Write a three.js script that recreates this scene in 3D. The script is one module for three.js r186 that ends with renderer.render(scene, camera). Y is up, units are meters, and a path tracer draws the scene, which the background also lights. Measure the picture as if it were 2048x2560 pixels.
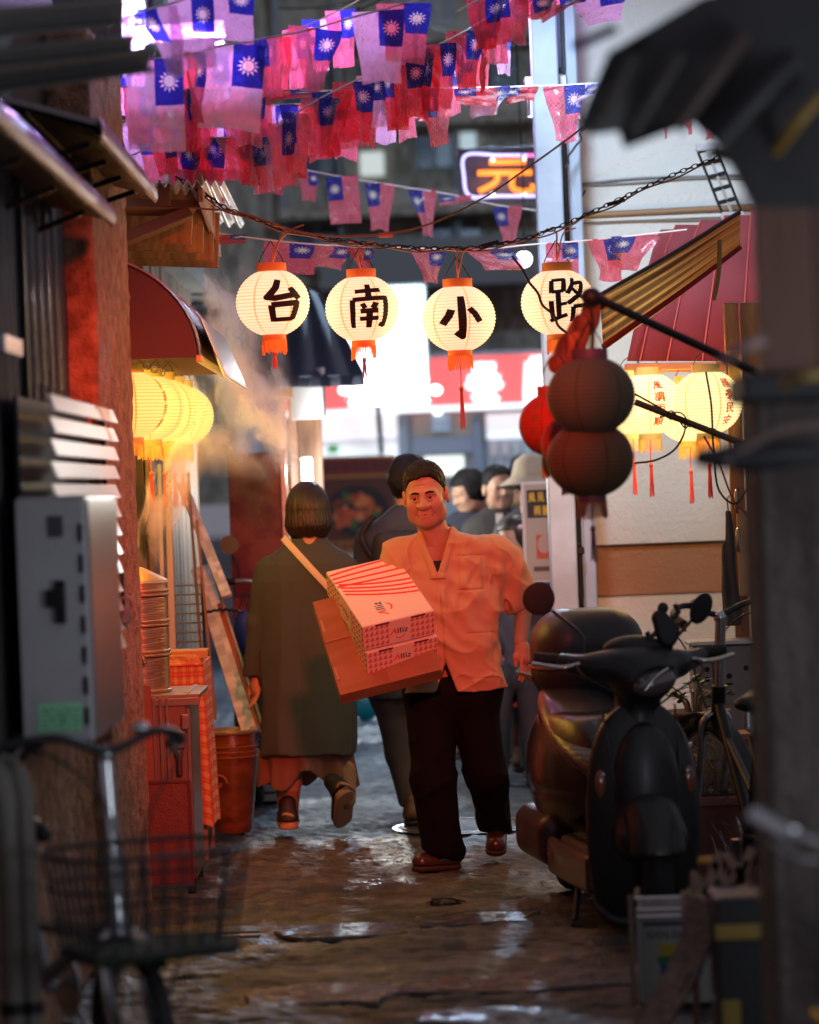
import * as THREE from 'three';
import { mergeGeometries, toCreasedNormals } from 'three/addons/utils/BufferGeometryUtils.js';
import { RoundedBoxGeometry } from 'three/addons/geometries/RoundedBoxGeometry.js';
import { RectAreaLightUniformsLib } from 'three/addons/lights/RectAreaLightUniformsLib.js';

// ---------------------------------------------------------------- camera, sky, exposure
const scene = new THREE.Scene();
const FOCAL = 8000, CX = 1024, CY = 1280;                       // focal length in pixels of the 2048 x 2560 photograph
const camera = new THREE.PerspectiveCamera(2 * Math.atan(CY / FOCAL) * 180 / Math.PI, 0.8, 0.1, 300);
camera.position.set(0, 1.58, 0);
camera.rotation.set(-Math.atan(62 / FOCAL), 0, -2.2 * Math.PI / 180, 'YXZ');
camera.updateMatrixWorld(true);
camera.focus = 13.2;
camera.userData.fStop = camera.getFocalLength() / 58;           // a 58 mm wide opening

const skyTexture = new THREE.DataTexture(new Float32Array(64 * 32 * 4), 64, 32, THREE.RGBAFormat, THREE.FloatType);
for (let i = 0; i < 64 * 32; i++) skyTexture.image.data.set([0.16, 0.158, 0.19, 1], i * 4);   // night sky over a lit town
skyTexture.mapping = THREE.EquirectangularReflectionMapping;
skyTexture.needsUpdate = true;
scene.background = skyTexture;
scene.environment = skyTexture;

const renderer = new THREE.WebGLRenderer({ antialias: true });
renderer.toneMapping = THREE.LinearToneMapping;
renderer.toneMappingExposure = 1.0;
renderer.shadowMap.enabled = true;
RectAreaLightUniformsLib.init();

// ---------------------------------------------------------------- lights that come from fittings outside the frame or far away
function rectLight(name, color, intensity, w, h, at, towards) {
  const l = new THREE.RectAreaLight(new THREE.Color().setRGB(...color), intensity, w, h);
  l.name = name; l.position.copy(at); l.lookAt(towards); scene.add(l);
  return l;
}
function pointLight(name, color, intensity, at, radius = 0.04) {
  const l = new THREE.PointLight(new THREE.Color().setRGB(...color), intensity);
  l.name = name; l.position.copy(at); l.castShadow = true; l.shadow.radius = radius / 0.02; scene.add(l);
  return l;
}

// ---------------------------------------------------------------- helpers: pixels to positions
const V = (x, y, z) => new THREE.Vector3(x, y, z);
function ray(px, py) { return V((px - CX) / FOCAL, -(py - CY) / FOCAL, -1).applyEuler(camera.rotation); }
function at(px, py, depth) { const r = ray(px, py); return r.multiplyScalar(depth / -r.z).add(camera.position); }      // the point seen at a pixel, DEPTH metres away
function onGround(px, py, y = 0) { const r = ray(px, py); return r.multiplyScalar((y - camera.position.y) / r.y).add(camera.position); }
const mpp = (depth) => depth / FOCAL;                          // metres for one photograph pixel

// ---------------------------------------------------------------- helpers: random, noise
function rng(seed) { let s = seed >>> 0; return () => { s = (s + 0x6d2b79f5) | 0; let t = Math.imul(s ^ (s >>> 15), 1 | s); t = (t + Math.imul(t ^ (t >>> 7), 61 | t)) ^ t; return ((t ^ (t >>> 14)) >>> 0) / 4294967296; }; }
function hash3(x, y, z) { let h = Math.imul(x, 374761393) ^ Math.imul(y, 668265263) ^ Math.imul(z, 2147483647 - 1274126177); h = Math.imul(h ^ (h >>> 13), 1274126177); return ((h ^ (h >>> 16)) >>> 0) / 4294967296; }
const fade = (t) => t * t * (3 - 2 * t), mix = (a, b, t) => a + (b - a) * t, clamp = (x, a = 0, b = 1) => Math.min(b, Math.max(a, x));
const smooth = (a, b, x) => fade(clamp((x - a) / (b - a)));
function noise(x, y = 0, z = 0) {
  const i = Math.floor(x), j = Math.floor(y), k = Math.floor(z), u = fade(x - i), v = fade(y - j), w = fade(z - k);
  const l = (jj, kk) => mix(hash3(i, jj, kk), hash3(i + 1, jj, kk), u);
  return mix(mix(l(j, k), l(j + 1, k), v), mix(l(j, k + 1), l(j + 1, k + 1), v), w) * 2 - 1;
}
function fbm(x, y = 0, z = 0, n = 4) { let s = 0, a = 0.5; for (let i = 0; i < n; i++) { s += a * noise(x, y, z); x *= 2.03; y *= 2.03; z *= 2.03; a *= 0.5; } return s; }
// noise that repeats after P cells
function tileNoise(x, y, p, salt) {
  const i = Math.floor(x), j = Math.floor(y), u = fade(x - i), v = fade(y - j), m = (a) => ((a % p) + p) % p;
  return mix(mix(hash3(m(i), m(j), salt), hash3(m(i + 1), m(j), salt), u), mix(hash3(m(i), m(j + 1), salt), hash3(m(i + 1), m(j + 1), salt), u), v);
}
function tileFbm(u, v, base, salt, n = 5, ax = 1, ay = 1) { let s = 0, a = 0.5, p = base; for (let i = 0; i < n; i++) { s += a * tileNoise(u * p * ax, v * p * ay, p * Math.max(ax, ay), salt + i); p *= 2; a *= 0.5; } return s / (1 - Math.pow(0.5, n)); }

// ---------------------------------------------------------------- helpers: textures and materials
function dataTexture(size, f, srgb) {
  const d = new Uint8Array(size * size * 4);
  for (let y = 0; y < size; y++) for (let x = 0; x < size; x++) {
    const c = f(x / size, y / size), o = (y * size + x) * 4;
    if (typeof c === 'number') d[o] = d[o + 1] = d[o + 2] = clamp(c) * 255; else for (let k = 0; k < 3; k++) d[o + k] = clamp(c[k]) * 255;
    d[o + 3] = typeof c === 'number' || c.length < 4 ? 255 : clamp(c[3]) * 255;
  }
  const t = new THREE.DataTexture(d, size, size);
  t.wrapS = t.wrapT = THREE.RepeatWrapping; t.magFilter = t.minFilter = THREE.LinearFilter; t.needsUpdate = true;
  if (srgb) t.colorSpace = THREE.SRGBColorSpace;
  return t;
}
function canvasTexture(w, h, draw) {
  const c = document.createElement('canvas'); c.width = w; c.height = h;
  draw(c.getContext('2d'), w, h);
  const t = new THREE.CanvasTexture(c); t.colorSpace = THREE.SRGBColorSpace; t.wrapS = t.wrapT = THREE.RepeatWrapping; t.magFilter = THREE.LinearFilter;
  return t;
}
function repeat(t, u, v = u) { const c = t.clone(); c.repeat.set(u, v); c.needsUpdate = true; return c; }
const grain = dataTexture(512, (u, v) => tileFbm(u, v, 8, 11, 6));                                     // soft cloudy grain
const fine = dataTexture(512, (u, v) => 0.5 * tileFbm(u, v, 64, 31, 3) + 0.5 * tileFbm(u, v, 16, 41, 3)); // grit
const stucco = dataTexture(512, (u, v) => { const n = tileFbm(u, v, 24, 71, 4), m = tileFbm(u, v, 60, 77, 2); return clamp(0.5 + (n - 0.5) * 1.6 + (m - 0.5) * 0.7); });
const streak = dataTexture(256, (u, v) => tileFbm(u, v, 4, 91, 5, 8, 1));                              // vertical streaks
const weave = dataTexture(128, (u, v) => 0.5 + 0.25 * Math.sin(u * 2 * Math.PI * 32) + 0.25 * Math.sin(v * 2 * Math.PI * 32));
const wearTint = (lo, hi, salt, ax = 1, ay = 1, base = 6) => dataTexture(256, (u, v) => { const t = clamp((tileFbm(u, v, base, salt, 5, ax, ay) - 0.3) / 0.4); return lo.map((a, i) => Math.pow(mix(a, hi[i], t), 1 / 2.2)); }, true);

function M(color, roughness = 0.6, metalness = 0, more = {}) {
  const physical = ['transmission', 'clearcoat', 'sheen', 'ior', 'specularIntensity'].some((k) => k in more);
  const { emissive, bump, bumpScale, bumpRepeat, rough, roughRepeat, ...rest } = more;
  const m = new (physical ? THREE.MeshPhysicalMaterial : THREE.MeshStandardMaterial)({ roughness, metalness, side: THREE.DoubleSide, ...rest });
  m.color.setRGB(...color);
  if (emissive) m.emissive.setRGB(...emissive);
  if (bump) { m.bumpMap = bumpRepeat ? repeat(bump, bumpRepeat) : bump; m.bumpScale = bumpScale ?? 0.002; }
  if (rough) m.roughnessMap = roughRepeat ? repeat(rough, roughRepeat) : rough;
  return m;
}

// ---------------------------------------------------------------- helpers: scene tree
const taken = new Map();
function numbered(name) { const n = taken.get(name) ?? 0; taken.set(name, n + 1); return n ? `${name}_${String(n).padStart(3, '0')}` : name; }
function lit(o) { o.castShadow = o.receiveShadow = true; return o; }
function thing(name, label, category, position = V(0, 0, 0), turn = 0, group) {
  const o = new THREE.Group(); o.name = numbered(name); o.position.copy(position); o.rotation.y = turn;
  o.userData = { label, category }; if (group) o.userData.group = group;
  scene.add(o); o.updateMatrixWorld(true);
  return o;
}
function part(parent, name, geometry, material, position, rotation) {
  const m = lit(new THREE.Mesh(Array.isArray(geometry) ? join(geometry) : geometry, material)); m.name = name;
  if (position) m.position.copy(position);
  if (rotation) m.rotation.set(...rotation);
  parent.add(m);
  return m;
}
function each(parent, name, list, material) { return list.map((g) => part(parent, name, g, material)); }
function single(name, geometry, material, label, category, position, rotation, group) {
  const m = part(scene, numbered(name), geometry, material, position, rotation);
  m.userData = { label, category }; if (group) m.userData.group = group;
  return m;
}
function structure(name, geometry, material, position) { const m = part(scene, numbered(name), geometry, material, position); m.userData.kind = 'structure'; return m; }
function join(list) { const g = list.map((x) => { const y = x.index ? x.toNonIndexed() : x.clone(); for (const k of Object.keys(y.attributes)) if (!['position', 'normal', 'uv'].includes(k)) y.deleteAttribute(k); if (!y.attributes.uv) y.setAttribute('uv', new THREE.BufferAttribute(new Float32Array(y.attributes.position.count * 2), 2)); return y; }); return mergeGeometries(g); }

// ---------------------------------------------------------------- helpers: geometry
function boxUv(g) {      // uv in metres from the position and the main axis of the normal
  const p = g.attributes.position, n = g.attributes.normal, uv = new Float32Array(p.count * 2);
  for (let i = 0; i < p.count; i++) {
    const a = Math.abs(n.getX(i)), b = Math.abs(n.getY(i)), c = Math.abs(n.getZ(i));
    if (a >= b && a >= c) { uv[i * 2] = p.getZ(i); uv[i * 2 + 1] = p.getY(i); } else if (b >= c) { uv[i * 2] = p.getX(i); uv[i * 2 + 1] = p.getZ(i); } else { uv[i * 2] = p.getX(i); uv[i * 2 + 1] = p.getY(i); }
  }
  return g.setAttribute('uv', new THREE.BufferAttribute(uv, 2)), g;
}
function box(w, h, d, x = 0, y = 0, z = 0, r = Math.min(0.006, w / 5, h / 5, d / 5)) { return boxUv(new RoundedBoxGeometry(w, h, d, 1, r)).translate(x, y, z); }
function cyl(r0, r1, h, seg = 20, x = 0, y = 0, z = 0) { return new THREE.CylinderGeometry(r1, r0, h, seg).translate(x, y, z); }
function ball(r, x = 0, y = 0, z = 0, sx = 1, sy = 1, sz = 1, seg = 16) { return new THREE.SphereGeometry(r, seg, Math.round(seg * 0.7)).scale(sx, sy, sz).translate(x, y, z); }
function tube(points, r, seg = 8, steps, closed = false) {
  const c = new THREE.CatmullRomCurve3(points, closed, 'centripetal');
  return new THREE.TubeGeometry(c, steps ?? Math.max(4, points.length * 6), r, seg, closed);
}
function rod(a, b, r0, r1 = r0, seg = 10) {
  const d = b.clone().sub(a), g = new THREE.CylinderGeometry(r1, r0, d.length(), seg);
  return g.applyQuaternion(new THREE.Quaternion().setFromUnitVectors(V(0, 1, 0), d.clone().normalize())).translate((a.x + b.x) / 2, (a.y + b.y) / 2, (a.z + b.z) / 2);
}
function bar(a, b, w, h, roll = 0) {      // a square-edged bar between two points
  const d = b.clone().sub(a), g = box(w, d.length(), h);
  return g.rotateY(roll).applyQuaternion(new THREE.Quaternion().setFromUnitVectors(V(0, 1, 0), d.clone().normalize())).translate((a.x + b.x) / 2, (a.y + b.y) / 2, (a.z + b.z) / 2);
}
function lathe(profile, seg = 32) { return new THREE.LatheGeometry(profile.map(([r, y]) => new THREE.Vector2(r, y)), seg); }
// a sheet through a grid of points f(u, v), with thickness
function sheet(f, nu, nv, thick = 0) {
  const side = (off) => {
    const pos = [], uv = [], idx = [];
    for (let j = 0; j <= nv; j++) for (let i = 0; i <= nu; i++) { const p = f(i / nu, j / nv); pos.push(p.x, p.y, p.z); uv.push(i / nu, j / nv); }
    for (let j = 0; j < nv; j++) for (let i = 0; i < nu; i++) { const a = j * (nu + 1) + i, b = a + 1, c = a + nu + 1, d = c + 1; idx.push(a, b, d, a, d, c); }
    const g = new THREE.BufferGeometry(); g.setAttribute('position', new THREE.Float32BufferAttribute(pos, 3)); g.setAttribute('uv', new THREE.Float32BufferAttribute(uv, 2)); g.setIndex(idx); g.computeVertexNormals();
    if (off) { const p = g.attributes.position, n = g.attributes.normal; for (let i = 0; i < p.count; i++) p.setXYZ(i, p.getX(i) + n.getX(i) * off, p.getY(i) + n.getY(i) * off, p.getZ(i) + n.getZ(i) * off); }
    return g;
  };
  if (!thick) return side(0);
  const a = side(thick / 2), b = side(-thick / 2), n = (nu + 1) * (nv + 1), pos = [...a.attributes.position.array, ...b.attributes.position.array], uv = [...a.attributes.uv.array, ...b.attributes.uv.array], idx = [...a.index.array];
  const bi = b.index.array; for (let i = 0; i < bi.length; i += 3) idx.push(bi[i] + n, bi[i + 2] + n, bi[i + 1] + n);
  const rim = []; for (let i = 0; i < nu; i++) rim.push([i, i + 1]); for (let j = 0; j < nv; j++) rim.push([j * (nu + 1) + nu, (j + 1) * (nu + 1) + nu]);
  for (let i = nu; i > 0; i--) rim.push([nv * (nu + 1) + i, nv * (nu + 1) + i - 1]); for (let j = nv; j > 0; j--) rim.push([j * (nu + 1), (j - 1) * (nu + 1)]);
  for (const [p, q] of rim) idx.push(p, p + n, q + n, p, q + n, q);
  const g = new THREE.BufferGeometry(); g.setAttribute('position', new THREE.Float32BufferAttribute(pos, 3)); g.setAttribute('uv', new THREE.Float32BufferAttribute(uv, 2)); g.setIndex(idx); g.computeVertexNormals();
  return g;
}
function slab(points, thick, bevel = 0.003, holes = []) {    // an outline in x and y, with thickness along z
  const s = new THREE.Shape(points.map(([x, y]) => new THREE.Vector2(x, y)));
  for (const h of holes) s.holes.push(new THREE.Path(h.map(([x, y]) => new THREE.Vector2(x, y))));
  return new THREE.ExtrudeGeometry(s, { depth: thick, bevelEnabled: bevel > 0, bevelSize: bevel, bevelThickness: bevel, bevelSegments: 1, curveSegments: 12 }).translate(0, 0, -thick / 2);
}
// smooth surfaces from a distance field, meshed with surface nets
function net(field, lo, hi, cell, more = {}) {
  const n = [0, 1, 2].map((k) => Math.ceil((hi[k] - lo[k]) / cell) + 1), [nx, ny, nz] = n, F = new Float32Array(nx * ny * nz);
  let o = 0;
  for (let k = 0; k < nz; k++) for (let j = 0; j < ny; j++) for (let i = 0; i < nx; i++) F[o++] = field(lo[0] + i * cell, lo[1] + j * cell, lo[2] + k * cell);
  const id = new Int32Array(nx * ny * nz).fill(-1), pos = [], nor = [], uv = [], idx = [], at3 = (i, j, k) => i + nx * (j + ny * k);
  for (let k = 0; k < nz - 1; k++) for (let j = 0; j < ny - 1; j++) for (let i = 0; i < nx - 1; i++) {
    const c = []; let inside = 0;
    for (let b = 0; b < 8; b++) { const v = F[at3(i + (b & 1), j + ((b >> 1) & 1), k + (b >> 2))]; c.push(v); if (v < 0) inside++; }
    if (inside === 0 || inside === 8) continue;
    let sx = 0, sy = 0, sz = 0, m = 0;
    for (let b = 0; b < 8; b++) for (const d of [1, 2, 4]) { const e = b | d; if (e === b) continue; if ((c[b] < 0) !== (c[e] < 0)) { const t = c[b] / (c[b] - c[e]); sx += (b & 1) + (d === 1 ? t : 0); sy += ((b >> 1) & 1) + (d === 2 ? t : 0); sz += (b >> 2) + (d === 4 ? t : 0); m++; } }
    const x = lo[0] + (i + sx / m) * cell, y = lo[1] + (j + sy / m) * cell, z = lo[2] + (k + sz / m) * cell;
    let gx = 0, gy = 0, gz = 0; for (let b = 0; b < 8; b++) { gx += (b & 1 ? 1 : -1) * c[b]; gy += (b & 2 ? 1 : -1) * c[b]; gz += (b & 4 ? 1 : -1) * c[b]; }
    const gl = Math.hypot(gx, gy, gz) || 1;
    id[at3(i, j, k)] = pos.length / 3; pos.push(x, y, z); nor.push(gx / gl, gy / gl, gz / gl); uv.push(x + z, y);
  }
  for (let k = 0; k < nz - 1; k++) for (let j = 0; j < ny - 1; j++) for (let i = 0; i < nx - 1; i++) {
    const s = F[at3(i, j, k)] < 0;
    const quad = (a, b, c, d, flip) => { if (a < 0 || b < 0 || c < 0 || d < 0) return; if (flip) idx.push(a, c, b, a, d, c); else idx.push(a, b, c, a, c, d); };
    if (j > 0 && k > 0 && i < nx - 1 && s !== F[at3(i + 1, j, k)] < 0) quad(id[at3(i, j - 1, k - 1)], id[at3(i, j, k - 1)], id[at3(i, j, k)], id[at3(i, j - 1, k)], !s);
    if (i > 0 && k > 0 && s !== F[at3(i, j + 1, k)] < 0) quad(id[at3(i - 1, j, k - 1)], id[at3(i - 1, j, k)], id[at3(i, j, k)], id[at3(i, j, k - 1)], !s);
    if (i > 0 && j > 0 && s !== F[at3(i, j, k + 1)] < 0) quad(id[at3(i - 1, j - 1, k)], id[at3(i, j - 1, k)], id[at3(i, j, k)], id[at3(i - 1, j, k)], !s);
  }
  const g = new THREE.BufferGeometry();
  g.setAttribute('position', new THREE.Float32BufferAttribute(pos, 3)); g.setAttribute('normal', new THREE.Float32BufferAttribute(nor, 3)); g.setAttribute('uv', new THREE.Float32BufferAttribute(uv, 2)); g.setIndex(idx);
  if (more.color) { const c = []; for (let i = 0; i < pos.length; i += 3) c.push(...more.color(pos[i], pos[i + 1], pos[i + 2])); g.setAttribute('color', new THREE.Float32BufferAttribute(c, 3)); }
  return g;
}
const smin = (a, b, k) => { const h = Math.max(k - Math.abs(a - b), 0) / k; return Math.min(a, b) - h * h * k * 0.25; };
const smax = (a, b, k) => -smin(-a, -b, k);
function cone(a, b, ra, rb) {        // distance to a tapered capsule
  const dx = b.x - a.x, dy = b.y - a.y, dz = b.z - a.z, l = dx * dx + dy * dy + dz * dz || 1e-9;
  return (x, y, z) => { const px = x - a.x, py = y - a.y, pz = z - a.z, t = clamp((px * dx + py * dy + pz * dz) / l); return Math.hypot(px - dx * t, py - dy * t, pz - dz * t) - mix(ra, rb, t); };
}
function egg(c, r) { const m = Math.min(...r); return (x, y, z) => { const a = (x - c[0]) / r[0], b = (y - c[1]) / r[1], d = (z - c[2]) / r[2], k = Math.hypot(a, b, d), g = Math.hypot(a / r[0], b / r[1], d / r[2]); return k < 1e-6 ? -m : k * (k - 1) / g; }; }
function blend(list, k) { return (x, y, z) => { let d = list[0](x, y, z); for (let i = 1; i < list.length; i++) d = smin(d, list[i](x, y, z), k); return d; }; }
function rbox(c, h, r) { return (x, y, z) => { const a = Math.abs(x - c[0]) - h[0] + r, b = Math.abs(y - c[1]) - h[1] + r, d = Math.abs(z - c[2]) - h[2] + r; return Math.hypot(Math.max(a, 0), Math.max(b, 0), Math.max(d, 0)) + Math.min(Math.max(a, b, d), 0) - r; }; }

// brush strokes: each stroke is a list of points in a 100 x 100 box
const GLYPHS = {
  tai: [[[44, 2], [36, 22], [18, 42], [34, 44], [84, 36]], [[70, 22], [88, 46]], [[26, 58], [30, 94]], [[26, 58], [82, 54], [76, 90]], [[30, 90], [78, 88]]],
  nan: [[[20, 20], [80, 16]], [[50, 2], [50, 34]], [[16, 38], [16, 66], [12, 98]], [[16, 38], [88, 34], [88, 92], [76, 88]], [[36, 46], [42, 56]], [[66, 44], [58, 56]], [[32, 62], [70, 60]], [[30, 78], [72, 76]], [[51, 60], [51, 98]]],
  xiao: [[[52, 2], [54, 60], [54, 96], [38, 84]], [[30, 34], [24, 48], [8, 66]], [[70, 32], [82, 44], [94, 62]]],
  lu: [[[12, 8], [14, 36]], [[12, 8], [42, 6], [38, 34]], [[14, 34], [38, 32]], [[27, 34], [28, 84]], [[28, 60], [44, 57]], [[13, 52], [14, 88]], [[6, 94], [46, 80]], [[66, 2], [60, 18], [46, 38]], [[62, 16], [88, 13], [72, 40], [46, 58]], [[56, 26], [74, 44], [98, 54]], [[58, 64], [60, 96]], [[58, 64], [88, 61], [86, 94]], [[60, 92], [86, 90]]],
  yuan: [[[28, 12], [84, 11]], [[10, 42], [94, 40]], [[42, 42], [38, 66], [12, 92]], [[64, 42], [64, 80], [72, 90], [94, 88], [96, 72]]],
  guo: [[[8, 4], [8, 98]], [[8, 4], [92, 4], [92, 98]], [[8, 95], [92, 95]], [[20, 26], [80, 24]], [[24, 42], [50, 42], [50, 62], [24, 62], [24, 42]], [[18, 80], [54, 74]], [[58, 12], [64, 50], [84, 82]], [[80, 44], [56, 84]], [[72, 12], [80, 20]]],
  taii: [[[22, 12], [78, 10]], [[24, 26], [76, 24]], [[10, 42], [90, 40]], [[48, 2], [40, 34], [8, 62]], [[58, 34], [94, 60]], [[50, 52], [50, 98], [40, 92]], [[28, 58], [38, 68]], [[24, 90], [44, 76]], [[74, 58], [60, 70]], [[58, 74], [84, 94]]],
  min: [[[18, 8], [78, 8], [76, 34], [20, 36]], [[18, 8], [20, 94], [46, 78]], [[20, 58], [88, 54]], [[48, 36], [60, 72], [90, 96], [92, 80]]],
  an: [[[50, 0], [52, 12]], [[10, 32], [12, 18], [90, 16], [84, 32]], [[44, 28], [26, 62], [78, 94]], [[72, 42], [58, 76], [16, 98]], [[8, 54], [94, 50]]],
  feng: [[[18, 8], [18, 60], [6, 98]], [[18, 8], [80, 6], [82, 80], [96, 94], [98, 78]], [[32, 24], [66, 20]], [[34, 38], [66, 36], [66, 60], [34, 62], [34, 38]], [[50, 24], [50, 84]], [[28, 86], [70, 80]], [[62, 72], [72, 88]]],
  tiao: [[[8, 16], [40, 14]], [[12, 30], [36, 29]], [[12, 44], [36, 43]], [[12, 58], [34, 58], [34, 90], [12, 90], [12, 58]], [[50, 6], [50, 70], [42, 98]], [[50, 6], [94, 6], [94, 96], [84, 92]], [[60, 26], [84, 25]], [[72, 14], [72, 46]], [[58, 44], [86, 43]], [[62, 58], [82, 58], [82, 78], [62, 78], [62, 58]]],
  yu: [[[8, 8], [92, 6]], [[12, 28], [12, 98]], [[12, 28], [90, 26], [90, 96], [80, 92]], [[50, 8], [50, 92]], [[26, 42], [36, 50]], [[26, 66], [36, 74]], [[64, 42], [74, 50]], [[64, 66], [74, 74]]],
  shun: [[[10, 8], [10, 70], [2, 98]], [[24, 14], [24, 80]], [[38, 8], [38, 96]], [[50, 8], [98, 6]], [[74, 8], [70, 22]], [[56, 24], [92, 24], [92, 74], [56, 74], [56, 24]], [[56, 40], [92, 40]], [[56, 57], [92, 57]], [[66, 76], [50, 98]], [[80, 76], [98, 96]]],
};
function brush(c, glyph, x, y, w, h, width, color, seed = 1, cap = 'round') {
  const r = rng(seed); c.strokeStyle = c.fillStyle = color; c.lineCap = cap; c.lineJoin = 'round';
  for (const s of GLYPHS[glyph]) {
    c.lineWidth = width * (0.85 + 0.3 * r()); c.beginPath();
    s.forEach(([a, b], i) => { const p = x + a / 100 * w, q = y + b / 100 * h; if (i) c.lineTo(p, q); else c.moveTo(p, q); });
    c.stroke();
  }
}

// ================================================================ the ground
const wall = {};
{
  const zs = [], xs = [];
  for (let z = 12; z > -8; z -= 2) zs.push(z); for (let z = -8; z > -15.2; z -= 0.02) zs.push(z); for (let z = -15.2; z > -22; z -= 0.06) zs.push(z); for (let z = -22; z > -120; z -= 4) zs.push(z);
  for (let x = -80; x < -3; x += 7) xs.push(x); for (let x = -3; x < -1.5; x += 0.1) xs.push(x); for (let x = -1.5; x < 1.5; x += 0.016) xs.push(x); for (let x = 1.5; x < 3; x += 0.1) xs.push(x); for (let x = 3; x <= 80; x += 7) xs.push(x);
  const pos = [], uv = [], col = [], idx = [];
  const edge = (x) => -12.75 + 0.12 * fbm(x * 1.7, 3.3) + 0.1 * x;                       // where the old stone paving ends
  const height = (x, z) => {
    const stone = smooth(edge(x) - 0.1, edge(x) + 0.1, z), fineGrit = fbm(x * 26, z * 22, 2, 3) * 0.016;
    if (z < -24 || z > -7 || Math.abs(x) > 3.2) return 0;
    const layers = fbm(x * 1.1, z * 4.2, 5, 5), ledge = Math.abs(((layers * 6) % 1 + 1) % 1 - 0.5) * 0.012, crack = Math.pow(1 - Math.min(1, Math.abs(fbm(x * 0.9 + 7, z * 3.4, 9, 4)) * 9), 3) * -0.016;
    const rough = ledge + crack + fbm(x * 4, z * 9, 1, 4) * 0.02 + fbm(x * 18, z * 30, 4, 3) * 0.014;
    const pit = -0.012 * smooth(0.1, 0.4, fbm(x * 2.2 + 3, z * 2.6, 8, 2));
    return stone * (rough + pit) + (1 - stone) * (fineGrit + 0.004 * fbm(x * 3, z * 3, 6, 3)) - 0.004;
  };
  wall.height = height;
  for (const z of zs) for (const x of xs) {
    pos.push(x, height(x, z), z); uv.push(x, z);
    const stone = smooth(edge(x) - 0.15, edge(x) + 0.15, z), gravel = smooth(-14.75, -14.35, z + 0.15 * fbm(x * 3, z * 3, 4, 3)), p = fbm(x * 2.4, z * 5.5, 12, 5), q = fbm(x * 9, z * 16, 15, 3), red = smooth(0.0, 0.35, fbm(x * 1.3 + 2, z * 2.2, 20, 3));
    const s = clamp(0.5 + p * 0.9 + q * 1.0 + 0.5 * fbm(x * 24, z * 26, 17, 2) - 0.5 * Math.pow(1 - Math.min(1, Math.abs(fbm(x * 1.6 + 7, z * 4.6, 9, 4)) * 7), 3)), dirt = smooth(0.02, 0.2, fbm(x * 2, z * 4.6, 44, 4));
    const base = [mix(0.026, 0.15, s), mix(0.022, 0.122, s), mix(0.021, 0.112, s)].map((c, i) => c * mix(1, [1.35, 0.92, 0.78][i], red) * mix(1, 0.55, dirt));
    const grit = [0.08, 0.069, 0.06].map((c) => c * (0.45 + 1.2 * clamp(0.5 + q + fbm(x * 30, z * 24, 18, 2)))), tar = [0.032, 0.042, 0.062].map((c) => c * (0.5 + 1.0 * clamp(0.5 + q + fbm(x * 22, z * 14, 19, 2))));
    col.push(...base.map((c, i) => mix(mix(tar[i], grit[i], gravel), c, stone)));
  }
  const n = xs.length;
  for (let j = 0; j < zs.length - 1; j++) for (let i = 0; i < n - 1; i++) { const a = j * n + i; idx.push(a, a + 1, a + n, a + 1, a + n + 1, a + n); }
  const g = new THREE.BufferGeometry();
  g.setAttribute('position', new THREE.Float32BufferAttribute(pos, 3)); g.setAttribute('uv', new THREE.Float32BufferAttribute(uv, 2)); g.setAttribute('color', new THREE.Float32BufferAttribute(col, 3)); g.setIndex(idx); g.computeVertexNormals();
  const wet = dataTexture(1024, (u, v) => {      // wetness of the ground from x = -6 to 6 and z = -20 to -8
    const x = -6 + u * 12, z = -20 + v * 12, a = fbm(x * 1.6, z * 2.2, 31, 4), b = fbm(x * 26, z * 26, 33, 2), stone = smooth(edge(x) - 0.15, edge(x) + 0.15, z), asphalt = smooth(-14.3, -14.9, z);
    const puddle = smooth(0.55, 0.1, Math.hypot((x + 0.12) / 0.75, (z + 12.75) / 0.5) - 0.5 * fbm(x * 3, z * 4, 35, 3));
    const dry = mix(mix(0.5, 0.54, stone), 0.78, asphalt);
    return clamp(mix(dry + 0.4 * a + 0.2 * b, 0.2 + 0.2 * b, puddle), 0.14, 0.92);
  }), wetAt = repeat(wet, 1 / 12, 1 / 12); wetAt.offset.set(0.5, 20 / 12);
  structure('ground', g, M([1, 1, 1], 1, 0, { vertexColors: true, rough: wetAt, bump: fine, bumpRepeat: 2.2, bumpScale: 0.006, clearcoat: 0, specularIntensity: 1 }));
}
// paving slabs that lie proud of the worn stone near the camera
{
  const r = rng(5), mats = [[0.17, 0.125, 0.11], [0.2, 0.16, 0.15], [0.13, 0.1, 0.085]].map((c) => M(c, 0.5, 0, { bump: grain, bumpRepeat: 3, bumpScale: 0.012, rough: grain, roughRepeat: 2 }));
  const paving = new THREE.Group(); paving.name = 'pavement'; paving.userData.kind = 'structure'; scene.add(paving);
  for (const [px, py, w, d] of [[1200, 2540, 0.34, 0.22], [1230, 2462, 0.52, 0.34], [800, 2490, 0.46, 0.4], [1180, 2300, 0.46, 0.3], [860, 2330, 0.5, 0.36], [1430, 2450, 0.34, 0.36]]) {
    const c = onGround(px, py), pts = [];
    for (let i = 0; i < 14; i++) { const a = i / 14 * Math.PI * 2, k = 0.82 + 0.34 * r(); pts.push([Math.sign(Math.cos(a)) * Math.pow(Math.abs(Math.cos(a)), 0.55) * w / 2 * k, Math.sign(Math.sin(a)) * Math.pow(Math.abs(Math.sin(a)), 0.55) * d / 2 * k]); }
    const g = slab(pts, 0.012, 0.004).rotateX(-Math.PI / 2); const s = part(paving, 'stone_slab', g, mats[Math.floor(r() * 3)], V(c.x, -0.004 + r() * 0.004, c.z), [(r() - 0.5) * 0.02, (r() - 0.5) * 0.3, (r() - 0.5) * 0.02]);
    s.name = 'stone_slab';
  }
}
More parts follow.
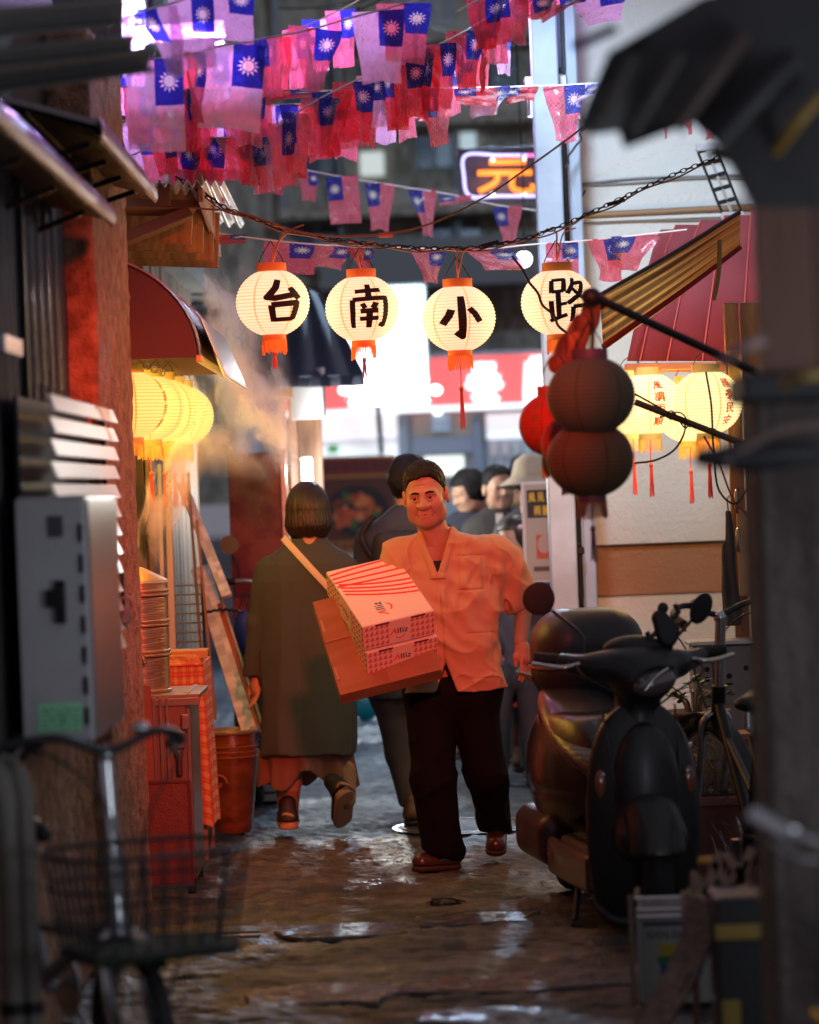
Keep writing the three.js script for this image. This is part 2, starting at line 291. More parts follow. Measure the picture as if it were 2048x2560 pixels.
{ // manhole cover between the walkers
  const c = onGround(1170, 2068), t = thing('manhole_cover', 'round metal manhole cover with pale double rim set in the wet road', 'manhole', V(c.x, 0, c.z));
  const steel = M([0.42, 0.42, 0.42], 0.34, 0.9), lid = M([0.05, 0.05, 0.052], 0.5, 0.2, { bump: fine, bumpRepeat: 6, bumpScale: 0.004 });
  part(t, 'outer_rim', new THREE.RingGeometry(0.325, 0.35, 64, 1).rotateX(-Math.PI / 2).translate(0, 0.009, 0), steel);
  part(t, 'inner_rim', new THREE.TorusGeometry(0.3, 0.006, 8, 64).rotateX(Math.PI / 2).translate(0, 0.008, 0), steel);
  part(t, 'lid', cyl(0.322, 0.322, 0.012, 48, 0, 0.001, 0), lid);
}
{ // worn white paint on the road
  const a = onGround(1270, 1888), m = M([0.6, 0.6, 0.58], 0.6, 0, { bump: grain, bumpRepeat: 4, bumpScale: 0.003 });
  structure('road_marking', box(0.36, 0.006, 0.34), m, V(a.x, 0.004, a.z));
  const b = onGround(800, 1860); structure('road_marking', box(0.5, 0.006, 0.3), m, V(b.x, 0.004, b.z));
}

{ // small things on the ground
  const d = onGround(1112, 2262), t = thing('debris_clump', 'small dark clump of wet debris on the stone paving', 'debris', V(d.x, 0, d.z)), dark = M([0.03, 0.02, 0.016], 0.7);
  part(t, 'clump', net((x, y, z) => egg([0, 0, 0], [0.055, 0.022, 0.05])(x, y, z) + 0.02 * fbm(x * 40, y * 40, z * 40, 3), [-0.1, -0.02, -0.1], [0.1, 0.06, 0.1], 0.006), dark); part(t, 'twig', tube([V(-0.07, 0.012, 0.02), V(0, 0.03, 0.04), V(0.08, 0.012, 0.02)], 0.003, 5, 10), dark);
  const e = onGround(490, 2350), u = thing('metal_threshold', 'thin metal threshold strip on the ground before the stall cart', 'threshold', V(e.x, 0.008, e.z)); part(u, 'strip', box(0.46, 0.012, 0.05), steelGrey0()); part(u, 'lip', box(0.46, 0.02, 0.008, 0, 0.004, -0.03), steelGrey0());
}
function steelGrey0() { return M([0.32, 0.24, 0.2], 0.4, 0.7, { bump: grain, bumpScale: 0.002 }); }

// ================================================================ left side of the alley, near to far
const metalDark = M([0.02, 0.02, 0.022], 0.42, 0.5), steelGrey = M([0.3, 0.31, 0.33], 0.38, 0.85, { bump: grain, bumpRepeat: 4, bumpScale: 0.001 });
{
  const t = thing('corrugated_hut', 'dark ribbed sheet-metal hut with rough brown granular corner pier', 'building', V(-1.16, 0, -9.8));
  // ribbed cladding: vertical flutes along the alley side
  const ribs = (z0, z1, y0, y1, name, m) => part(t, name, sheet((u, v) => { const z = mix(z0, z1, u); return V(0.012 * Math.sin(z * 2 * Math.PI / 0.032), mix(y0, y1, v), -z); }, 420, 1, 0.003), m);
  const sheetMetal = M([0.09, 0.08, 0.082], 0.42, 0.3, { bump: streak, bumpScale: 0.003, rough: streak });
  part(t, 'wall', box(1.6, 3.4, 3.0, -0.83, 1.7, 0), M([0.02, 0.018, 0.018], 0.8));
  ribs(-1.5, -0.2, 0.9, 2.62, 'wall_sheet', sheetMetal); ribs(-0.17, 1.3, 1.95, 2.72, 'wall_sheet', sheetMetal); ribs(-0.17, 1.3, 0.2, 1.95, 'wall_sheet', sheetMetal);
  const plinth = net((x, y, z) => rbox([0.0, 0.42, 0.55], [0.045, 0.43, 1.75], 0.012)(x, y, z) + 0.012 * fbm(x * 50, y * 50, z * 50, 2) + 0.01 * fbm(x * 9, y * 7, z * 9, 3), [-0.08, -0.04, -1.3], [0.09, 0.9, 2.4], 0.018);
  part(t, 'plinth', plinth, M([0.36, 0.19, 0.115], 0.75, 0, { map: wearTint([0.5, 0.45, 0.4], [1, 1, 1], 303, 1, 1, 16), bump: fine, bumpRepeat: 3, bumpScale: 0.012 }));
  part(t, 'seam', box(0.03, 2.2, 0.03, 0.02, 1.6, 0.185), metalDark);
  // brown granular pier
  const pier = net((x, y, z) => rbox([0.04, 1.6, -1.85], [0.075, 1.62, 0.66], 0.012)(x, y, z) + 0.014 * fbm(x * 60, y * 60, z * 60, 2) + 0.01 * fbm(x * 9, y * 7, z * 9, 3), [-0.1, -0.05, -2.6], [0.2, 3.3, -1.1], 0.016);
  part(t, 'pier', pier, M([0.5, 0.25, 0.15], 0.75, 0, { map: wearTint([0.55, 0.5, 0.45], [1, 1, 1], 301, 1, 1, 24), bump: fine, bumpRepeat: 3, bumpScale: 0.012 }));
}
{ // louvred vent
  const t = thing('louvre_vent', 'projecting aluminium louvre vent of shiny slats on dark hut wall', 'vent', V(-1.0, 0, -10.03));
  const alu = M([0.8, 0.82, 0.88], 0.3, 0.25), frame = M([0.05, 0.05, 0.06], 0.5, 0.6);
  part(t, 'back_plate', box(0.012, 0.86, 1.98, -0.1, 1.45, 0), frame); part(t, 'end_frame', box(0.05, 0.86, 0.03, -0.06, 1.45, -0.98), frame);
  for (let i = 0; i < 13; i++) part(t, 'slat', box(0.05, 0.006, 1.95).rotateZ(-1.22), alu, V(0, 1.86 - i * 0.064, 0));
  part(t, 'upper_slat', box(0.02, 0.05, 0.4), M([0.7, 0.7, 0.75], 0.25, 0.9), V(-0.1, 2.02, 1.05));
}
{ // grey cabinet
  const p = at(137, 1550, 8.9), t = thing('utility_cabinet', 'grey wall-hung metal utility cabinet with torn green sticker', 'cabinet', p);
  const paint = M([0.58, 0.58, 0.6], 0.42, 0.1, { bump: grain, bumpRepeat: 2, bumpScale: 0.001, rough: grain }), H = 0.69;
  part(t, 'housing', box(0.196, H, 0.9, 0, 0, -0.45, 0.01), paint);
  part(t, 'door', box(0.188, H - 0.02, 0.012, -0.003, 0, 0.007), paint);
  part(t, 'side_panel', box(0.008, H - 0.03, 0.86, 0.1, 0, -0.45), M([0.3, 0.29, 0.3], 0.3, 0.5));
  for (let i = 0; i < 7; i++) part(t, 'hinge', box(0.012, 0.05, 0.02, 0.082, 0.24 - i * 0.085, 0.014), metalDark);
  part(t, 'latch', [box(0.03, 0.12, 0.025, 0.02, 0.05, 0.025), box(0.05, 0.05, 0.02, 0.005, 0.06, 0.03)], metalDark);
  part(t, 'fading_label', box(0.045, 0.06, 0.002, 0.012, 0.26, 0.0145), M([0.1, 0.09, 0.12], 0.6));
  const sticker = canvasTexture(256, 160, (c, w, h) => { const r = rng(9); c.fillStyle = '#a8ffc8'; c.fillRect(0, 0, w, h); c.strokeStyle = '#2c5a3a'; c.lineCap = 'round'; for (let row = 0; row < 5; row++) for (let i = 0; i < 12; i++) { c.lineWidth = 3 + 3 * r(); c.beginPath(); const x = 16 + i * 19, y = 22 + row * 27; c.moveTo(x + 6 * r(), y + 14 * r()); c.lineTo(x + 14 * r(), y + 14 * r()); c.lineTo(x + 14 * r(), y + 18 * r()); c.stroke(); } });
  part(t, 'green_sticker', new THREE.PlaneGeometry(0.122, 0.08), M([1, 1, 1], 0.45, 0, { map: sticker }), V(0.006, -0.27, 0.0165));
}
{ // second small metal box and lock hardware on the hut wall
  const t = thing('wall_lock', 'black latch and padlock hardware on metal hut beside grey cabinet', 'lock', at(302, 1500, 11.0));
  part(t, 'plate', box(0.03, 0.2, 0.06), metalDark); part(t, 'padlock', [box(0.03, 0.06, 0.05, 0.02, -0.05, 0.03), new THREE.TorusGeometry(0.02, 0.005, 6, 16).translate(0.02, -0.01, 0.03)], steelGrey); part(t, 'rod', rod(V(-0.01, -0.1, 0.02), V(-0.01, -0.36, 0.02), 0.006), steelGrey);
}
{ // drainpipes by the camera
  const m = M([0.19, 0.18, 0.15], 0.6, 0.1, { bump: grain, bumpScale: 0.002 });
  for (const [px, r] of [[75, 0.022], [28, 0.03]]) {
    const t = thing('drainpipe', px > 50 ? 'thin dull cream drainpipe in front of parked bicycle basket' : 'thick grey drainpipe at the foot of the dark hut', 'pipe', at(px, 2300, 8.1).setY(0));
    part(t, 'pipe', cyl(r, r, 0.78, 20, 0, 0.39, 0), m); part(t, 'bracket', [cyl(r + 0.006, r + 0.006, 0.03, 20, 0, 0.3, 0), box(0.012, 0.02, 0.1, 0, 0.3, -0.06)], metalDark); part(t, 'elbow', tube([V(0, 0.77, 0), V(0, 0.84, -0.01), V(-0.03, 0.9, -0.06), V(-0.12, 0.93, -0.16)], r, 14, 16), m);
  }
}
// sheet-metal eaves above the hut
function eave(label, x0, x1, y, z0, z1, rise) {
  const t = thing('sheet_metal_eave', label, 'eave', V(0, 0, 0)), under = M([0.16, 0.115, 0.06], 0.6, 0, { map: wearTint([0.5, 0.45, 0.4], [1, 1, 1], 401 + Math.round(z0 * 10), 1, 6), bump: grain, bumpScale: 0.004 });
  const wave = (z) => 0.01 * Math.sin(z * 2 * Math.PI / 0.09);
  part(t, 'roof_sheet', sheet((u, v) => { const z = mix(z0, z1, u); return V(mix(x0, x1, v), y + rise * (1 - v) + 0.03 + wave(z), -z); }, 220, 3, 0.004), M([0.16, 0.12, 0.13], 0.38, 0.5, { bump: grain, bumpScale: 0.003 }));
  part(t, 'underside_board', bar(V((x0 + x1) / 2 - 0.01, y + rise / 2 + 0.004, -z0), V((x0 + x1) / 2 - 0.01, y + rise / 2 + 0.004, -z1), 0.012, 0.02).scale(1, 1, 1), under);
  part(t, 'underside_panel', sheet((u, v) => V(mix(x0 + 0.01, x1 - 0.015, v), y + rise * (1 - v) + 0.008 + 0.003 * noise(u * 30, v * 3), -mix(z0 + 0.02, z1 - 0.02, u)), 40, 6, 0.008), under);
  part(t, 'gutter_edge', sheet((u, v) => { const z = mix(z0, z1, u), a = v * Math.PI; return V(x1 + 0.014 * Math.sin(a), y + 0.012 + 0.03 * Math.cos(a) + wave(z) * 0.6, -z); }, 160, 5, 0.003), M([0.2, 0.13, 0.14], 0.32, 0.6, { bump: grain, bumpScale: 0.004 }));
  for (let k = 0; k < 4; k++) { const z = mix(z0, z1, (k + 0.5) / 4); part(t, 'bracket', bar(V(x0 + 0.02, y + rise - 0.22, -z), V(x1 - 0.05, y - 0.004, -z), 0.018, 0.018), metalDark); }
  return t;
}
eave('lower sagging sheet-metal eave with dented lip over dark ribbed wall', -1.35, -0.95, 2.5, 7.3, 10.62, 0.1);
eave('higher sheet-metal eave with ochre underside above the brown pier', -1.3, -0.9, 2.69, 9.7, 11.85, 0.12);
for (const [a, b, z, w, label] of [[[-40, 60], [300, 30], 7.4, 0.05, 'topmost grey steel beam crossing above the metal eaves'], [[-40, 150], [330, 110], 7.6, 0.035, 'middle grey steel beam under the topmost beam'], [[-40, 205], [370, 150], 7.9, 0.045, 'lowest grey steel beam resting against the metal eave']]) {
  const t = thing('steel_beam', label, 'beam', at(a[0], a[1], z)), d = at(b[0], b[1], z + 1.0).sub(t.position);
  const m = M([0.09, 0.095, 0.095], 0.55, 0.4, { bump: grain, bumpScale: 0.003 });
  part(t, 'web', bar(V(0, 0, 0), d, w * 0.3, w), m); part(t, 'upper_flange', bar(V(0, w * 0.55, 0), d.clone().add(V(0, w * 0.55, 0)), w * 0.9, 0.01), m); part(t, 'lower_flange', bar(V(0, -w * 0.55, 0), d.clone().add(V(0, -w * 0.55, 0)), w * 0.9, 0.01), m);
}
{ // wooden bracketed canopy
  const t = thing('timber_canopy', 'bracketed timber canopy of wide planks with clear corrugated sheet', 'canopy', at(310, 620, 12.9));
  const O = t.position, L = (px, py, z) => at(px, py, z).sub(O), wood = M([0.42, 0.2, 0.07], 0.6, 0, { map: wearTint([0.6, 0.55, 0.5], [1, 1, 1], 501, 1, 10), bump: streak, bumpScale: 0.003 }), dark = M([0.16, 0.075, 0.03], 0.6, 0, { bump: streak, bumpScale: 0.003 });
  part(t, 'bracket_arm', bar(L(290, 517, 12.7), L(482, 520, 12.9), 0.05, 0.055), dark); part(t, 'bracket_brace', bar(L(290, 608, 12.7), L(474, 532, 12.85), 0.05, 0.045), dark);
  part(t, 'bracket_brace', bar(L(290, 668, 13.9), L(512, 604, 14.1), 0.05, 0.035), wood);
  const names = [[13.1, 540, 472], [13.35, 563, 500], [13.6, 585, 525], [13.85, 603, 538]];
  for (const [z, y, x1] of names) part(t, 'plank', bar(L(285, y - 10, z), L(x1 + 10, y - 2, z), 0.24, 0.02, 0).rotateX(0), wood);
  part(t, 'fascia', bar(L(500, 468, 12.75), L(546, 610, 14.3), 0.02, 0.12), wood);
  part(t, 'post_cap', box(0.06, 0.09, 0.05), dark, L(408, 488, 12.8));
  const clear = M([0.85, 0.85, 0.88], 0.3, 0, { transmission: 0.5, ior: 1.4 }), a = L(300, 470, 12.7), b = L(560, 470, 12.7), c = L(300, 555, 14.6), d = L(612, 575, 14.6);
  part(t, 'corrugated_sheet', sheet((u, v) => a.clone().lerp(b, u).lerp(c.clone().lerp(d, u), v).add(V(0, 0.02 + 0.012 * Math.sin(u * 70), 0)), 140, 4, 0.003), clear);
}
// ---------------- the stall on the left: back wall of bricks, hood, lanterns come later
{
  const t = thing('brick_stall_wall', 'worn brick wall behind the steamer stall, lit yellow by lanterns', 'wall', V(-1.3, 0, -12.4));
  part(t, 'mortar', box(0.2, 2.7, 2.2, -0.11, 1.35, -1.1), M([0.2, 0.16, 0.11], 0.85, 0, { bump: fine, bumpScale: 0.006 }));
  const r = rng(41), shape = box(0.05, 0.058, 0.205, 0, 0, 0, 0.005), half = box(0.05, 0.058, 0.1, 0, 0, 0, 0.005), mats = [[0.33, 0.2, 0.09], [0.27, 0.16, 0.075], [0.38, 0.25, 0.12]].map((c) => M(c, 0.8, 0, { bump: fine, bumpRepeat: 4, bumpScale: 0.006 }));
  for (let row = 0; row < 26; row++) for (let i = 0; i < 9; i++) part(t, 'brick', row % 2 && i === 0 ? half : shape, mats[Math.floor(r() * 3)], V(-0.018 + r() * 0.006, 0.62 + row * 0.069, -0.12 - i * 0.217 - (row % 2 ? 0.108 : 0)));
}
{
  const t = thing('plank_side_wall', 'dark weathered board wall behind the leaning planks', 'wall', V(-1.18, 0, -14.65)), r = rng(43), mats = [[0.12, 0.075, 0.05], [0.09, 0.06, 0.045], [0.15, 0.1, 0.07]].map((c) => M(c, 0.7, 0, { bump: streak, bumpScale: 0.004 }));
  part(t, 'backing', box(0.1, 3.2, 3.2, -0.08, 1.6, -1.6), M([0.05, 0.04, 0.035], 0.8));
  for (let i = 0; i < 16; i++) part(t, 'board', box(0.03, 3.0, 0.19), mats[Math.floor(r() * 3)], V(-0.012 + r() * 0.008, 1.52, -0.1 - i * 0.2));
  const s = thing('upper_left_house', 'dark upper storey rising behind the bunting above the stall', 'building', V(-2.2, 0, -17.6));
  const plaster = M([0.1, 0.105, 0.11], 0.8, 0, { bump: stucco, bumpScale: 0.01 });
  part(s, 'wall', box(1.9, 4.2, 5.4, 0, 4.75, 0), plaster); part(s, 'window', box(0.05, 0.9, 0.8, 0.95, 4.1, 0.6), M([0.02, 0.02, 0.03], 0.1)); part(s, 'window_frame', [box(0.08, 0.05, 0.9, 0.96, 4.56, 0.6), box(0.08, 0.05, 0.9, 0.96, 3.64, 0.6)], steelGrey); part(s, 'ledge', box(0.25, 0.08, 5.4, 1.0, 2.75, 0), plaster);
}
{ // maroon partition and timber shop front on the left, further back
  const t = thing('maroon_partition', 'flat maroon painted partition behind parked bicycle handlebar', 'partition', at(640, 1300, 16.6).setY(0));
  part(t, 'panel', box(0.27, 1.62, 0.05, 0, 0.98, 0), M([0.1, 0.016, 0.022], 0.5, 0, { bump: grain, bumpScale: 0.002, rough: grain })); part(t, 'post', box(0.03, 1.7, 0.06, 0.15, 0.95, 0), steelGrey); part(t, 'foot', box(0.3, 0.06, 0.2, 0, 0.1, 0), metalDark);
  part(t, 'lower_panel', box(0.27, 0.1, 0.04, 0, 0.6, 0.02), M([0.3, 0.26, 0.2], 0.6));
  const s = thing('timber_shopfront', 'brown timber shopfront with dark blue hipped awning', 'shop', V(0, 0, 0)), O = at(735, 1200, 18.3), wood = M([0.2, 0.09, 0.045], 0.55, 0, { bump: streak, bumpScale: 0.003, map: wearTint([0.6, 0.55, 0.5], [1, 1, 1], 511, 6, 1) });
  s.position.set(O.x, 0, O.z);
  const U = (px, py, z = 18.3) => at(px, py, z).sub(s.position);
  for (const px of [700, 728, 760, 788]) part(s, 'post', bar(U(px, 930).setY(0), U(px, 930), px === 760 ? 0.09 : 0.05, 0.06), wood);
  part(s, 'beam', bar(U(600, 985), U(800, 975), 0.09, 0.12), wood); part(s, 'beam', bar(U(680, 950), U(800, 945), 0.08, 0.1), wood);
  part(s, 'panel', box(0.3, 1.7, 0.04, -0.1, 0.85, -0.1), wood);
  const blue = M([0.02, 0.03, 0.06], 0.6, 0, { bump: weave, bumpRepeat: 6, bumpScale: 0.001 }), a = U(690, 690, 18.9), b = U(800, 735, 18.9), c = U(575, 945, 17.9), d = U(912, 938, 17.9);
  part(s, 'awning', sheet((u, v) => a.clone().lerp(b, u).lerp(c.clone().lerp(d, u), v).add(V(0, 0.03 * Math.sin(v * Math.PI), 0.02 * Math.sin(u * 26))), 60, 10, 0.006), blue);
  part(s, 'awning_side', sheet((u, v) => b.clone().lerp(U(800, 735, 19.8), u).lerp(d.clone().lerp(U(870, 930, 19.8), u), v), 8, 8, 0.006), blue);
  part(s, 'awning_valance', sheet((u, v) => c.clone().lerp(d, u).add(V(0, -0.06 * v, 0.012 * Math.sin(u * 40))), 60, 3, 0.004), blue);
  part(s, 'sign_board', box(0.02, 0.28, 0.4).rotateY(0.5), M([0.5, 0.5, 0.52], 0.5), U(770, 985, 18.1));
  const lamp = part(s, 'lamp_tube', cyl(0.03, 0.03, 0.16, 12).rotateX(0.2), M([0.8, 0.9, 0.85], 0.4, 0, { emissive: [1.6, 2.0, 1.8] }), U(768, 1180, 18.0));
  pointLight('shopfront_lamp_light', [0.95, 0.96, 0.88], 7.5, at(768, 1180, 17.9), 0.05);
}
// ================================================================ right side
{
  const Z = 15.6, c = at(1660, 1218, Z), t = thing('stucco_house', 'white rough-stucco house wall with brown painted band and cables', 'building', V(c.x + 0.75, 0, -Z));
  const white = M([0.62, 0.62, 0.6], 0.85, 0, { bump: stucco, bumpRepeat: 2, bumpScale: 0.003 }), brown = M([0.34, 0.17, 0.09], 0.85, 0, { bump: stucco, bumpRepeat: 2, bumpScale: 0.003 }), cream = M([0.6, 0.55, 0.48], 0.85, 0, { bump: stucco, bumpRepeat: 2, bumpScale: 0.003 });
  const yy = (py) => at(1660, py, Z).y, W = 2.34, X = 0;
  const strip = (name, p0, p1, z, m) => { const y0 = p0 === null ? 0 : yy(p0), y1 = yy(p1); part(t, name, box(W, y1 - y0, 0.3, X, (y0 + y1) / 2, z - 0.15), m); };
  strip('lower_wall', null, 1487, 0, cream); strip('painted_band', 1486, 1358, -0.004, brown); strip('upper_wall', 1358, -400, 0.03, white);
  part(t, 'ledge_pipe', rod(V(-W / 2, yy(534), 0.06), V(W / 2, yy(518), 0.06), 0.016), M([0.3, 0.18, 0.1], 0.6, 0.2)); part(t, 'ledge', box(W, 0.02, 0.03, 0, yy(545), 0.04), white);
  for (const [y, s] of [[452, 1], [458, 2], [552, 3]]) part(t, 'wall_cable', tube([...Array(9)].map((_, i) => V(-W / 2 + 0.05 + i * W / 8, yy(y + 6 * noise(i, s) - i * 1.4), 0.04)), 0.006, 6, 40), M([0.2, 0.2, 0.19], 0.5));
  part(t, 'wall_cable', tube([V(-W / 2 + 0.09, yy(470), 0.05), V(-W / 2 + 0.04, yy(520), 0.05), V(-W / 2 + 0.06, yy(640), 0.05), V(-W / 2 + 0.04, yy(760), 0.05)], 0.006, 6, 20), M([0.05, 0.05, 0.05], 0.5));
}
{
  const paint = M([0.44, 0.54, 0.72], 0.45, 0, { bump: grain, bumpRepeat: 2, bumpScale: 0.002, map: wearTint([0.75, 0.72, 0.68], [1, 1, 1], 521, 1, 1, 4) });
  const p = at(1412, 1500, 15.0), t = thing('painted_column', 'square pale painted column at the house corner', 'column', V(p.x, 0, p.z));
  part(t, 'shaft', box(0.125, 5.2, 0.14, 0, 2.6, 0, 0.012), paint); part(t, 'plinth', box(0.15, 0.12, 0.16, 0, 0.06, 0), M([0.3, 0.3, 0.3], 0.7));
  const q = at(1478, 1500, 15.2), u = thing('white_downpipe', 'white square downpipe between column and stucco wall', 'pipe', V(q.x, 0, q.z));
  part(u, 'pipe', box(0.06, 5.2, 0.06, 0, 2.6, 0, 0.012), paint); for (const y of [0.7, 1.5, 2.4, 3.3]) part(u, 'bracket', box(0.08, 0.025, 0.1, 0, y, -0.02), steelGrey);
  const s = at(1450, 1400, 15.1), w = thing('electric_conduit', 'dark electric conduit with clips and looped cable beside the column', 'conduit', V(s.x, 0, s.z));
  part(w, 'conduit', cyl(0.012, 0.012, 3.4, 10, 0, 1.7, 0), metalDark); for (const y of [0.9, 1.25, 1.5, 2.0]) part(w, 'clip', box(0.045, 0.035, 0.03, 0, y, 0.01), metalDark);
  part(w, 'cable_loop', tube([V(0, 1.28, 0.03), V(-0.05, 1.26, 0.04), V(-0.055, 1.18, 0.04), V(-0.01, 1.05, 0.04), V(0, 0.95, 0.03)], 0.009, 8, 24), metalDark);
}
{ // projecting window box
  const O = at(1370, 100, 15.2), t = thing('window_box', 'dark framed projecting window high beside the pale column', 'window', O), f = M([0.015, 0.016, 0.02], 0.4, 0.4);
  part(t, 'frame', [box(0.16, 0.025, 0.06, 0, 0.15, 0), box(0.16, 0.03, 0.06, 0, -0.15, 0), box(0.022, 0.3, 0.06, -0.07, 0, 0), box(0.022, 0.3, 0.06, 0.07, 0, 0), box(0.012, 0.3, 0.04, -0.02, 0, 0)], f);
  part(t, 'pane', box(0.13, 0.28, 0.006), M([0.25, 0.3, 0.38], 0.08, 0, { specularIntensity: 1 })); part(t, 'sill', box(0.2, 0.05, 0.12, -0.02, -0.2, 0), M([0.4, 0.42, 0.46], 0.3, 0.8));
  each(t, 'vent_pipe', [cyl(0.02, 0.02, 0.16, 12, -0.09, -0.28, 0), cyl(0.02, 0.02, 0.16, 12, -0.04, -0.28, 0)], M([0.5, 0.5, 0.52], 0.25, 0.9));
}
{ // lattice rack hung on the stucco wall
  const A = at(1745, 380, 15.0), B = at(1808, 540, 15.0), t = thing('lattice_rack', 'narrow tilted metal lattice rack hung on stucco wall', 'rack', A), m = M([0.03, 0.028, 0.03], 0.3, 0.6), d = B.clone().sub(A), w = V(0.085, 0.02, 0);
  for (const k of [0, 0.5, 1]) part(t, 'upright', bar(w.clone().multiplyScalar(k), w.clone().multiplyScalar(k).add(d), 0.012, 0.02), k === 0.5 ? M([0.6, 0.6, 0.6], 0.3, 0.8) : m);
  for (let k = 0; k <= 5; k++) part(t, 'rung', bar(d.clone().multiplyScalar(k / 5), d.clone().multiplyScalar(k / 5).add(w), 0.02, 0.02), m);
  part(t, 'end_cap', box(0.11, 0.035, 0.03, 0.045, 0.02, 0), M([0.4, 0.38, 0.4], 0.5)); part(t, 'end_cap', box(0.11, 0.035, 0.03), M([0.4, 0.38, 0.4], 0.5), d.clone().add(V(0.045, 0, 0)));
}
{ // wooden side of the stall on the right and door handles
  const p = at(1858, 1300, 13.4), t = thing('stall_side_board', 'tall orange-brown timber board with metal handles beside grey pillar', 'board', V(p.x, 0, p.z)), wood = M([0.32, 0.15, 0.06], 0.6, 0, { bump: streak, bumpScale: 0.003, map: wearTint([0.6, 0.55, 0.5], [1, 1, 1], 531, 6, 1) });
  part(t, 'board', box(0.06, 2.3, 0.03, -0.02, 1.15, 0), wood); part(t, 'board', box(0.1, 2.3, 0.03, 0.07, 1.15, -0.012), wood);
  for (const y of [1.52, 1.36]) part(t, 'handle', tube([V(-0.02, y, 0.015), V(-0.03, y - 0.01, 0.04), V(-0.03, y - 0.09, 0.04), V(-0.02, y - 0.1, 0.015)], 0.008, 8, 16), M([0.5, 0.4, 0.3], 0.25, 0.9));
  part(t, 'hatch', box(0.05, 0.36, 0.02, -0.005, 1.25, 0.02), M([0.45, 0.28, 0.14], 0.5)); part(t, 'painted_ornament', box(0.05, 0.2, 0.012, -0.015, 2.0, 0.02), M([0.6, 0.35, 0.08], 0.5));
  const c = at(1826, 1420, 13.3), u = thing('hanging_apron', 'dark folded apron hanging from a hook on the timber board', 'cloth', c);
  part(u, 'cloth', net((x, y, z) => { const w = 0.018 + 0.03 * clamp((0.2 - y) / 0.4); return Math.max(Math.hypot(x / 1, z / 0.6) - w - 0.008 * Math.sin(x * 160 + y * 6) - 0.008 * noise(x * 30, y * 12, 1), Math.abs(y) - 0.24); }, [-0.09, -0.27, -0.06], [0.09, 0.27, 0.06], 0.008), M([0.05, 0.05, 0.052], 0.85));
  part(u, 'hook', tube([V(0, 0.24, 0), V(0, 0.29, 0), V(0.02, 0.31, 0)], 0.004, 6), steelGrey);
}
{ // near right pillar and its boards
  const p = at(2010, 1400, 7.2), t = thing('concrete_pillar', 'dark weathered pillar at the alley mouth, plain concrete below and boards above', 'pillar', V(p.x + 0.06, 0, p.z)), m = M([0.1, 0.072, 0.062], 0.8, 0, { bump: stucco, bumpScale: 0.01, map: wearTint([0.5, 0.5, 0.5], [1, 1, 1], 541, 5, 1) });
  part(t, 'shaft', box(0.35, 1.75, 0.3, 0, 0.87, 0, 0.012), m); part(t, 'board', box(0.12, 1.5, 0.04, -0.095, 2.42, 0.1), M([0.17, 0.08, 0.055], 0.6, 0, { bump: streak, bumpScale: 0.004 })); part(t, 'board', box(0.3, 1.5, 0.04, 0.12, 2.42, 0.085), M([0.14, 0.068, 0.052], 0.6, 0, { bump: streak, bumpScale: 0.004 }));
  part(t, 'capping', box(0.4, 0.06, 0.34, 0, 1.77, 0, 0.015), M([0.03, 0.03, 0.034], 0.7));
  const cloth = thing('black_cloth_bundle', 'black cloth bundle slung over the pillar capping', 'cloth', at(1900, 1140, 6.6));
  part(cloth, 'bundle', net((x, y, z) => egg([0, 0, 0], [0.14, 0.03, 0.08])(x, y, z) + 0.014 * fbm(x * 16, y * 16, z * 16, 3), [-0.2, -0.09, -0.14], [0.2, 0.09, 0.14], 0.012), M([0.02, 0.02, 0.024], 0.7)); part(cloth, 'strap', tube([V(-0.08, -0.01, 0.06), V(0.03, 0.05, 0.06), V(0.18, 0.06, 0.03)], 0.012, 8, 14), M([0.1, 0.06, 0.05], 0.6));
  for (const [a, b, c, label] of [[[1812, 905], [1912, 848], [0.3, 0.2, 0.18], 'short pinkish rod sticking out of the boarded pillar'], [[1960, 962], [2070, 935], [0.3, 0.19, 0.05], 'yellowish bamboo end tied to the boarded pillar'], [[1925, 400], [2060, 235], [0.28, 0.16, 0.03], 'thick ochre rope hanging under the dark tarpaulin']]) {
    const q = thing('rod', label, 'rod', at(a[0], a[1], 6.4)); part(q, 'shaft', tube([V(0, 0, 0), at((a[0] + b[0]) / 2, (a[1] + b[1]) / 2 - 8, 6.3).sub(q.position), at(b[0], b[1], 6.3).sub(q.position)], 0.012, 10, 12), M(c, 0.5)); part(q, 'end_cap', ball(0.014), M(c.map((x) => x * 0.6), 0.5));
  }
}
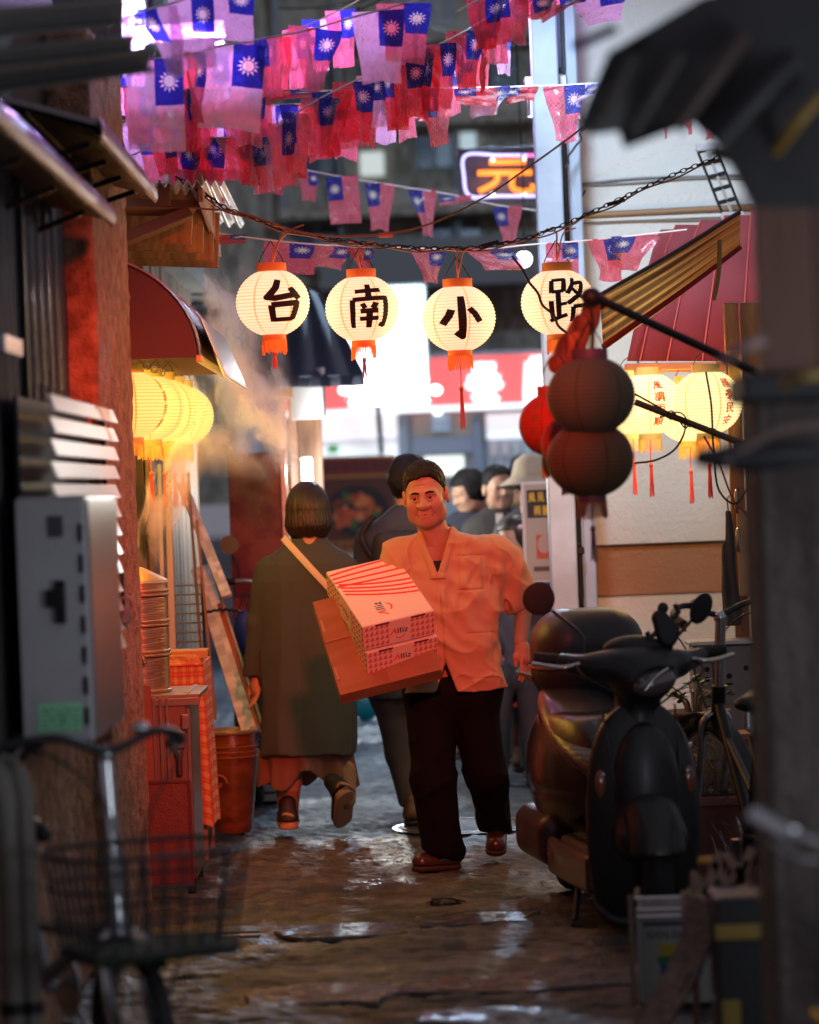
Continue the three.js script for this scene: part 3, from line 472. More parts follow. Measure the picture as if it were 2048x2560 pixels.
{ // dark tarpaulin canopy over the near right
  const O = at(1740, 200, 6.4), t = thing('dark_tarpaulin', 'dark tattered tarpaulin canopy jutting over the alley mouth', 'tarpaulin', O);
  const outline = [[1525, 128], [1640, 62], [1755, -5], [1900, -40], [2080, -70], [2080, 520], [1880, 520], [1838, 430], [1800, 362], [1735, 303], [1650, 335], [1568, 362], [1552, 318], [1474, 331], [1450, 306], [1490, 210]];
  const pts = outline.map(([x, y]) => { const p = at(x, y, 6.4).sub(O); return [p.x, p.y]; });
  const g = slab(pts, 0.008, 0.002), sub = toCreasedNormals(g, 0.5), p = sub.attributes.position;
  for (let i = 0; i < p.count; i++) p.setZ(i, p.getZ(i) + 0.9 * p.getX(i) * 0.3 + 0.02 * Math.sin(p.getX(i) * 40 + p.getY(i) * 24));
  sub.computeVertexNormals();
  part(t, 'canvas', sub, M([0.045, 0.045, 0.048], 0.65, 0, { bump: grain, bumpScale: 0.01 }));
  const fold = (a, b, r, c) => part(t, 'fold', tube([at(a[0], a[1], 6.36).sub(O), at((a[0] + b[0]) / 2 + 6, (a[1] + b[1]) / 2 - 10, 6.34).sub(O), at(b[0], b[1], 6.36).sub(O)], r, 10, 14), M(c, 0.6));
  fold([1580, 330], [1700, 140], 0.014, [0.05, 0.04, 0.036]); fold([1690, 320], [1860, 90], 0.02, [0.06, 0.035, 0.03]); fold([1500, 300], [1580, 140], 0.012, [0.05, 0.036, 0.03]); fold([1790, 360], [1990, 150], 0.022, [0.03, 0.03, 0.034]);
  part(t, 'pole', rod(at(1780, 380, 6.5).sub(O), at(2080, 470, 6.9).sub(O), 0.014), metalDark); part(t, 'tie_cord', tube([at(1430, 118, 6.4).sub(O), at(1480, 96, 6.4).sub(O), at(1540, 70, 6.4).sub(O)], 0.01, 8, 10), metalDark);
}
// ================================================================ the street behind
const glowWhite = (k) => M([0.7, 0.72, 0.75], 0.5, 0, { emissive: [k, k * 1.02, k * 1.05] });
{
  const Z = 30, c = at(1030, 1218, Z), t = thing('far_shop', 'shop across the street with red signboard and lit white windows', 'shop', V(c.x, 0, -Z));
  const U = (px, py, z = Z) => at(px, py, z).sub(t.position), slabAt = (name, x0, y0, x1, y1, z, d, m) => { const a = U((x0 + x1) / 2, (y0 + y1) / 2, z); return part(t, name, box((x1 - x0) * mpp(z), (y1 - y0) * mpp(z), d), m, a); };
  slabAt('wall', 600, 1000, 1460, 1720, Z + 0.4, 0.4, M([0.22, 0.23, 0.26], 0.7));
  const red = M([0.55, 0.03, 0.03], 0.5, 0, { emissive: [0.8, 0.15, 0.15] });
  slabAt('signboard', 690, 893, 1400, 1020, Z - 0.1, 0.16, red); slabAt('signboard_frame', 690, 886, 1400, 895, Z - 0.16, 0.1, steelGrey); slabAt('signboard_frame', 690, 1018, 1400, 1030, Z - 0.16, 0.14, glowWhite(1.2));
  const white = glowWhite(2.0), Q = (dx, dy, z = Z - 0.24) => U(dx, dy, z);
  const sign = (glyph, x, y, w, h, r) => GLYPHS[glyph].forEach((s) => part(t, 'sign_stroke', tube(s.map(([a, b]) => Q(x + a / 100 * w, y + b / 100 * h)), r, 8, 14), white));
  sign('taii', 1160, 905, 100, 104, 0.036); sign('min', 1310, 896, 90, 118, 0.05); sign('an', 860, 955, 60, 50, 0.03); sign('lu', 930, 950, 60, 60, 0.03); sign('yuan', 1000, 956, 70, 46, 0.03);
  slabAt('lit_window', 800, 1034, 1002, 1150, Z + 0.1, 0.1, glowWhite(0.66)); slabAt('lit_window', 1216, 1032, 1372, 1096, Z + 0.1, 0.1, glowWhite(0.55)); slabAt('lit_window', 1060, 1140, 1160, 1190, Z + 0.1, 0.1, M([0.7, 0.7, 0.6], 0.5, 0, { emissive: [0.8, 0.85, 0.75] }));
  slabAt('shelf', 800, 1098, 1002, 1102, Z, 0.1, M([0.5, 0.3, 0.4], 0.5)); slabAt('green_poster', 820, 1112, 846, 1132, Z + 0.02, 0.02, M([0.1, 0.5, 0.15], 0.5));
  slabAt('door_frame', 1004, 1034, 1030, 1640, Z, 0.12, M([0.2, 0.21, 0.25], 0.5)); slabAt('door_frame', 1190, 1034, 1214, 1640, Z, 0.12, M([0.14, 0.15, 0.2], 0.5)); slabAt('door_panel', 1030, 1034, 1190, 1090, Z + 0.1, 0.08, M([0.4, 0.34, 0.29], 0.6)); slabAt('door_plate', 1078, 1034, 1128, 1078, Z, 0.04, M([0.3, 0.38, 0.5], 0.4)); slabAt('door_panel', 1030, 1092, 1190, 1136, Z + 0.06, 0.08, M([0.16, 0.17, 0.22], 0.5));
  slabAt('shelf_goods', 1220, 1098, 1372, 1190, Z + 0.08, 0.06, M([0.34, 0.33, 0.37], 0.6)); for (let k = 0; k < 5; k++) slabAt('jar', 1228 + k * 28, 1104, 1244 + k * 28, 1140, Z, 0.06, M([0.55 - 0.06 * k, 0.4, 0.38], 0.4));
  slabAt('door_lamp', 1086, 1024, 1104, 1036, Z - 0.05, 0.08, glowWhite(3));
const under = U(1040, 1026, Z - 0.3); rectLight('sign_strip_light', [0.66, 0.82, 1], 36, 2.5, 0.08, t.position.clone().add(under), t.position.clone().add(under).add(V(0, -1.2, 3)));
}
{ // food poster on the stall front
  const Z = 26, P0 = at(893, 1262, Z), t = thing('food_poster', 'tall brown food poster with orange dish picture and gilt frame', 'poster', P0), art = canvasTexture(384, 512, (c, w, h) => {
    c.fillStyle = '#5a2312'; c.fillRect(0, 0, w, h); c.fillStyle = '#7a1d12'; c.fillRect(0, 0, w, 90); const r = rng(17);
    for (let i = 0; i < 7; i++) { c.fillStyle = '#35110b'; c.fillRect(26 + i * 50, 24, 34, 46); c.fillStyle = '#8d2a19'; c.fillRect(34 + i * 50, 34, 18, 8); c.fillRect(30 + i * 50, 52, 26, 6); }
    c.fillStyle = '#b06a1c'; c.fillRect(0, 92, w, 14); c.fillStyle = '#160d10'; c.beginPath(); c.ellipse(w / 2, 290, 158, 140, 0, 0, 7); c.fill();
    for (let i = 0; i < 26; i++) { c.fillStyle = ['#c7501f', '#a83a14', '#d9713a', '#7f2a10', '#3a5a20'][Math.floor(r() * 5)]; c.beginPath(); c.ellipse(w / 2 + (r() - 0.5) * 210, 290 + (r() - 0.5) * 180, 22 + r() * 22, 14 + r() * 16, r() * 3, 0, 7); c.fill(); }
    c.fillStyle = '#a0601c'; c.fillRect(0, 452, w, 60); c.fillStyle = '#4a1c0c'; for (let i = 0; i < 8; i++) c.fillRect(20 + i * 44, 468, 30, 26);
  });
  part(t, 'print', new THREE.PlaneGeometry(0.62, 0.76), M([0.9, 0.9, 0.9], 0.5, 0, { map: art }), V(0, 0, 0.022)); part(t, 'board', box(0.66, 0.8, 0.04), M([0.35, 0.18, 0.05], 0.5)); each(t, 'leg', [box(0.03, 0.95, 0.03, -0.25, -0.87, -0.02), box(0.03, 0.95, 0.03, 0.25, -0.87, -0.02)], metalDark);
}
{ // tall lit sign
  const Z = 27, P0 = at(968, 862, Z), t = thing('tall_lit_sign', 'tall glaring white lit sign of stacked bright letters', 'sign', P0), k = mpp(Z);
  part(t, 'sign_case', box(0.7, 1.02, 0.14, 0, 0, -0.08), M([0.2, 0.2, 0.2], 0.5)); part(t, 'sign_face', box(0.66, 0.98, 0.02), M([0.8, 0.8, 0.8], 0.4, 0, { emissive: [1.5, 1.6, 1.62] }));
  const r = rng(77);
  for (let row = 0; row < 6; row++) for (let i = 0; i < 3; i++) part(t, 'sign_letter', box(0.17 + 0.05 * r(), 0.1, 0.06, 0, 0, 0, 0.02), M([0.7, 0.7, 0.7], 0.4, 0, { emissive: i === 2 || row === 0 ? [1.2, 2.2, 1.9] : row > 4 ? [2.4, 1.5, 1.5] : [2.4, 2.4, 2.4] }), V(-0.24 + i * 0.23, 0.43 - row * 0.17, 0.05));
  for (let i = 0; i < 7; i++) part(t, 'lower_letter', ball(0.04, 0, 0, 0, 1.3, 1, 0.5, 10), glowWhite(2.6), at(862 + i * 38, 975 - (i % 3) * 6, Z).sub(P0));
  part(t, 'mount', bar(V(-0.1, -0.45, -0.1), V(-0.1, -1.0, -2.9), 0.05, 0.05), metalDark);
  pointLight('tall_sign_light', [0.8, 0.92, 1], 14, P0.clone().add(V(0, -0.5, 0.35)), 0.05);
}
{ // neon sign with one character
  const Z = 20, P0 = at(1245, 440, Z), k = mpp(Z), t = thing('neon_sign', 'small dark sign box with orange neon character and blue-white tube border', 'sign', P0);
  const U = (px, py, dz = 0.03) => at(px, py, Z - dz).sub(P0), s = 0.5;
  part(t, 'sign_box', box(0.49, 0.33, 0.09, 0, 0, -0.06), M([0.03, 0.02, 0.05], 0.5)); part(t, 'back_rim', box(0.51, 0.02, 0.11, 0, 0.17, -0.06), metalDark);
  part(t, 'border_tube', tube([U(1338, 388), U(1250, 388), U(1162, 390), U(1160, 440), U(1172, 488), U(1250, 490), U(1344, 490)], 0.009, 8, 60), M([0.3, 0.3, 0.4], 0.4, 0, { emissive: [0.95, 1.0, 2.2] })); part(t, 'border_end_tube', rod(U(1336, 388), U(1318, 388), 0.0095), M([0.7, 0.2, 0.5], 0.3, 0, { emissive: [1.6, 0.2, 0.8] }));
  for (const st of GLYPHS.yuan) part(t, 'character_tube', tube(st.map(([a, b]) => U(1178 + a * 1.62, 394 + b * 0.92, 0.04)), 0.019, 10, 20), M([0.3, 0.1, 0.02], 0.4, 0, { emissive: [1.9, 0.4, 0.03] }));
  for (const [x, y] of [[1232, 400], [1310, 398], [1232, 486], [1310, 486]]) part(t, 'tube_holder', ball(0.014), glowWhite(2), U(x, y, 0.05));
  part(t, 'bracket', bar(V(0.24, 0.1, -0.08), V(0.5, 0.14, -0.08), 0.03, 0.03), metalDark);
  pointLight('neon_sign_light', [1, 0.5, 0.35], 0.3, P0.clone().add(V(0, 0, 0.2)), 0.1);
}
{ // concrete apartment block that closes the view above the street
  const Z = 36, c = at(940, 400, Z), t = thing('apartment_block', 'tall beige concrete apartment block with balconies behind the bunting', 'building', V(c.x, 0, -Z));
  const U = (px, py, z = Z) => at(px, py, z).sub(t.position), piece = (name, x0, y0, x1, y1, z, d, m) => part(t, name, box((x1 - x0) * mpp(z), (y1 - y0) * mpp(z), d), m, U((x0 + x1) / 2, (y0 + y1) / 2, z));
  const conc = M([0.5, 0.44, 0.35], 0.8, 0, { bump: stucco, bumpScale: 0.02, map: wearTint([0.55, 0.5, 0.45], [1, 1, 1], 551, 3, 1, 4) }), dark = M([0.03, 0.032, 0.04], 0.3), mid = M([0.26, 0.27, 0.28], 0.7);
  piece('wall', 200, -500, 1900, 1240, Z + 0.6, 0.5, conc);
  for (const y of [95, 300, 520, 690]) { piece('balcony_slab', 700, y, 1330, y + 26, Z - 0.2, 0.9, conc); piece('balcony_front', 860, y - 48, 1330, y - 10, Z - 0.6, 0.05, M([0.4, 0.36, 0.29], 0.8)); }
  for (let k = 0; k < 17; k++) piece('railing_bar', 985 + k * 9, -20, 988 + k * 9, 62, Z - 0.65, 0.03, M([0.3, 0.32, 0.36], 0.4, 0.5));
  for (const [x0, y0, x1, y1] of [[700, 190, 830, 290], [760, 330, 850, 440], [1040, 340, 1130, 420], [1180, 150, 1290, 240], [560, 120, 660, 260], [740, 560, 850, 680], [1060, 550, 1200, 640], [900, 160, 980, 260]]) { const w = piece('window', x0, y0, x1, y1, Z + 0.3, 0.08, dark); part(w, 'pane', box((x1 - x0) * 0.44 * mpp(Z), (y1 - y0) * 0.8 * mpp(Z), 0.01), M([0.1, 0.12, 0.16], 0.08), V(-(x1 - x0) * 0.24 * mpp(Z), 0, 0.05)); part(w, 'frame', box(0.05, (y1 - y0) * mpp(Z), 0.06), mid, V(0, 0, 0.04)); }
  piece('lit_window', 900, 380, 960, 440, Z + 0.26, 0.06, M([0.6, 0.6, 0.55], 0.5, 0, { emissive: [0.5, 0.55, 0.52] })); piece('lit_window', 1150, 320, 1190, 400, Z + 0.26, 0.06, M([0.6, 0.6, 0.55], 0.5, 0, { emissive: [0.35, 0.45, 0.5] }));
  for (const [x, y] of [[870, 470], [1060, 660], [640, 360]]) { const a = piece('air_conditioner', x - 34, y - 24, x + 34, y + 24, Z - 0.1, 0.3, M([0.4, 0.42, 0.42], 0.5)); part(a, 'fan_grille', new THREE.TorusGeometry(0.075, 0.012, 6, 24), metalDark, V(-0.03, 0, 0.16)); }
  for (const [x0, x1] of [[690, 708], [838, 850], [1128, 1140]]) piece('drainpipe', x0, -200, x1, 760, Z - 0.1, 0.08, mid);
  piece('shop_box', 800, 600, 1330, 720, Z - 1.2, 0.6, M([0.18, 0.17, 0.16], 0.7)); 
}
{ // cables hung across the street
  const r = rng(61);
  const wires = [[[300, 100], [560, 60], 17, 10], [[420, 210], [900, 20], 15, 14], [[560, 150], [1010, -30], 18, 18], [[860, 130], [855, 560], 22, 6], [[1010, 40], [1340, 110], 24, 20], [[700, 20], [980, -20], 20, 14], [[1120, 240], [1300, 170], 24, 10], [[1450, 40], [1560, -20], 14.5, 4], [[1410, 420], [1470, 300], 15, 3], [[1280, 640], [1440, 860], 12.4, 12], [[860, 560], [870, 690], 22, 4]];
  const where = ['between hut and hidden upper floor', 'through the upper bunting flags', 'behind the big hanging flag', 'dangling down the apartment block front', 'under the apartment block railing', 'above the topmost flag row', 'beneath the projecting window box', 'up the stucco wall top', 'curling beside the neon sign', 'slanting past the rightmost character lantern', 'beneath the long dangling cable'];
  wires.forEach(([a, b, z, sag], i) => single('overhead_cable', tube([...Array(9)].map((_, k) => { const u = k / 8; return at(mix(a[0], b[0], u) + 6 * noise(k, i), mix(a[1], b[1], u) + sag * 4 * u * (1 - u), z); }), 0.006, 6, 40), M([0.012, 0.012, 0.014], 0.5), 'thin black overhead cable ' + where[i], 'cable'));
}
{ // bare bulb
  const P0 = at(1310, 648, 18.5), t = thing('bare_bulb', 'bare glowing white bulb on a short black flex beyond the lanterns', 'bulb', P0);
  part(t, 'bulb_glass', ball(0.045), M([1, 1, 1], 0.3, 0, { emissive: [9, 9, 8.6] })); part(t, 'socket', cyl(0.02, 0.02, 0.05, 12, 0, 0.06, 0), metalDark); part(t, 'flex', tube([V(0, 0.08, 0), V(0.01, 0.3, 0), V(0, 1.6, 0)], 0.005, 6), metalDark);
  pointLight('bare_bulb_light', [1, 0.98, 0.93], 2.6, P0.clone(), 0.04);
}

// ================================================================ lamps outside the frame, some inferred from their light, some added for fill
{ // red shaded lamp over the alley mouth, above the frame and in front of the bunting
  const p = V(0.3, 3.06, -7.2), aim = V(-0.55, 1.25, -13), t = thing('red_lamp', 'red shaded lamp hung over the alley mouth above the frame', 'lamp', p), d = aim.clone().sub(p).normalize(), q = new THREE.Quaternion().setFromUnitVectors(V(0, 0, 1), d);
  part(t, 'lamp_shade', lathe([[0.05, -0.12], [0.07, -0.1], [0.17, 0.06], [0.175, 0.06], [0.075, -0.11]], 32).rotateX(Math.PI / 2).applyQuaternion(q), M([0.2, 0.02, 0.02], 0.5)); part(t, 'lamp_bulb', ball(0.05, 0, 0, 0, 1, 1, 1, 16), M([0.7, 0.1, 0.05], 0.4, 0, { emissive: [4, 0.4, 0.12] })); part(t, 'flex', rod(V(0, 0, 0).addScaledVector(d, -0.11), V(0, 1.1, 0.1), 0.006), metalDark);
  const l = new THREE.SpotLight(new THREE.Color().setRGB(1, 0.085, 0.028), 104, 0, 0.285, 0.62); l.name = 'red_lamp_beam'; l.castShadow = true; l.shadow.radius = 6; l.position.copy(p).addScaledVector(d, 0.09); l.target.position.copy(aim); scene.add(l, l.target);
}
{ // added drinks machine, unseen, made up to give the near left wall cool light
  const p = V(1.95, 0, -5.0), t = thing('added_vending_machine', 'added lit drinks machine outside the frame giving cool light to the near left wall', 'vending machine', p, -Math.PI / 2 - 0.55);
  part(t, 'cabinet', box(0.9, 1.83, 0.6, 0, 0.92, -0.3, 0.02), M([0.5, 0.5, 0.52], 0.4)); part(t, 'added_lit_front', box(0.76, 1.2, 0.01, 0, 1.15, 0.006), M([0.7, 0.72, 0.75], 0.4, 0, { emissive: [1.8, 1.95, 2.2] })); part(t, 'delivery_flap', box(0.5, 0.16, 0.02, 0, 0.3, 0.008), metalDark);
  const n = V(0, 0, 1).applyAxisAngle(V(0, 1, 0), -Math.PI / 2 - 0.55), c = p.clone().add(V(0, 1.15, 0)).addScaledVector(n, 0.03); rectLight('added_vending_light', [0.8, 0.89, 1], 4.6, 0.76, 1.2, c, c.clone().add(n));
}
{ // cool floodlight above the frame, aimed at the stucco house
  const p = V(0.35, 4.2, -12.3), aim = V(1.25, 2.25, -15.6), t = thing('floodlight', 'cool white floodlight above the bunting aimed at the stucco house', 'floodlight', p), d = aim.clone().sub(p).normalize(), q = new THREE.Quaternion().setFromUnitVectors(V(0, 0, 1), d);
  part(t, 'lamp_housing', box(0.32, 0.24, 0.08, 0, 0, -0.05, 0.02).applyQuaternion(q), M([0.1, 0.1, 0.11], 0.4, 0.5)); part(t, 'lamp_glass', box(0.28, 0.2, 0.01).applyQuaternion(q), M([0.8, 0.85, 0.9], 0.4, 0, { emissive: [5, 5.6, 6.4] })); part(t, 'arm', rod(V(0, 0.05, 0), V(0.9, 0.5, 0), 0.025), steelGrey);
  const l = new THREE.SpotLight(new THREE.Color().setRGB(0.62, 0.82, 1), 48, 0, 0.58, 0.8); l.name = 'floodlight_beam'; l.castShadow = true; l.shadow.radius = 14; l.position.copy(p).addScaledVector(d, 0.03); l.target.position.copy(aim); scene.add(l, l.target);
}
{ // added unseen lamp over the crossing, put in to brighten block and road
  const p = V(0.9, 6.0, -25), t = thing('added_street_lamp', 'added unseen street lamp over the crossing, brightening the apartment block', 'street lamp', p);
  part(t, 'lamp_head', box(0.7, 0.08, 0.3, 0, 0.06, 0, 0.02), M([0.4, 0.4, 0.42], 0.4, 0.5)); part(t, 'lamp_glass', box(0.6, 0.02, 0.24, 0, 0.008, 0), M([0.8, 0.85, 0.9], 0.4, 0, { emissive: [5, 5.6, 6.4] })); part(t, 'arm', rod(V(0, 0.1, 0), V(2.4, 0.5, 0), 0.03), steelGrey);
  pointLight('added_crossing_light', [0.5, 0.72, 1], 90, p.clone().add(V(0, -0.06, 0)), 0.12);
}
{ // violet tube light on the upper left house
  const a = at(250, 95, 16.4), b = at(560, 70, 16.4), t = thing('violet_tube_light', 'violet tube light glowing behind the upper left bunting', 'lamp', a), d = b.clone().sub(a);
  part(t, 'glow_tube', rod(V(0, 0, 0), d, 0.04), M([0.8, 0.5, 0.9], 0.3, 0, { emissive: [5, 3.2, 8] })); part(t, 'added_light_shield', bar(V(0, -0.075, 0.05), d.clone().add(V(0, -0.075, 0.05)), 0.24, 0.012, Math.PI / 2), metalDark); part(t, 'batten', bar(V(0, 0.05, -0.05), d.clone().add(V(0, 0.05, -0.05)), 0.06, 0.05), metalDark); each(t, 'hanger', [rod(V(0, 0.05, -0.05), V(-0.1, 0.9, -0.1), 0.008), rod(d, d.clone().add(V(0.1, 0.9, -0.1)), 0.008)], metalDark);  // board under the tube is added to keep violet light off the ground
  rectLight('violet_tube_glow', [0.68, 0.42, 1], 13000, d.length(), 0.06, a.clone().add(b).multiplyScalar(0.5).add(V(0, -0.04, 0.06)), a.clone().add(b).multiplyScalar(0.5).add(V(0.6, 0.1, 3)));
}

// ================================================================ paper lanterns
function paperTexture(paper, rib, ink, draw) {
  return canvasTexture(1024, 512, (c, w, h) => {
    c.fillStyle = paper; c.fillRect(0, 0, w, h);
    const r = rng(3);
    for (let i = 0; i < 900; i++) { c.globalAlpha = 0.05; c.fillStyle = r() < 0.5 ? '#fff' : rib; c.fillRect(r() * w, r() * h, 6 + r() * 30, 1 + r() * 3); }
    c.globalAlpha = 0.75; c.strokeStyle = rib; c.lineWidth = 3; for (let i = 1; i < 24; i++) { c.beginPath(); c.moveTo(0, i * h / 24); c.lineTo(w, i * h / 24); c.stroke(); }
    c.globalAlpha = 0.6; for (let i = 0; i < 6; i++) { c.lineWidth = 7; c.beginPath(); for (let y = 0; y <= h; y += 11) c.lineTo(i * w / 6 + 40 + (y % 22 ? 2 : -2), y); c.stroke(); }
    c.globalAlpha = 1; draw?.(c, w, h, ink);
  });
}
const column = (glyphs, u, width, color) => (c, w, h) => glyphs.forEach((g, i) => brush(c, g, u * w - 26, 96 + i * 84, 52, 66, width, color, i + 1));
const letter = (g, size = 1.18, width = 34) => (c, w, h) => { brush(c, g, w / 2 - 92 * size, h / 2 - 128 * size, 184 * size, 250 * size, width, '#0a0505', 5, 'butt'); const r = rng(31); c.globalAlpha = 0.5; c.fillStyle = '#5a1c10'; for (let i = 0; i < 60; i++) { c.fillRect(w / 2 - 90 + r() * 180, h / 2 - 120 + r() * 240, 2 + 2 * r(), 2); } c.globalAlpha = 1; };
function lanternShape(r, squash = 0.86) {
  const p = [], n = 24, cap = 0.3;
  for (let i = 0; i <= n * 4; i++) { const t = i / (n * 4), a = mix(-1.24, 1.24, t), ridge = 0.5 - 0.5 * Math.cos(t * n * 2 * Math.PI); p.push([Math.cos(a) * r * (0.972 + 0.028 * ridge), Math.sin(a) * r * squash / Math.sin(1.24)]); }
  return lathe(p, 60);
}
function lantern(label, group, P, { r = 0.15, map, paper, glow, collar = [0.7, 0.22, 0.04], yaw = 0, tassel = 0, tasselColor = [0.6, 0.08, 0.05], fringe = [0.75, 0.28, 0.06], light, hang = 0.12, squash = 0.86, tilt = 0 }) {
  const t = thing('paper_lantern', label, 'lantern', P, 0, group);
  const m = M(paper ?? [0.85, 0.8, 0.7], 0.75, 0, { map, transmission: glow ? 0 : 0.15 });
  if (glow) { m.emissive.setRGB(...glow); m.emissiveMap = map; }
  const rim = M(collar, 0.55), frm = M(fringe, 0.7), top = r * squash;
  const globe = part(t, 'lantern_paper', lanternShape(r, squash), m); globe.rotation.set(tilt, Math.PI + yaw, 0);
  part(t, 'top_collar', lathe([[r * 0.36, top - 0.012], [r * 0.4, top - 0.012], [r * 0.4, top + 0.03], [r * 0.36, top + 0.03]], 32), rim);
  part(t, 'bottom_collar', lathe([[r * 0.3, -top + 0.012], [r * 0.33, -top + 0.012], [r * 0.33, -top - 0.024], [r * 0.3, -top - 0.024]], 32), rim);
  const strands = [], q = rng(Math.round(P.x * 1000) + 7);
  for (let i = 0; i < 44; i++) { const a = i / 44 * Math.PI * 2, l = 0.042 + 0.016 * q(), x = Math.cos(a) * r * 0.32, z = Math.sin(a) * r * 0.32; strands.push(rod(V(x, -top - 0.02, z), V(x * (1 + 0.12 * (q() - 0.3)), -top - 0.024 - l, z * (1 + 0.12 * (q() - 0.3))), 0.0026, 0.0018, 5)); }
  part(t, 'fringe', strands, frm);
  part(t, 'bail_wire', [tube([V(-r * 0.37, top + 0.02, 0), V(-r * 0.25, top + 0.06, 0.01), V(0, top + hang, 0)], 0.0022, 5, 12), tube([V(r * 0.37, top + 0.02, 0), V(r * 0.25, top + 0.06, -0.01), V(0, top + hang, 0)], 0.0022, 5, 12)], metalDark);
  if (tassel) {
    const y = -top - 0.02, tm = M(tasselColor, 0.6), threads = []; threads.push(rod(V(0, y, 0), V(0, y - tassel * 0.45, 0), 0.0022)); threads.push(ball(0.009, 0, y - tassel * 0.45, 0, 1, 1.4, 1, 10)); threads.push(ball(0.007, 0, y - tassel * 0.5, 0, 1, 1, 1, 8));
    for (let i = 0; i < 9; i++) { const a = i / 9 * 6.28; threads.push(rod(V(Math.cos(a) * 0.004, y - tassel * 0.48, Math.sin(a) * 0.004), V(Math.cos(a) * 0.009, y - tassel * (0.94 + 0.06 * q()), Math.sin(a) * 0.009), 0.0025, 0.002, 5)); }
    part(t, 'tassel', threads, tm);
  }
  if (glow) pointLight('lantern_light', light[0], light[1], P.clone(), r * 0.35);
  return t;
}
const warmPaper = '#fff3de', warmGlow = [1.12, 0.84, 0.64], warmLight = [[1, 0.5, 0.17], 0.24];
lantern('glowing cream lantern with black two-part character at the chain end by the timber canopy', 'lettered lanterns hung from the chain', at(682, 757, 12.9), { map: paperTexture(warmPaper, '#d98a48', '', letter('tai')), glow: warmGlow, light: warmLight, yaw: 0.32, tassel: 0.12, tilt: 0.03 });
lantern('glowing cream lantern with black many-stroke character in a tall frame', 'lettered lanterns hung from the chain', at(906, 772, 12.9), { map: paperTexture(warmPaper, '#d98a48', '', letter('nan', 1.18, 28)), glow: warmGlow, light: warmLight, yaw: 0.2, tassel: 0.13, tasselColor: [0.2, 0.05, 0.2], tilt: -0.02 });
lantern('glowing cream lantern with black three-stroke character and long tassel', 'lettered lanterns hung from the chain', at(1147, 796, 12.9), { map: paperTexture(warmPaper, '#d98a48', '', letter('xiao', 1.12, 36)), glow: warmGlow, light: warmLight, yaw: 0.04, tassel: 0.3, tasselColor: [0.45, 0.06, 0.07], tilt: 0.02 });
lantern('glowing cream lantern with black two-sided character partly behind the black pole', 'lettered lanterns hung from the chain', at(1395, 756, 12.9), { map: paperTexture(warmPaper, '#d98a48', '', letter('lu', 1.22, 23)), glow: warmGlow, light: warmLight, yaw: 0.28, tassel: 0 });
// yellow lanterns under the hood on the left
const yellowMap = paperTexture('#fff0b0', '#a8772a', '', column(['feng', 'tiao', 'yu', 'shun'], 0.72, 6, '#b06a28')), yellowGlow = [1.06, 0.86, 0.46], yellowLight = [[1, 0.56, 0.1], 0.55];
[[325, 1012, 12.75, 'yellow glowing lantern half hidden by the brown pier'], [372, 1020, 13.15, 'yellow glowing lantern second from the brown pier'], [405, 1026, 13.6, 'yellow glowing lantern third from the brown pier'], [430, 1034, 14.1, 'yellow glowing lantern fourth from the brown pier'], [452, 1040, 14.6, 'yellow glowing lantern farthest from the brown pier, in the steam']].forEach(([px, py, z, label], i) =>
  lantern(label, 'yellow lanterns under the stall hood', at(px, py, z), { map: yellowMap, glow: yellowGlow, light: yellowLight, yaw: i * 0.9, tassel: 0.27, tasselColor: [0.75, 0.14, 0.04], collar: [0.8, 0.6, 0.2], fringe: [0.85, 0.62, 0.2], r: 0.152, hang: 0.1 }));
// pale lanterns with red writing under the red awning on the right
const blessing = (l, u) => paperTexture('#fff2cc', '#c8a050', '', column(l, u, 7, '#b33a22')), paleGlow = [1.3, 1.15, 0.8], paleLight = [[1, 0.58, 0.16], 0.58];
[[1622, 1010, 13.9, ['feng', 'tiao', 'yu', 'shun'], -0.3, 'pale yellow lantern with red column of writing, beside the dark lanterns'], [1768, 1006, 13.4, ['guo', 'taii', 'min', 'an'], 0.05, 'pale yellow lantern with red column of writing, beside the timber board'], [1580, 1012, 14.3, ['guo', 'taii', 'min', 'an'], 2.2, 'pale yellow lantern mostly hidden behind the two dark lanterns'], [1722, 1030, 14.2, ['feng', 'tiao', 'yu', 'shun'], 2.4, 'pale yellow lantern behind the two that carry red writing']].forEach(([px, py, z, text, yaw, label]) =>
  lantern(label, 'pale lanterns under the red awning', at(px, py, z), { map: blessing(text, 0.59), glow: paleGlow, light: paleLight, yaw, tassel: 0.26, tasselColor: [0.7, 0.06, 0.05], collar: [0.75, 0.55, 0.2], fringe: [0.8, 0.55, 0.15], hang: 0.09 }));
// unlit lanterns on the black pole
const dullMap = paperTexture('#9a8a72', '#5a4630', ''), redMap = paperTexture('#c0331c', '#6b160c', '', column(['feng', 'tiao', 'yu', 'shun'], 0.5, 7, '#8a5a1a'));
lantern('unlit grey-brown lantern hanging from the tip of the black pole', 'unlit lanterns on the black pole', at(1478, 990, 10.4), { map: dullMap, paper: [0.34, 0.46, 0.4], collar: [0.1, 0.05, 0.1], fringe: [0.1, 0.06, 0.05], r: 0.146, yaw: 0.4, squash: 0.84 });
lantern('unlit red-brown lantern hanging beneath the grey-brown one', 'unlit lanterns on the black pole', at(1476, 1148, 10.45), { map: dullMap, paper: [0.46, 0.32, 0.2], collar: [0.14, 0.04, 0.06], fringe: [0.3, 0.12, 0.06], r: 0.145, yaw: 0.1, tassel: 0.2, tasselColor: [0.18, 0.02, 0.05], squash: 0.82 });
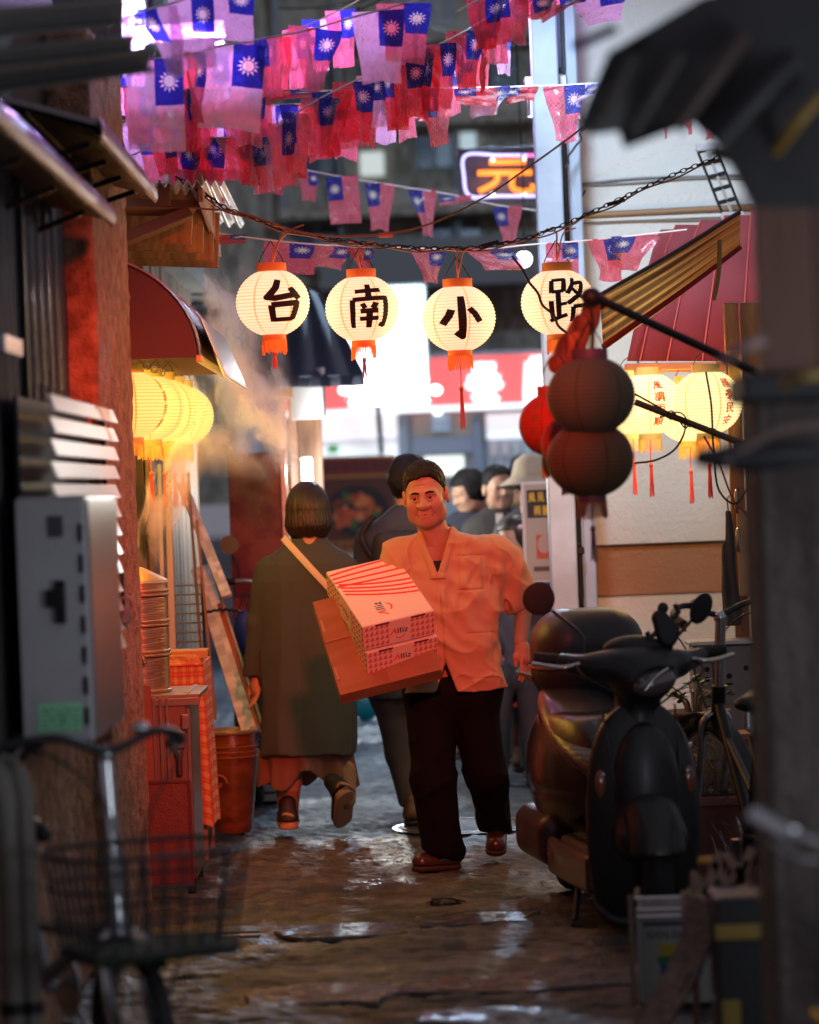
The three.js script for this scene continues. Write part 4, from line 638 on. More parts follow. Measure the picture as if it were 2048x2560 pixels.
lantern('unlit red lantern with faded writing peeping out beside the dark pair', 'unlit lanterns on the black pole', at(1378, 1062, 10.95), { map: redMap, paper: [0.85, 0.75, 0.7], collar: [0.3, 0.06, 0.05], fringe: [0.6, 0.3, 0.1], r: 0.112, yaw: -0.6, squash: 0.92 });
lantern('unlit red lantern squeezed behind the dark pair', 'unlit lanterns on the black pole', at(1425, 1110, 10.8), { map: redMap, paper: [0.85, 0.75, 0.7], collar: [0.3, 0.06, 0.05], fringe: [0.6, 0.3, 0.1], r: 0.1, yaw: 0.8, squash: 0.95 });

// ================================================================ the chain and cable that carry the lettered lanterns
{
  const pts = [[440, 442], [520, 490], [560, 517], [640, 548], [720, 572], [820, 596], [930, 611], [1060, 620], [1180, 619], [1290, 602], [1400, 566], [1500, 521], [1600, 474], [1700, 430], [1800, 392]].map(([x, y]) => at(x, y, 12.9));
  const curve = new THREE.CatmullRomCurve3(pts), t = thing('lantern_chain', 'black chain with twisted cable slung across the alley above the lanterns', 'chain', pts[0]), O = t.position, black = M([0.018, 0.014, 0.012], 0.45, 0.6), n = 96;
  const link = new THREE.TorusGeometry(0.0075, 0.0022, 5, 12).scale(1.9, 1, 1);
  for (let i = 0; i < n; i++) { const u = (i + 0.5) / n, m = part(t, 'link', link, black, curve.getPointAt(u).sub(O)), d = curve.getTangentAt(u); m.quaternion.setFromUnitVectors(V(1, 0, 0), d); m.rotateX(i % 2 ? 0.25 : 1.4); }
  part(t, 'cable', tube([...Array(60)].map((_, i) => { const u = i / 59; return curve.getPointAt(u).sub(O).add(V(0, -0.012 + 0.006 * Math.sin(i * 0.9), 0.006 * Math.cos(i * 0.9))); }), 0.0036, 6, 240), M([0.16, 0.07, 0.03], 0.5));
  part(t, 'cable', tube([...Array(40)].map((_, i) => { const u = 0.06 + 0.7 * i / 39; return curve.getPointAt(u).sub(O).add(V(0, -0.004 + 0.01 * Math.sin(i * 1.3 + 1), 0.008 * Math.cos(i * 1.3))); }), 0.003, 6, 160), black);
  for (const [px, py] of [[1225, 612], [1540, 508]]) part(t, 'tape_wrap', rod(at(px - 22, py + 4, 12.9).sub(O), at(px + 22, py - 8, 12.9).sub(O), 0.0085), black);
  for (const [x0, y0, x1, y1] of [[700, 566, 680, 662], [880, 604, 902, 674], [1130, 620, 1146, 700], [1380, 574, 1394, 664]]) {
    part(t, 'hook', tube([at(x0 - 14, y0 - 2, 12.9).sub(O), at(x0 + 10, y0 + 6, 12.9).sub(O), at((x0 + x1) / 2 + 4, (y0 + y1) / 2, 12.9).sub(O), at(x1, y1, 12.9).sub(O)], 0.0042, 6, 20), M([0.35, 0.13, 0.04], 0.5)); part(t, 'hook', tube([at(x0 + 60, y0 - 4, 12.9).sub(O), at(x0 + 30, y0 + 8, 12.9).sub(O), at(x1 + 4, (y0 + y1) / 2 + 8, 12.9).sub(O), at(x1, y1 - 16, 12.9).sub(O)], 0.0035, 6, 20), M([0.35, 0.13, 0.04], 0.5));
  }
  const c2 = thing('sagging_cable', 'thin brown cable sagging from timber canopy up to the tarpaulin', 'cable', at(485, 520, 12.8)); part(c2, 'cable', tube([[485, 520], [600, 532], [760, 582], [900, 590], [1050, 568], [1200, 500], [1330, 412], [1455, 320], [1500, 280]].map(([x, y]) => at(x, y, 12.6).sub(c2.position)), 0.0045, 6, 90), M([0.2, 0.09, 0.04], 0.5)); part(c2, 'tag', box(0.055, 0.018, 0.006), M([0.55, 0.2, 0.06], 0.5), at(965, 588, 12.6).sub(c2.position));
}
// ================================================================ bunting
function flagTexture(red, seed) {
  return canvasTexture(256, 384, (c, w, h) => {
    c.fillStyle = red; c.fillRect(0, 0, w, h); const r = rng(seed);
    for (let i = 0; i < 120; i++) { c.globalAlpha = 0.05; c.fillStyle = r() < 0.5 ? '#fff' : '#c01830'; c.beginPath(); c.ellipse(r() * w, r() * h, 4 + r() * 40, 2 + r() * 14, r() * 3, 0, 7); c.fill(); }
    c.globalAlpha = 1; c.fillStyle = '#2b32a8'; c.fillRect(w / 2, 0, w / 2, h / 2);
    const x = w * 0.75, y = h * 0.25, R = 48; c.fillStyle = '#fff6e4';
    for (let i = 0; i < 12; i++) { const a = i * Math.PI / 6; c.beginPath(); c.moveTo(x + Math.cos(a) * R, y + Math.sin(a) * R); c.lineTo(x + Math.cos(a + 0.27) * 26, y + Math.sin(a + 0.27) * 26); c.lineTo(x + Math.cos(a - 0.27) * 26, y + Math.sin(a - 0.27) * 26); c.fill(); }
    c.fillStyle = '#2b32a8'; c.beginPath(); c.arc(x, y, 28, 0, 7); c.fill(); c.fillStyle = '#fff6e4'; c.beginPath(); c.arc(x, y, 24, 0, 7); c.fill();
  });
}
const film = (map, rough, through) => M([1, 1, 1], rough, 0, { map, transmission: through, ior: 1.45, clearcoat: 0.9, clearcoatRoughness: 0.14, bump: grain, bumpRepeat: 3, bumpScale: 0.012 });
const flagMats = { pale: film(flagTexture('#efc6e4', 1), 0.74, 0.84), red: film(flagTexture('#f4748e', 2), 0.68, 0.82), deep: film(flagTexture('#f04c60', 3), 0.62, 0.8) };
function flagShape(w, h, { yaw = 0, twist = 0, pinch = 0, curl = 0.1, fold = 0, flip = 0, skew = 0, lift = 0, seed = 1 }) {
  const g = sheet((u, v) => {
    const s = smooth(0, 0.9, v), wide = 1 - pinch * s, a = yaw + twist * s + curl * Math.sin(v * 4 + seed);
    let x = (u - 0.5) * w * wide + skew * s * w, y = -v * h * (1 - lift * s), z = curl * w * 0.35 * Math.sin(u * Math.PI * 1.3 + seed) * s + 0.012 * noise(u * 4 + seed, v * 5, seed);
    if (fold) z += fold * w * (Math.abs(((u * 2.2 + seed * 0.37) % 1) - 0.5) - 0.25) * s;
    y += 0.05 * h * noise(u * 2 + seed * 3, 1) * s + (lift ? lift * h * 0.6 * s * Math.sin(u * 2.4 + seed) : 0);
    return V(x * Math.cos(a) + z * Math.sin(a), y, z * Math.cos(a) - x * Math.sin(a));
  }, 14, 20);
  const uv = g.attributes.uv; for (let i = 0; i < uv.count; i++) uv.setXY(i, flip ? 1 - uv.getX(i) : uv.getX(i), 1 - uv.getY(i));
  return g;
}
function bunting(label, string, flags, size, seed) {
  const pts = string.map(([x, y, z]) => at(x, y, z)), curve = new THREE.CatmullRomCurve3(pts), t = thing('flag_bunting', label, 'bunting', pts[0], 0, 'strings of small flags over the alley'), O = pts[0], r = rng(seed);
  part(t, 'string', new THREE.TubeGeometry(curve, 80, 0.004, 6).translate(-O.x, -O.y, -O.z), M([0.75, 0.7, 0.72], 0.4, 0));
  const X0 = string[0][0], X1 = string[string.length - 1][0];
  for (const f of flags) {
    const [px, kind = 'red', o = {}] = f; let u = clamp((px - X0) / (X1 - X0), 0.001, 0.999);      // refine the parameter until the flag hangs at that column
    for (let k = 0; k < 12; k++) { const p = curve.getPoint(u), v = p.clone().sub(camera.position).applyQuaternion(camera.quaternion.clone().invert()); u = clamp(u + (px - (CX + FOCAL * v.x / -v.z)) / (X1 - X0) * 0.8, 0.001, 0.999); }
    const p = curve.getPoint(u).sub(O), q = { yaw: (r() - 0.5) * 0.5, twist: (r() - 0.5) * 0.8, pinch: 0.1 + 0.2 * r(), curl: 0.25 * r(), seed: Math.floor(r() * 90) + 1, ...o };
    const m = part(t, 'flag', flagShape(size[0] * (q.w ?? 1), size[1] * (q.h ?? 1), q), flagMats[kind], p); m.rotation.z = q.roll ?? (r() - 0.5) * 0.1; m.position.z += 0.004;
  }
  return t;
}
const flat = { yaw: 0, twist: 0.05, pinch: 0.02, curl: 0.05 };
const twisty = (seed, flip = 0, more = {}) => ({ yaw: ((seed * 0.37) % 1) * 1.2 - 0.5, twist: ((seed * 0.61) % 1) * 1.4 - 0.5, pinch: 0.25 + 0.4 * ((seed * 0.23) % 1), curl: 0.35, fold: 0.5, seed, flip, ...more });
bunting('string of big pale flags nearest the metal eaves, passing over the frame', [[270, 70, 10.6], [345, 32, 10.8], [430, 8, 11], [560, -30, 11.2], [760, -60, 11.4]], [[392, 'pale', { ...flat, pinch: 0.4, twist: 0.9, skew: 0.5, flip: 1, h: 0.75, w: 0.7 }], [335, 'pale', { pinch: 0.3, h: 0.28, w: 0.4, curl: 0.5 }], [478, 'pale', { ...flat, w: 0.78, h: 0.8 }], [570, 'pale', { ...flat, w: 0.9, h: 0.62, twist: 0.4 }]], [0.2, 0.31], 21);
bunting('string with two broad flat flags showing white suns', [[250, 166, 11.2], [380, 148, 11.3], [470, 132, 11.4], [590, 108, 11.5], [760, 78, 11.7], [880, 44, 11.8], [1020, 6, 11.9], [1120, -30, 12]], [[385, 'pale', { ...flat, roll: 0 }], [585, 'pale', { ...flat, w: 1.12, roll: -0.1, twist: 0.1 }], [672, 'red', twisty(11, 1, { w: 0.7, h: 0.7 })], [788, 'red', { yaw: 0.1, twist: 0.5, pinch: 0.55, curl: 0.2, h: 0.72, roll: -0.12, skew: 0.08 }], [945, 'pale', { ...flat, w: 0.95, h: 0.86, pinch: 0.25 }], [1010, 'red', twisty(14, 0, { h: 0.7 })], [488, 'red', twisty(8, 0, { w: 0.7, h: 0.8 })]], [0.205, 0.315], 22);
bunting('slanting string crowded with twisted red flags above the neon sign', [[690, 318, 12.2], [790, 252, 12.3], [880, 206, 12.4], [950, 176, 12.5], [1055, 130, 12.6], [1120, 100, 12.6], [1200, 56, 12.7], [1290, -8, 12.8]], [[705, 'red', { ...flat, w: 0.66, twist: 0.3, pinch: 0.35 }], [742, 'red', twisty(2, 1, { w: 0.8 })], [800, 'red', twisty(3, 0, { h: 0.9 })], [830, 'deep', twisty(4, 1, { h: 1.05 })], [884, 'deep', twisty(5)], [925, 'pale', { ...flat, w: 0.66, h: 0.86, twist: 0.2 }], [980, 'deep', twisty(7, 1, { h: 1.05 })], [1015, 'red', twisty(6)], [1048, 'deep', twisty(9, 0, { h: 1.1, w: 0.7 })], [1076, 'deep', twisty(10, 1, { h: 1.1, w: 0.6 })], [1100, 'red', { ...flat, w: 0.8, pinch: 0.5, twist: 0.5, h: 1.1 }], [1165, 'deep', twisty(12)], [1205, 'deep', twisty(13, 1, { h: 1.2, w: 0.7 })], [1240, 'red', twisty(15, 1, { h: 0.9 })], [1275, 'red', twisty(16, 0, { h: 0.6 })]], [0.165, 0.235], 23);
bunting('top right string of pink flags beside the dark tarpaulin', [[1140, 30, 12.1], [1240, -16, 12.2], [1340, -12, 12.3], [1430, -6, 12.4], [1600, -60, 12.5]], [[1215, 'deep', twisty(3, 0, { h: 0.8 })], [1270, 'red', twisty(5, 1, { h: 0.8 })], [1330, 'deep', { lift: 0.7, pinch: 0.2, h: 0.5 }], [1400, 'red', { lift: 0.5, h: 0.5, w: 1.2 }], [1495, 'pale', { ...flat, h: 0.5, w: 1.4, pinch: 0.4, roll: 0.15 }]], [0.17, 0.25], 24);
bunting('level string of short folded flags running into the tarpaulin', [[245, 214, 13.1], [420, 222, 13.1], [668, 225, 13.2], [860, 226, 13.2], [1040, 222, 13.3], [1240, 218, 13.4], [1400, 214, 13.5], [1520, 212, 13.5], [1800, 300, 13.6], [1920, 320, 13.6]], [[262, 'deep', { h: 0.35, lift: 0.5, w: 0.6 }], [350, 'red', twisty(2)], [470, 'deep', twisty(3, 0, { h: 1.1 })], [500, 'red', twisty(4, 1)], [620, 'red', twisty(5)], [725, 'deep', { h: 0.22, w: 1.5, lift: 0.2, pinch: 0.02, curl: 0.05 }], [850, 'red', { ...flat, flip: 1, w: 0.6 }], [905, 'red', { ...flat, pinch: 0.4 }], [1000, 'deep', { ...flat, w: 0.5, h: 0.7 }], [1090, 'deep', twisty(7, 1)], [1190, 'deep', { h: 0.36, w: 1.2, lift: 0.1, pinch: 0.1, flip: 1 }], [1230, 'pale', { h: 0.5, skew: -0.3, w: 1.0, pinch: 0.2 }], [1300, 'deep', { h: 0.38, w: 1.0, lift: 0.2, flip: 1 }], [1410, 'red', { ...flat, w: 1.15, h: 1.0, pinch: 0.5 }], [1470, 'pale', { h: 0.4, skew: -0.4, pinch: 0.6 }], [1522, 'deep', { pinch: 0.9, h: 0.7, curl: 0.02, twist: 0.1, w: 0.5, yaw: 0.1 }], [1665, 'deep', { pinch: 0.9, h: 0.65, w: 0.6, twist: 0.1, yaw: 0 }], [1700, 'deep', { pinch: 0.85, h: 0.5, w: 0.6, skew: 0.4, twist: 0.1 }], [1770, 'deep', { pinch: 0.4, h: 0.4, w: 0.4, skew: 0.1 }]], [0.155, 0.235], 25);
bunting('left string of crinkled flags just above the timber canopy', [[255, 412, 13.3], [330, 388, 13.3], [400, 360, 13.3], [470, 346, 13.4], [560, 344, 13.4], [700, 346, 13.4], [790, 360, 13.5]], [[408, 'deep', { ...flat, w: 0.62, h: 0.5, roll: 0.15, pinch: 0.2 }], [455, 'red', twisty(2)], [486, 'deep', twisty(3, 1, { h: 0.85 })], [545, 'red', { ...flat, flip: 1, w: 0.72, h: 0.7, roll: 0.05 }], [590, 'red', { yaw: 0.2, pinch: 0.05, curl: 0.3, h: 0.72, twist: 0.4, skew: 0.2 }], [632, 'deep', twisty(6, 0, { h: 0.8 })], [680, 'red', { ...flat, w: 0.7, h: 0.9, skew: -0.15, flip: 1 }], [715, 'red', { ...flat, w: 0.6, h: 0.75, pinch: 0.3 }], [745, 'deep', twisty(8, 1, { h: 0.6 })], [515, 'red', twisty(9)], [660, 'pale', twisty(10, 1, { h: 0.9 })]], [0.17, 0.26], 26);
bunting('string of small well-spread flags passing below the neon sign', [[740, 420, 16.2], [800, 432, 16.2], [900, 450, 16.2], [1000, 466, 16.2], [1137, 488, 16.2], [1240, 512, 16.2], [1380, 530, 16.2], [1486, 540, 16.2], [1620, 550, 16.2], [1740, 556, 15.6]], [[772, 'red', twisty(2, 0, { h: 0.6, w: 0.7 })], [854, 'red', { ...flat, flip: 1, w: 0.92, roll: 0.06, h: 0.92 }], [950, 'red', { ...flat, flip: 1, w: 0.86, pinch: 0.4, roll: -0.04, h: 0.92 }], [1056, 'red', { ...flat, flip: 1, w: 0.8, pinch: 0.65, h: 0.9, skew: 0.15 }], [1138, 'red', { ...flat, flip: 1, h: 0.26, lift: 0.4, w: 0.95 }], [1268, 'red', { ...flat, flip: 1, h: 0.72, pinch: 0.55, w: 0.85 }], [1386, 'red', { flip: 0, h: 0.55, pinch: 0.3, w: 0.8, skew: -0.1 }], [1500, 'deep', { flip: 1, h: 0.6, pinch: 0.7, w: 0.6 }], [1608, 'red', { h: 0.6, pinch: 0.1, w: 0.95, skew: -0.35, flip: 1 }], [1700, 'deep', { h: 0.2, lift: 0.2, w: 0.9 }]], [0.175, 0.26], 27);
bunting('lowest string of limp flags running just behind the lettered lanterns', [[540, 582, 14], [610, 592, 14], [700, 603, 14], [790, 611, 14], [900, 616, 14], [1030, 620, 14], [1180, 626, 14], [1322, 612, 14], [1437, 604, 14], [1560, 592, 14], [1717, 574, 14]], [[574, 'deep', { h: 0.16, w: 0.8, lift: 0.1, pinch: 0.02 }], [724, 'red', { ...flat, w: 1.25, h: 0.46, roll: -0.05 }], [836, 'red', { h: 0.42, w: 1.0, skew: -0.3, pinch: 0.1, lift: 0.2 }], [902, 'deep', { h: 0.4, pinch: 0.6, w: 0.7, skew: 0.1 }], [1072, 'red', { h: 0.5, pinch: 0.6, w: 0.85 }], [1225, 'red', { h: 0.3, w: 1.2, skew: 0.3, pinch: 0.2, flip: 0 }], [1405, 'red', { ...flat, h: 0.5, w: 0.8 }], [1510, 'red', { h: 0.62, pinch: 0.3, w: 0.8, skew: 0.2 }], [1590, 'red', { h: 0.5, pinch: 0.4, w: 1.2, skew: -0.3, flip: 1 }]], [0.18, 0.3], 28);
const crumpled = (list, kinds) => list.map((x, i) => [x, kinds[i % kinds.length], i % 3 === 1 ? { ...flat, w: 0.8, pinch: 0.3, flip: i % 2 } : twisty(20 + i * 3, i % 2, { w: 0.75 + 0.2 * (i % 2), h: 0.85 + 0.1 * (i % 3) })]);
bunting('upper left string of violet-lit flags behind the two broad flags', [[240, 120, 14.4], [380, 150, 14.4], [520, 140, 14.4], [680, 96, 14.4], [860, 20, 14.4], [960, -40, 14.4]], crumpled([280, 330, 410, 450, 530, 570, 640, 690, 740, 800, 850], ['red', 'pale', 'red', 'deep']), [0.17, 0.26], 29);
bunting('string of crowded flags crossing behind the slanting red ones', [[560, 250, 14.0], [680, 262, 14.0], [820, 250, 14.0], [960, 214, 14.0], [1100, 150, 14.0], [1220, 80, 14.0], [1340, 0, 14.0]], crumpled([585, 640, 690, 745, 800, 860, 915, 965, 1010, 1060, 1120, 1180, 1250], ['red', 'deep', 'pale', 'red', 'deep']), [0.17, 0.26], 30);
bunting('short string of flags tucked above the timber canopy sheet', [[300, 300, 14.2], [400, 318, 14.2], [520, 320, 14.2], [640, 300, 14.2], [760, 262, 14.2]], crumpled([335, 380, 430, 500, 560, 610, 655, 705], ['pale', 'red', 'deep', 'red']), [0.16, 0.24], 31);

// ================================================================ awnings
{ // barrel hood over the yellow lanterns
  const t = thing('stall_hood', 'dark red barrel-shaped stall hood with corrugated end above yellow lanterns', 'awning', V(-1.3, 0, -12.5)), red = M([0.1, 0.058, 0.062], 0.42, 0.35, { bump: weave, bumpRepeat: 8, bumpScale: 0.001 });
  const y0 = 2.12, R = 0.48, prof = (a) => [0.5 * Math.sin(a), y0 + 0.42 * Math.cos(a)];
  part(t, 'cover', sheet((u, v) => { const [x, y] = prof(v * Math.PI / 2); return V(x + 0.006 * Math.sin(u * 60), y, -1.85 * u); }, 60, 14, 0.006), red);
  part(t, 'corrugated_skirt', sheet((u, v) => V(0.5 + 0.09 * v + 0.006 * Math.sin(u * 150), y0 + 0.06 - 0.22 * v * 0.6 + 0.1 * (1 - v), -0.2 - 1.65 * u), 160, 4, 0.003), M([0.5, 0.48, 0.52], 0.28, 0.85));
  for (const z of [-0.01, -1.86]) part(t, 'end_panel', slab([[0, y0], ...[...Array(9)].map((_, i) => prof(Math.PI / 2 - i / 8 * Math.PI / 2))], 0.006, 0.001), red, V(0, 0, z));
  for (let k = 0; k < 4; k++) part(t, 'rib', tube([...Array(8)].map((_, i) => { const [x, y] = prof(i / 7 * Math.PI / 2); return V(x, y + 0.008, -0.1 - k * 0.55); }), 0.006, 6, 24), M([0.55, 0.3, 0.3], 0.3, 0.8));
  part(t, 'lip', bar(V(0.5, y0 - 0.005, 0), V(0.5, y0 - 0.005, -1.86), 0.02, 0.03), M([0.6, 0.45, 0.2], 0.4, 0.5));
  for (let k = 0; k < 5; k++) part(t, 'lantern_hook', new THREE.TorusGeometry(0.014, 0.003, 6, 14).translate(0.28, y0 - 0.02, -0.2 - k * 0.38), steelGrey);
}
{ // red awning on the right
  const Z = 13.9, O = at(1690, 905, Z), t = thing('red_awning', 'red segmented fabric awning over the pale lanterns', 'awning', O), U = (px, py, z) => at(px, py, z).sub(O), cloth = M([0.3, 0.012, 0.02], 0.62, 0, { bump: weave, bumpRepeat: 10, bumpScale: 0.001, transmission: 0.2 });
  const xs = [1568, 1600, 1668, 1756, 1850, 1960], tops = [1652, 1690, 1752, 1812, 1880, 1960];
  for (let i = 0; i < 5; i++) part(t, 'gore', sheet((u, v) => { const x = mix(mix(tops[i], tops[i + 1], u), mix(xs[i], xs[i + 1], u), Math.pow(v, 0.75)), y = mix(575 - 12 * i, 903, v); return U(x, y, Z + 0.75 * (1 - v) * (1 - v)).add(V(0, 0, 0.05 * Math.sin(v * Math.PI) + 0.012 * Math.sin(u * Math.PI))); }, 10, 16, 0.004), cloth);
  for (let i = 1; i < 5; i++) part(t, 'seam', tube([...Array(9)].map((_, k) => { const v = k / 8; return U(mix(tops[i], xs[i], Math.pow(v, 0.75)), mix(575 - 12 * i, 903, v), Z + 0.75 * (1 - v) * (1 - v) - 0.01).add(V(0, 0, 0.05 * Math.sin(v * Math.PI))); }), 0.004, 6, 24), M([0.55, 0.08, 0.07], 0.6));
  part(t, 'valance_bar', bar(U(1562, 918, Z - 0.01), U(1880, 912, Z - 0.01), 0.03, 0.05), M([0.5, 0.16, 0.06], 0.5)); part(t, 'back_bar', bar(U(1590, 925, Z + 0.5), U(1880, 918, Z + 0.5), 0.03, 0.03), M([0.3, 0.12, 0.05], 0.5));
  part(t, 'support_post', box(0.035, 2.1, 0.035), M([0.3, 0.16, 0.07], 0.5), U(1846, 1500, Z).setY(1.05 - O.y));
  for (const x of [1600, 1640, 1740, 1780]) part(t, 'hook', new THREE.TorusGeometry(0.016, 0.004, 6, 14), M([0.6, 0.5, 0.3], 0.4, 0.6), U(x, 930, Z - 0.02));
}
{ // gold-brown striped tarp slung from the pole
  const O = at(1650, 720, 12.6), t = thing('striped_tarp', 'gold and brown striped tarp stretched slanting above the black pole', 'tarpaulin', O), U = (px, py, z) => at(px, py, z).sub(O);
  const stripes = canvasTexture(256, 256, (c, w, h) => { const r = rng(8); for (let y = 0; y < h; y += 1) { const k = r(); c.fillStyle = (y % 52) < 30 ? `rgb(${214 + 40 * k},${164 + 36 * k},${74 + 16 * k})` : `rgb(${120 + 30 * k},${64 + 18 * k},${34 + 10 * k})`; c.fillRect(0, y, w, 1); } });
  const a = U(1850, 530, 12.5), b = U(1500, 738, 12.35), c = U(1508, 862, 12.95), d = U(1850, 610, 13.1);
  part(t, 'cloth', sheet((u, v) => a.clone().lerp(b, u).lerp(d.clone().lerp(c, u), v).add(V(0, -0.006 * Math.sin(u * Math.PI) + 0.005 * Math.sin(v * 30 + u * 4), 0.008 * Math.sin(v * 22))), 40, 40, 0.003), M([1, 1, 1], 0.6, 0, { map: stripes, transmission: 0.55, bump: streak, bumpScale: 0.003 }));
  part(t, 'hem', tube([a, a.clone().lerp(b, 0.5).add(V(0, -0.006, 0)), b], 0.009, 8, 30), M([0.1, 0.05, 0.04], 0.5)); part(t, 'red_trim', tube([d.clone().add(V(0, -0.01, 0)), d.clone().lerp(c, 0.5).add(V(0, -0.016, 0)), c.clone().add(V(0, -0.01, 0))], 0.014, 8, 30), M([0.35, 0.02, 0.03], 0.5)); part(t, 'hanging_cord', tube([U(1800, 600, 12.5), U(1796, 690, 12.5), U(1784, 750, 12.5)], 0.009, 8, 20), M([0.4, 0.25, 0.06], 0.4));
}
{ // black pole with cloth, carrying the unlit lanterns
  const O = at(1680, 820, 10.5), t = thing('black_pole', 'black pole slanting out from the pillar and carrying unlit lanterns', 'pole', O), U = (px, py, z = 10.5) => at(px, py, z).sub(O), black = M([0.022, 0.018, 0.016], 0.5, 0.2);
  part(t, 'shaft', rod(U(1476, 738, 10.4), U(1900, 935, 10.7), 0.014), black); part(t, 'tip', ball(0.03, 0, 0, 0, 1.1, 1, 1, 14), black, U(1478, 742, 10.4)); part(t, 'strap', tube([U(1476, 745, 10.4), U(1482, 830, 10.4), U(1478, 905, 10.4)], 0.006, 6), black);
  const p2 = thing('bamboo_pole', 'thin dark bamboo pole tied with wire across the pale lanterns', 'pole', at(1740, 1060, 12.2)), W = (px, py, z = 12.2) => at(px, py, z).sub(p2.position), bam = M([0.14, 0.07, 0.03], 0.55);
  part(p2, 'shaft', rod(W(1588, 1005), W(1890, 1122), 0.013), bam); for (const k of [0.3, 0.65]) part(p2, 'node_ring', rod(W(mix(1588, 1890, k) - 3, mix(1005, 1122, k) - 1), W(mix(1588, 1890, k) + 3, mix(1005, 1122, k) + 1), 0.016), bam);
  const wire = M([0.03, 0.018, 0.015], 0.4, 0.3), loop = []; for (let i = 0; i < 40; i++) { const a = i * 0.55, k = 0.34 + 0.12 * Math.sin(i * 0.3); loop.push(W(mix(1588, 1890, k) + 14 * Math.cos(a * 0.7), mix(1005, 1122, k) + 12 * Math.sin(a), 12.18 + 0.015 * Math.cos(a))); }
  part(p2, 'tie_wire', tube(loop, 0.003, 5, 220), wire); part(p2, 'cable', tube([W(1588, 985), W(1650, 1020), W(1712, 1060), W(1690, 1120), W(1640, 1150), W(1586, 1158)], 0.0045, 6, 50), wire); part(p2, 'cable', tube([W(1765, 930), W(1778, 1010), W(1784, 1120), W(1800, 1230), W(1838, 1260), W(1868, 1222)], 0.0045, 6, 60), wire); part(p2, 'cable', tube([W(1760, 1090), W(1798, 1160), W(1835, 1250), W(1880, 1300)], 0.004, 6, 40), M([0.3, 0.04, 0.04], 0.5)); part(p2, 'clamp', box(0.06, 0.035, 0.03), wire, W(1852, 1112));
  const cl = thing('twisted_cloth', 'twisted dark striped cloth hanging from the pole tip beside the lantern', 'cloth', at(1455, 830, 10.45)), C = (px, py) => at(px, py, 10.45).sub(cl.position), A = C(1490, 756), B = C(1408, 905), cloth = M([0.3, 0.12, 0.06], 0.6, 0, { map: wearTint([0.3, 0.2, 0.3], [1, 0.8, 0.5], 601, 6, 1), bump: streak, bumpScale: 0.004 });
  part(cl, 'cloth', net((x, y, z) => { const d = cone(A, B, 0.03, 0.042)(x, y, z), s = (x - z) * 90 + y * 30; return d + 0.009 * Math.sin(s) + 0.008 * fbm(x * 20, y * 20, z * 20, 2); }, [-0.16, -0.19, -0.1], [0.14, 0.19, 0.1], 0.007), cloth);
}
// ================================================================ the steamer stall on the left
{
  const copper = M([0.55, 0.3, 0.16], 0.24, 0.95, { bump: grain, bumpScale: 0.002 });
  const P0 = at(340, 1740, 13.0), t = thing('steamer_stack', 'stack of shiny metal food steamers with conical lid on stall counter', 'steamer', V(P0.x, at(340, 1745, 13.0).y, P0.z)), y0 = t.position.y, R = 0.142, H = (py) => at(340, py, 13.0).y - y0;
  const steel = M([0.78, 0.46, 0.26], 0.3, 0.9, { bump: grain, bumpRepeat: 2, bumpScale: 0.002 });
  const tier = (a, b) => { part(t, 'tier', lathe([[R, H(b) + 0.006], [R, H(a) - 0.006]], 48), steel); for (const k of [H(b) + 0.004, H(b) + 0.02]) part(t, 'band', new THREE.TorusGeometry(R + 0.003, 0.006, 8, 48).rotateX(Math.PI / 2).translate(0, k, 0), steel); };
  tier(1455, 1490); tier(1490, 1565); tier(1565, 1640); tier(1640, 1738);
  part(t, 'lid', lathe([[0.02, H(1415)], [0.05, H(1420)], [R + 0.004, H(1450)], [R + 0.008, H(1458)]], 48), steel); part(t, 'lid_knob', ball(0.018, 0, H(1410), 0), steel);
  part(t, 'side_spout', box(0.06, 0.04, 0.06).rotateZ(0.4), copper, V(0.03, H(1650), 0.16));
}
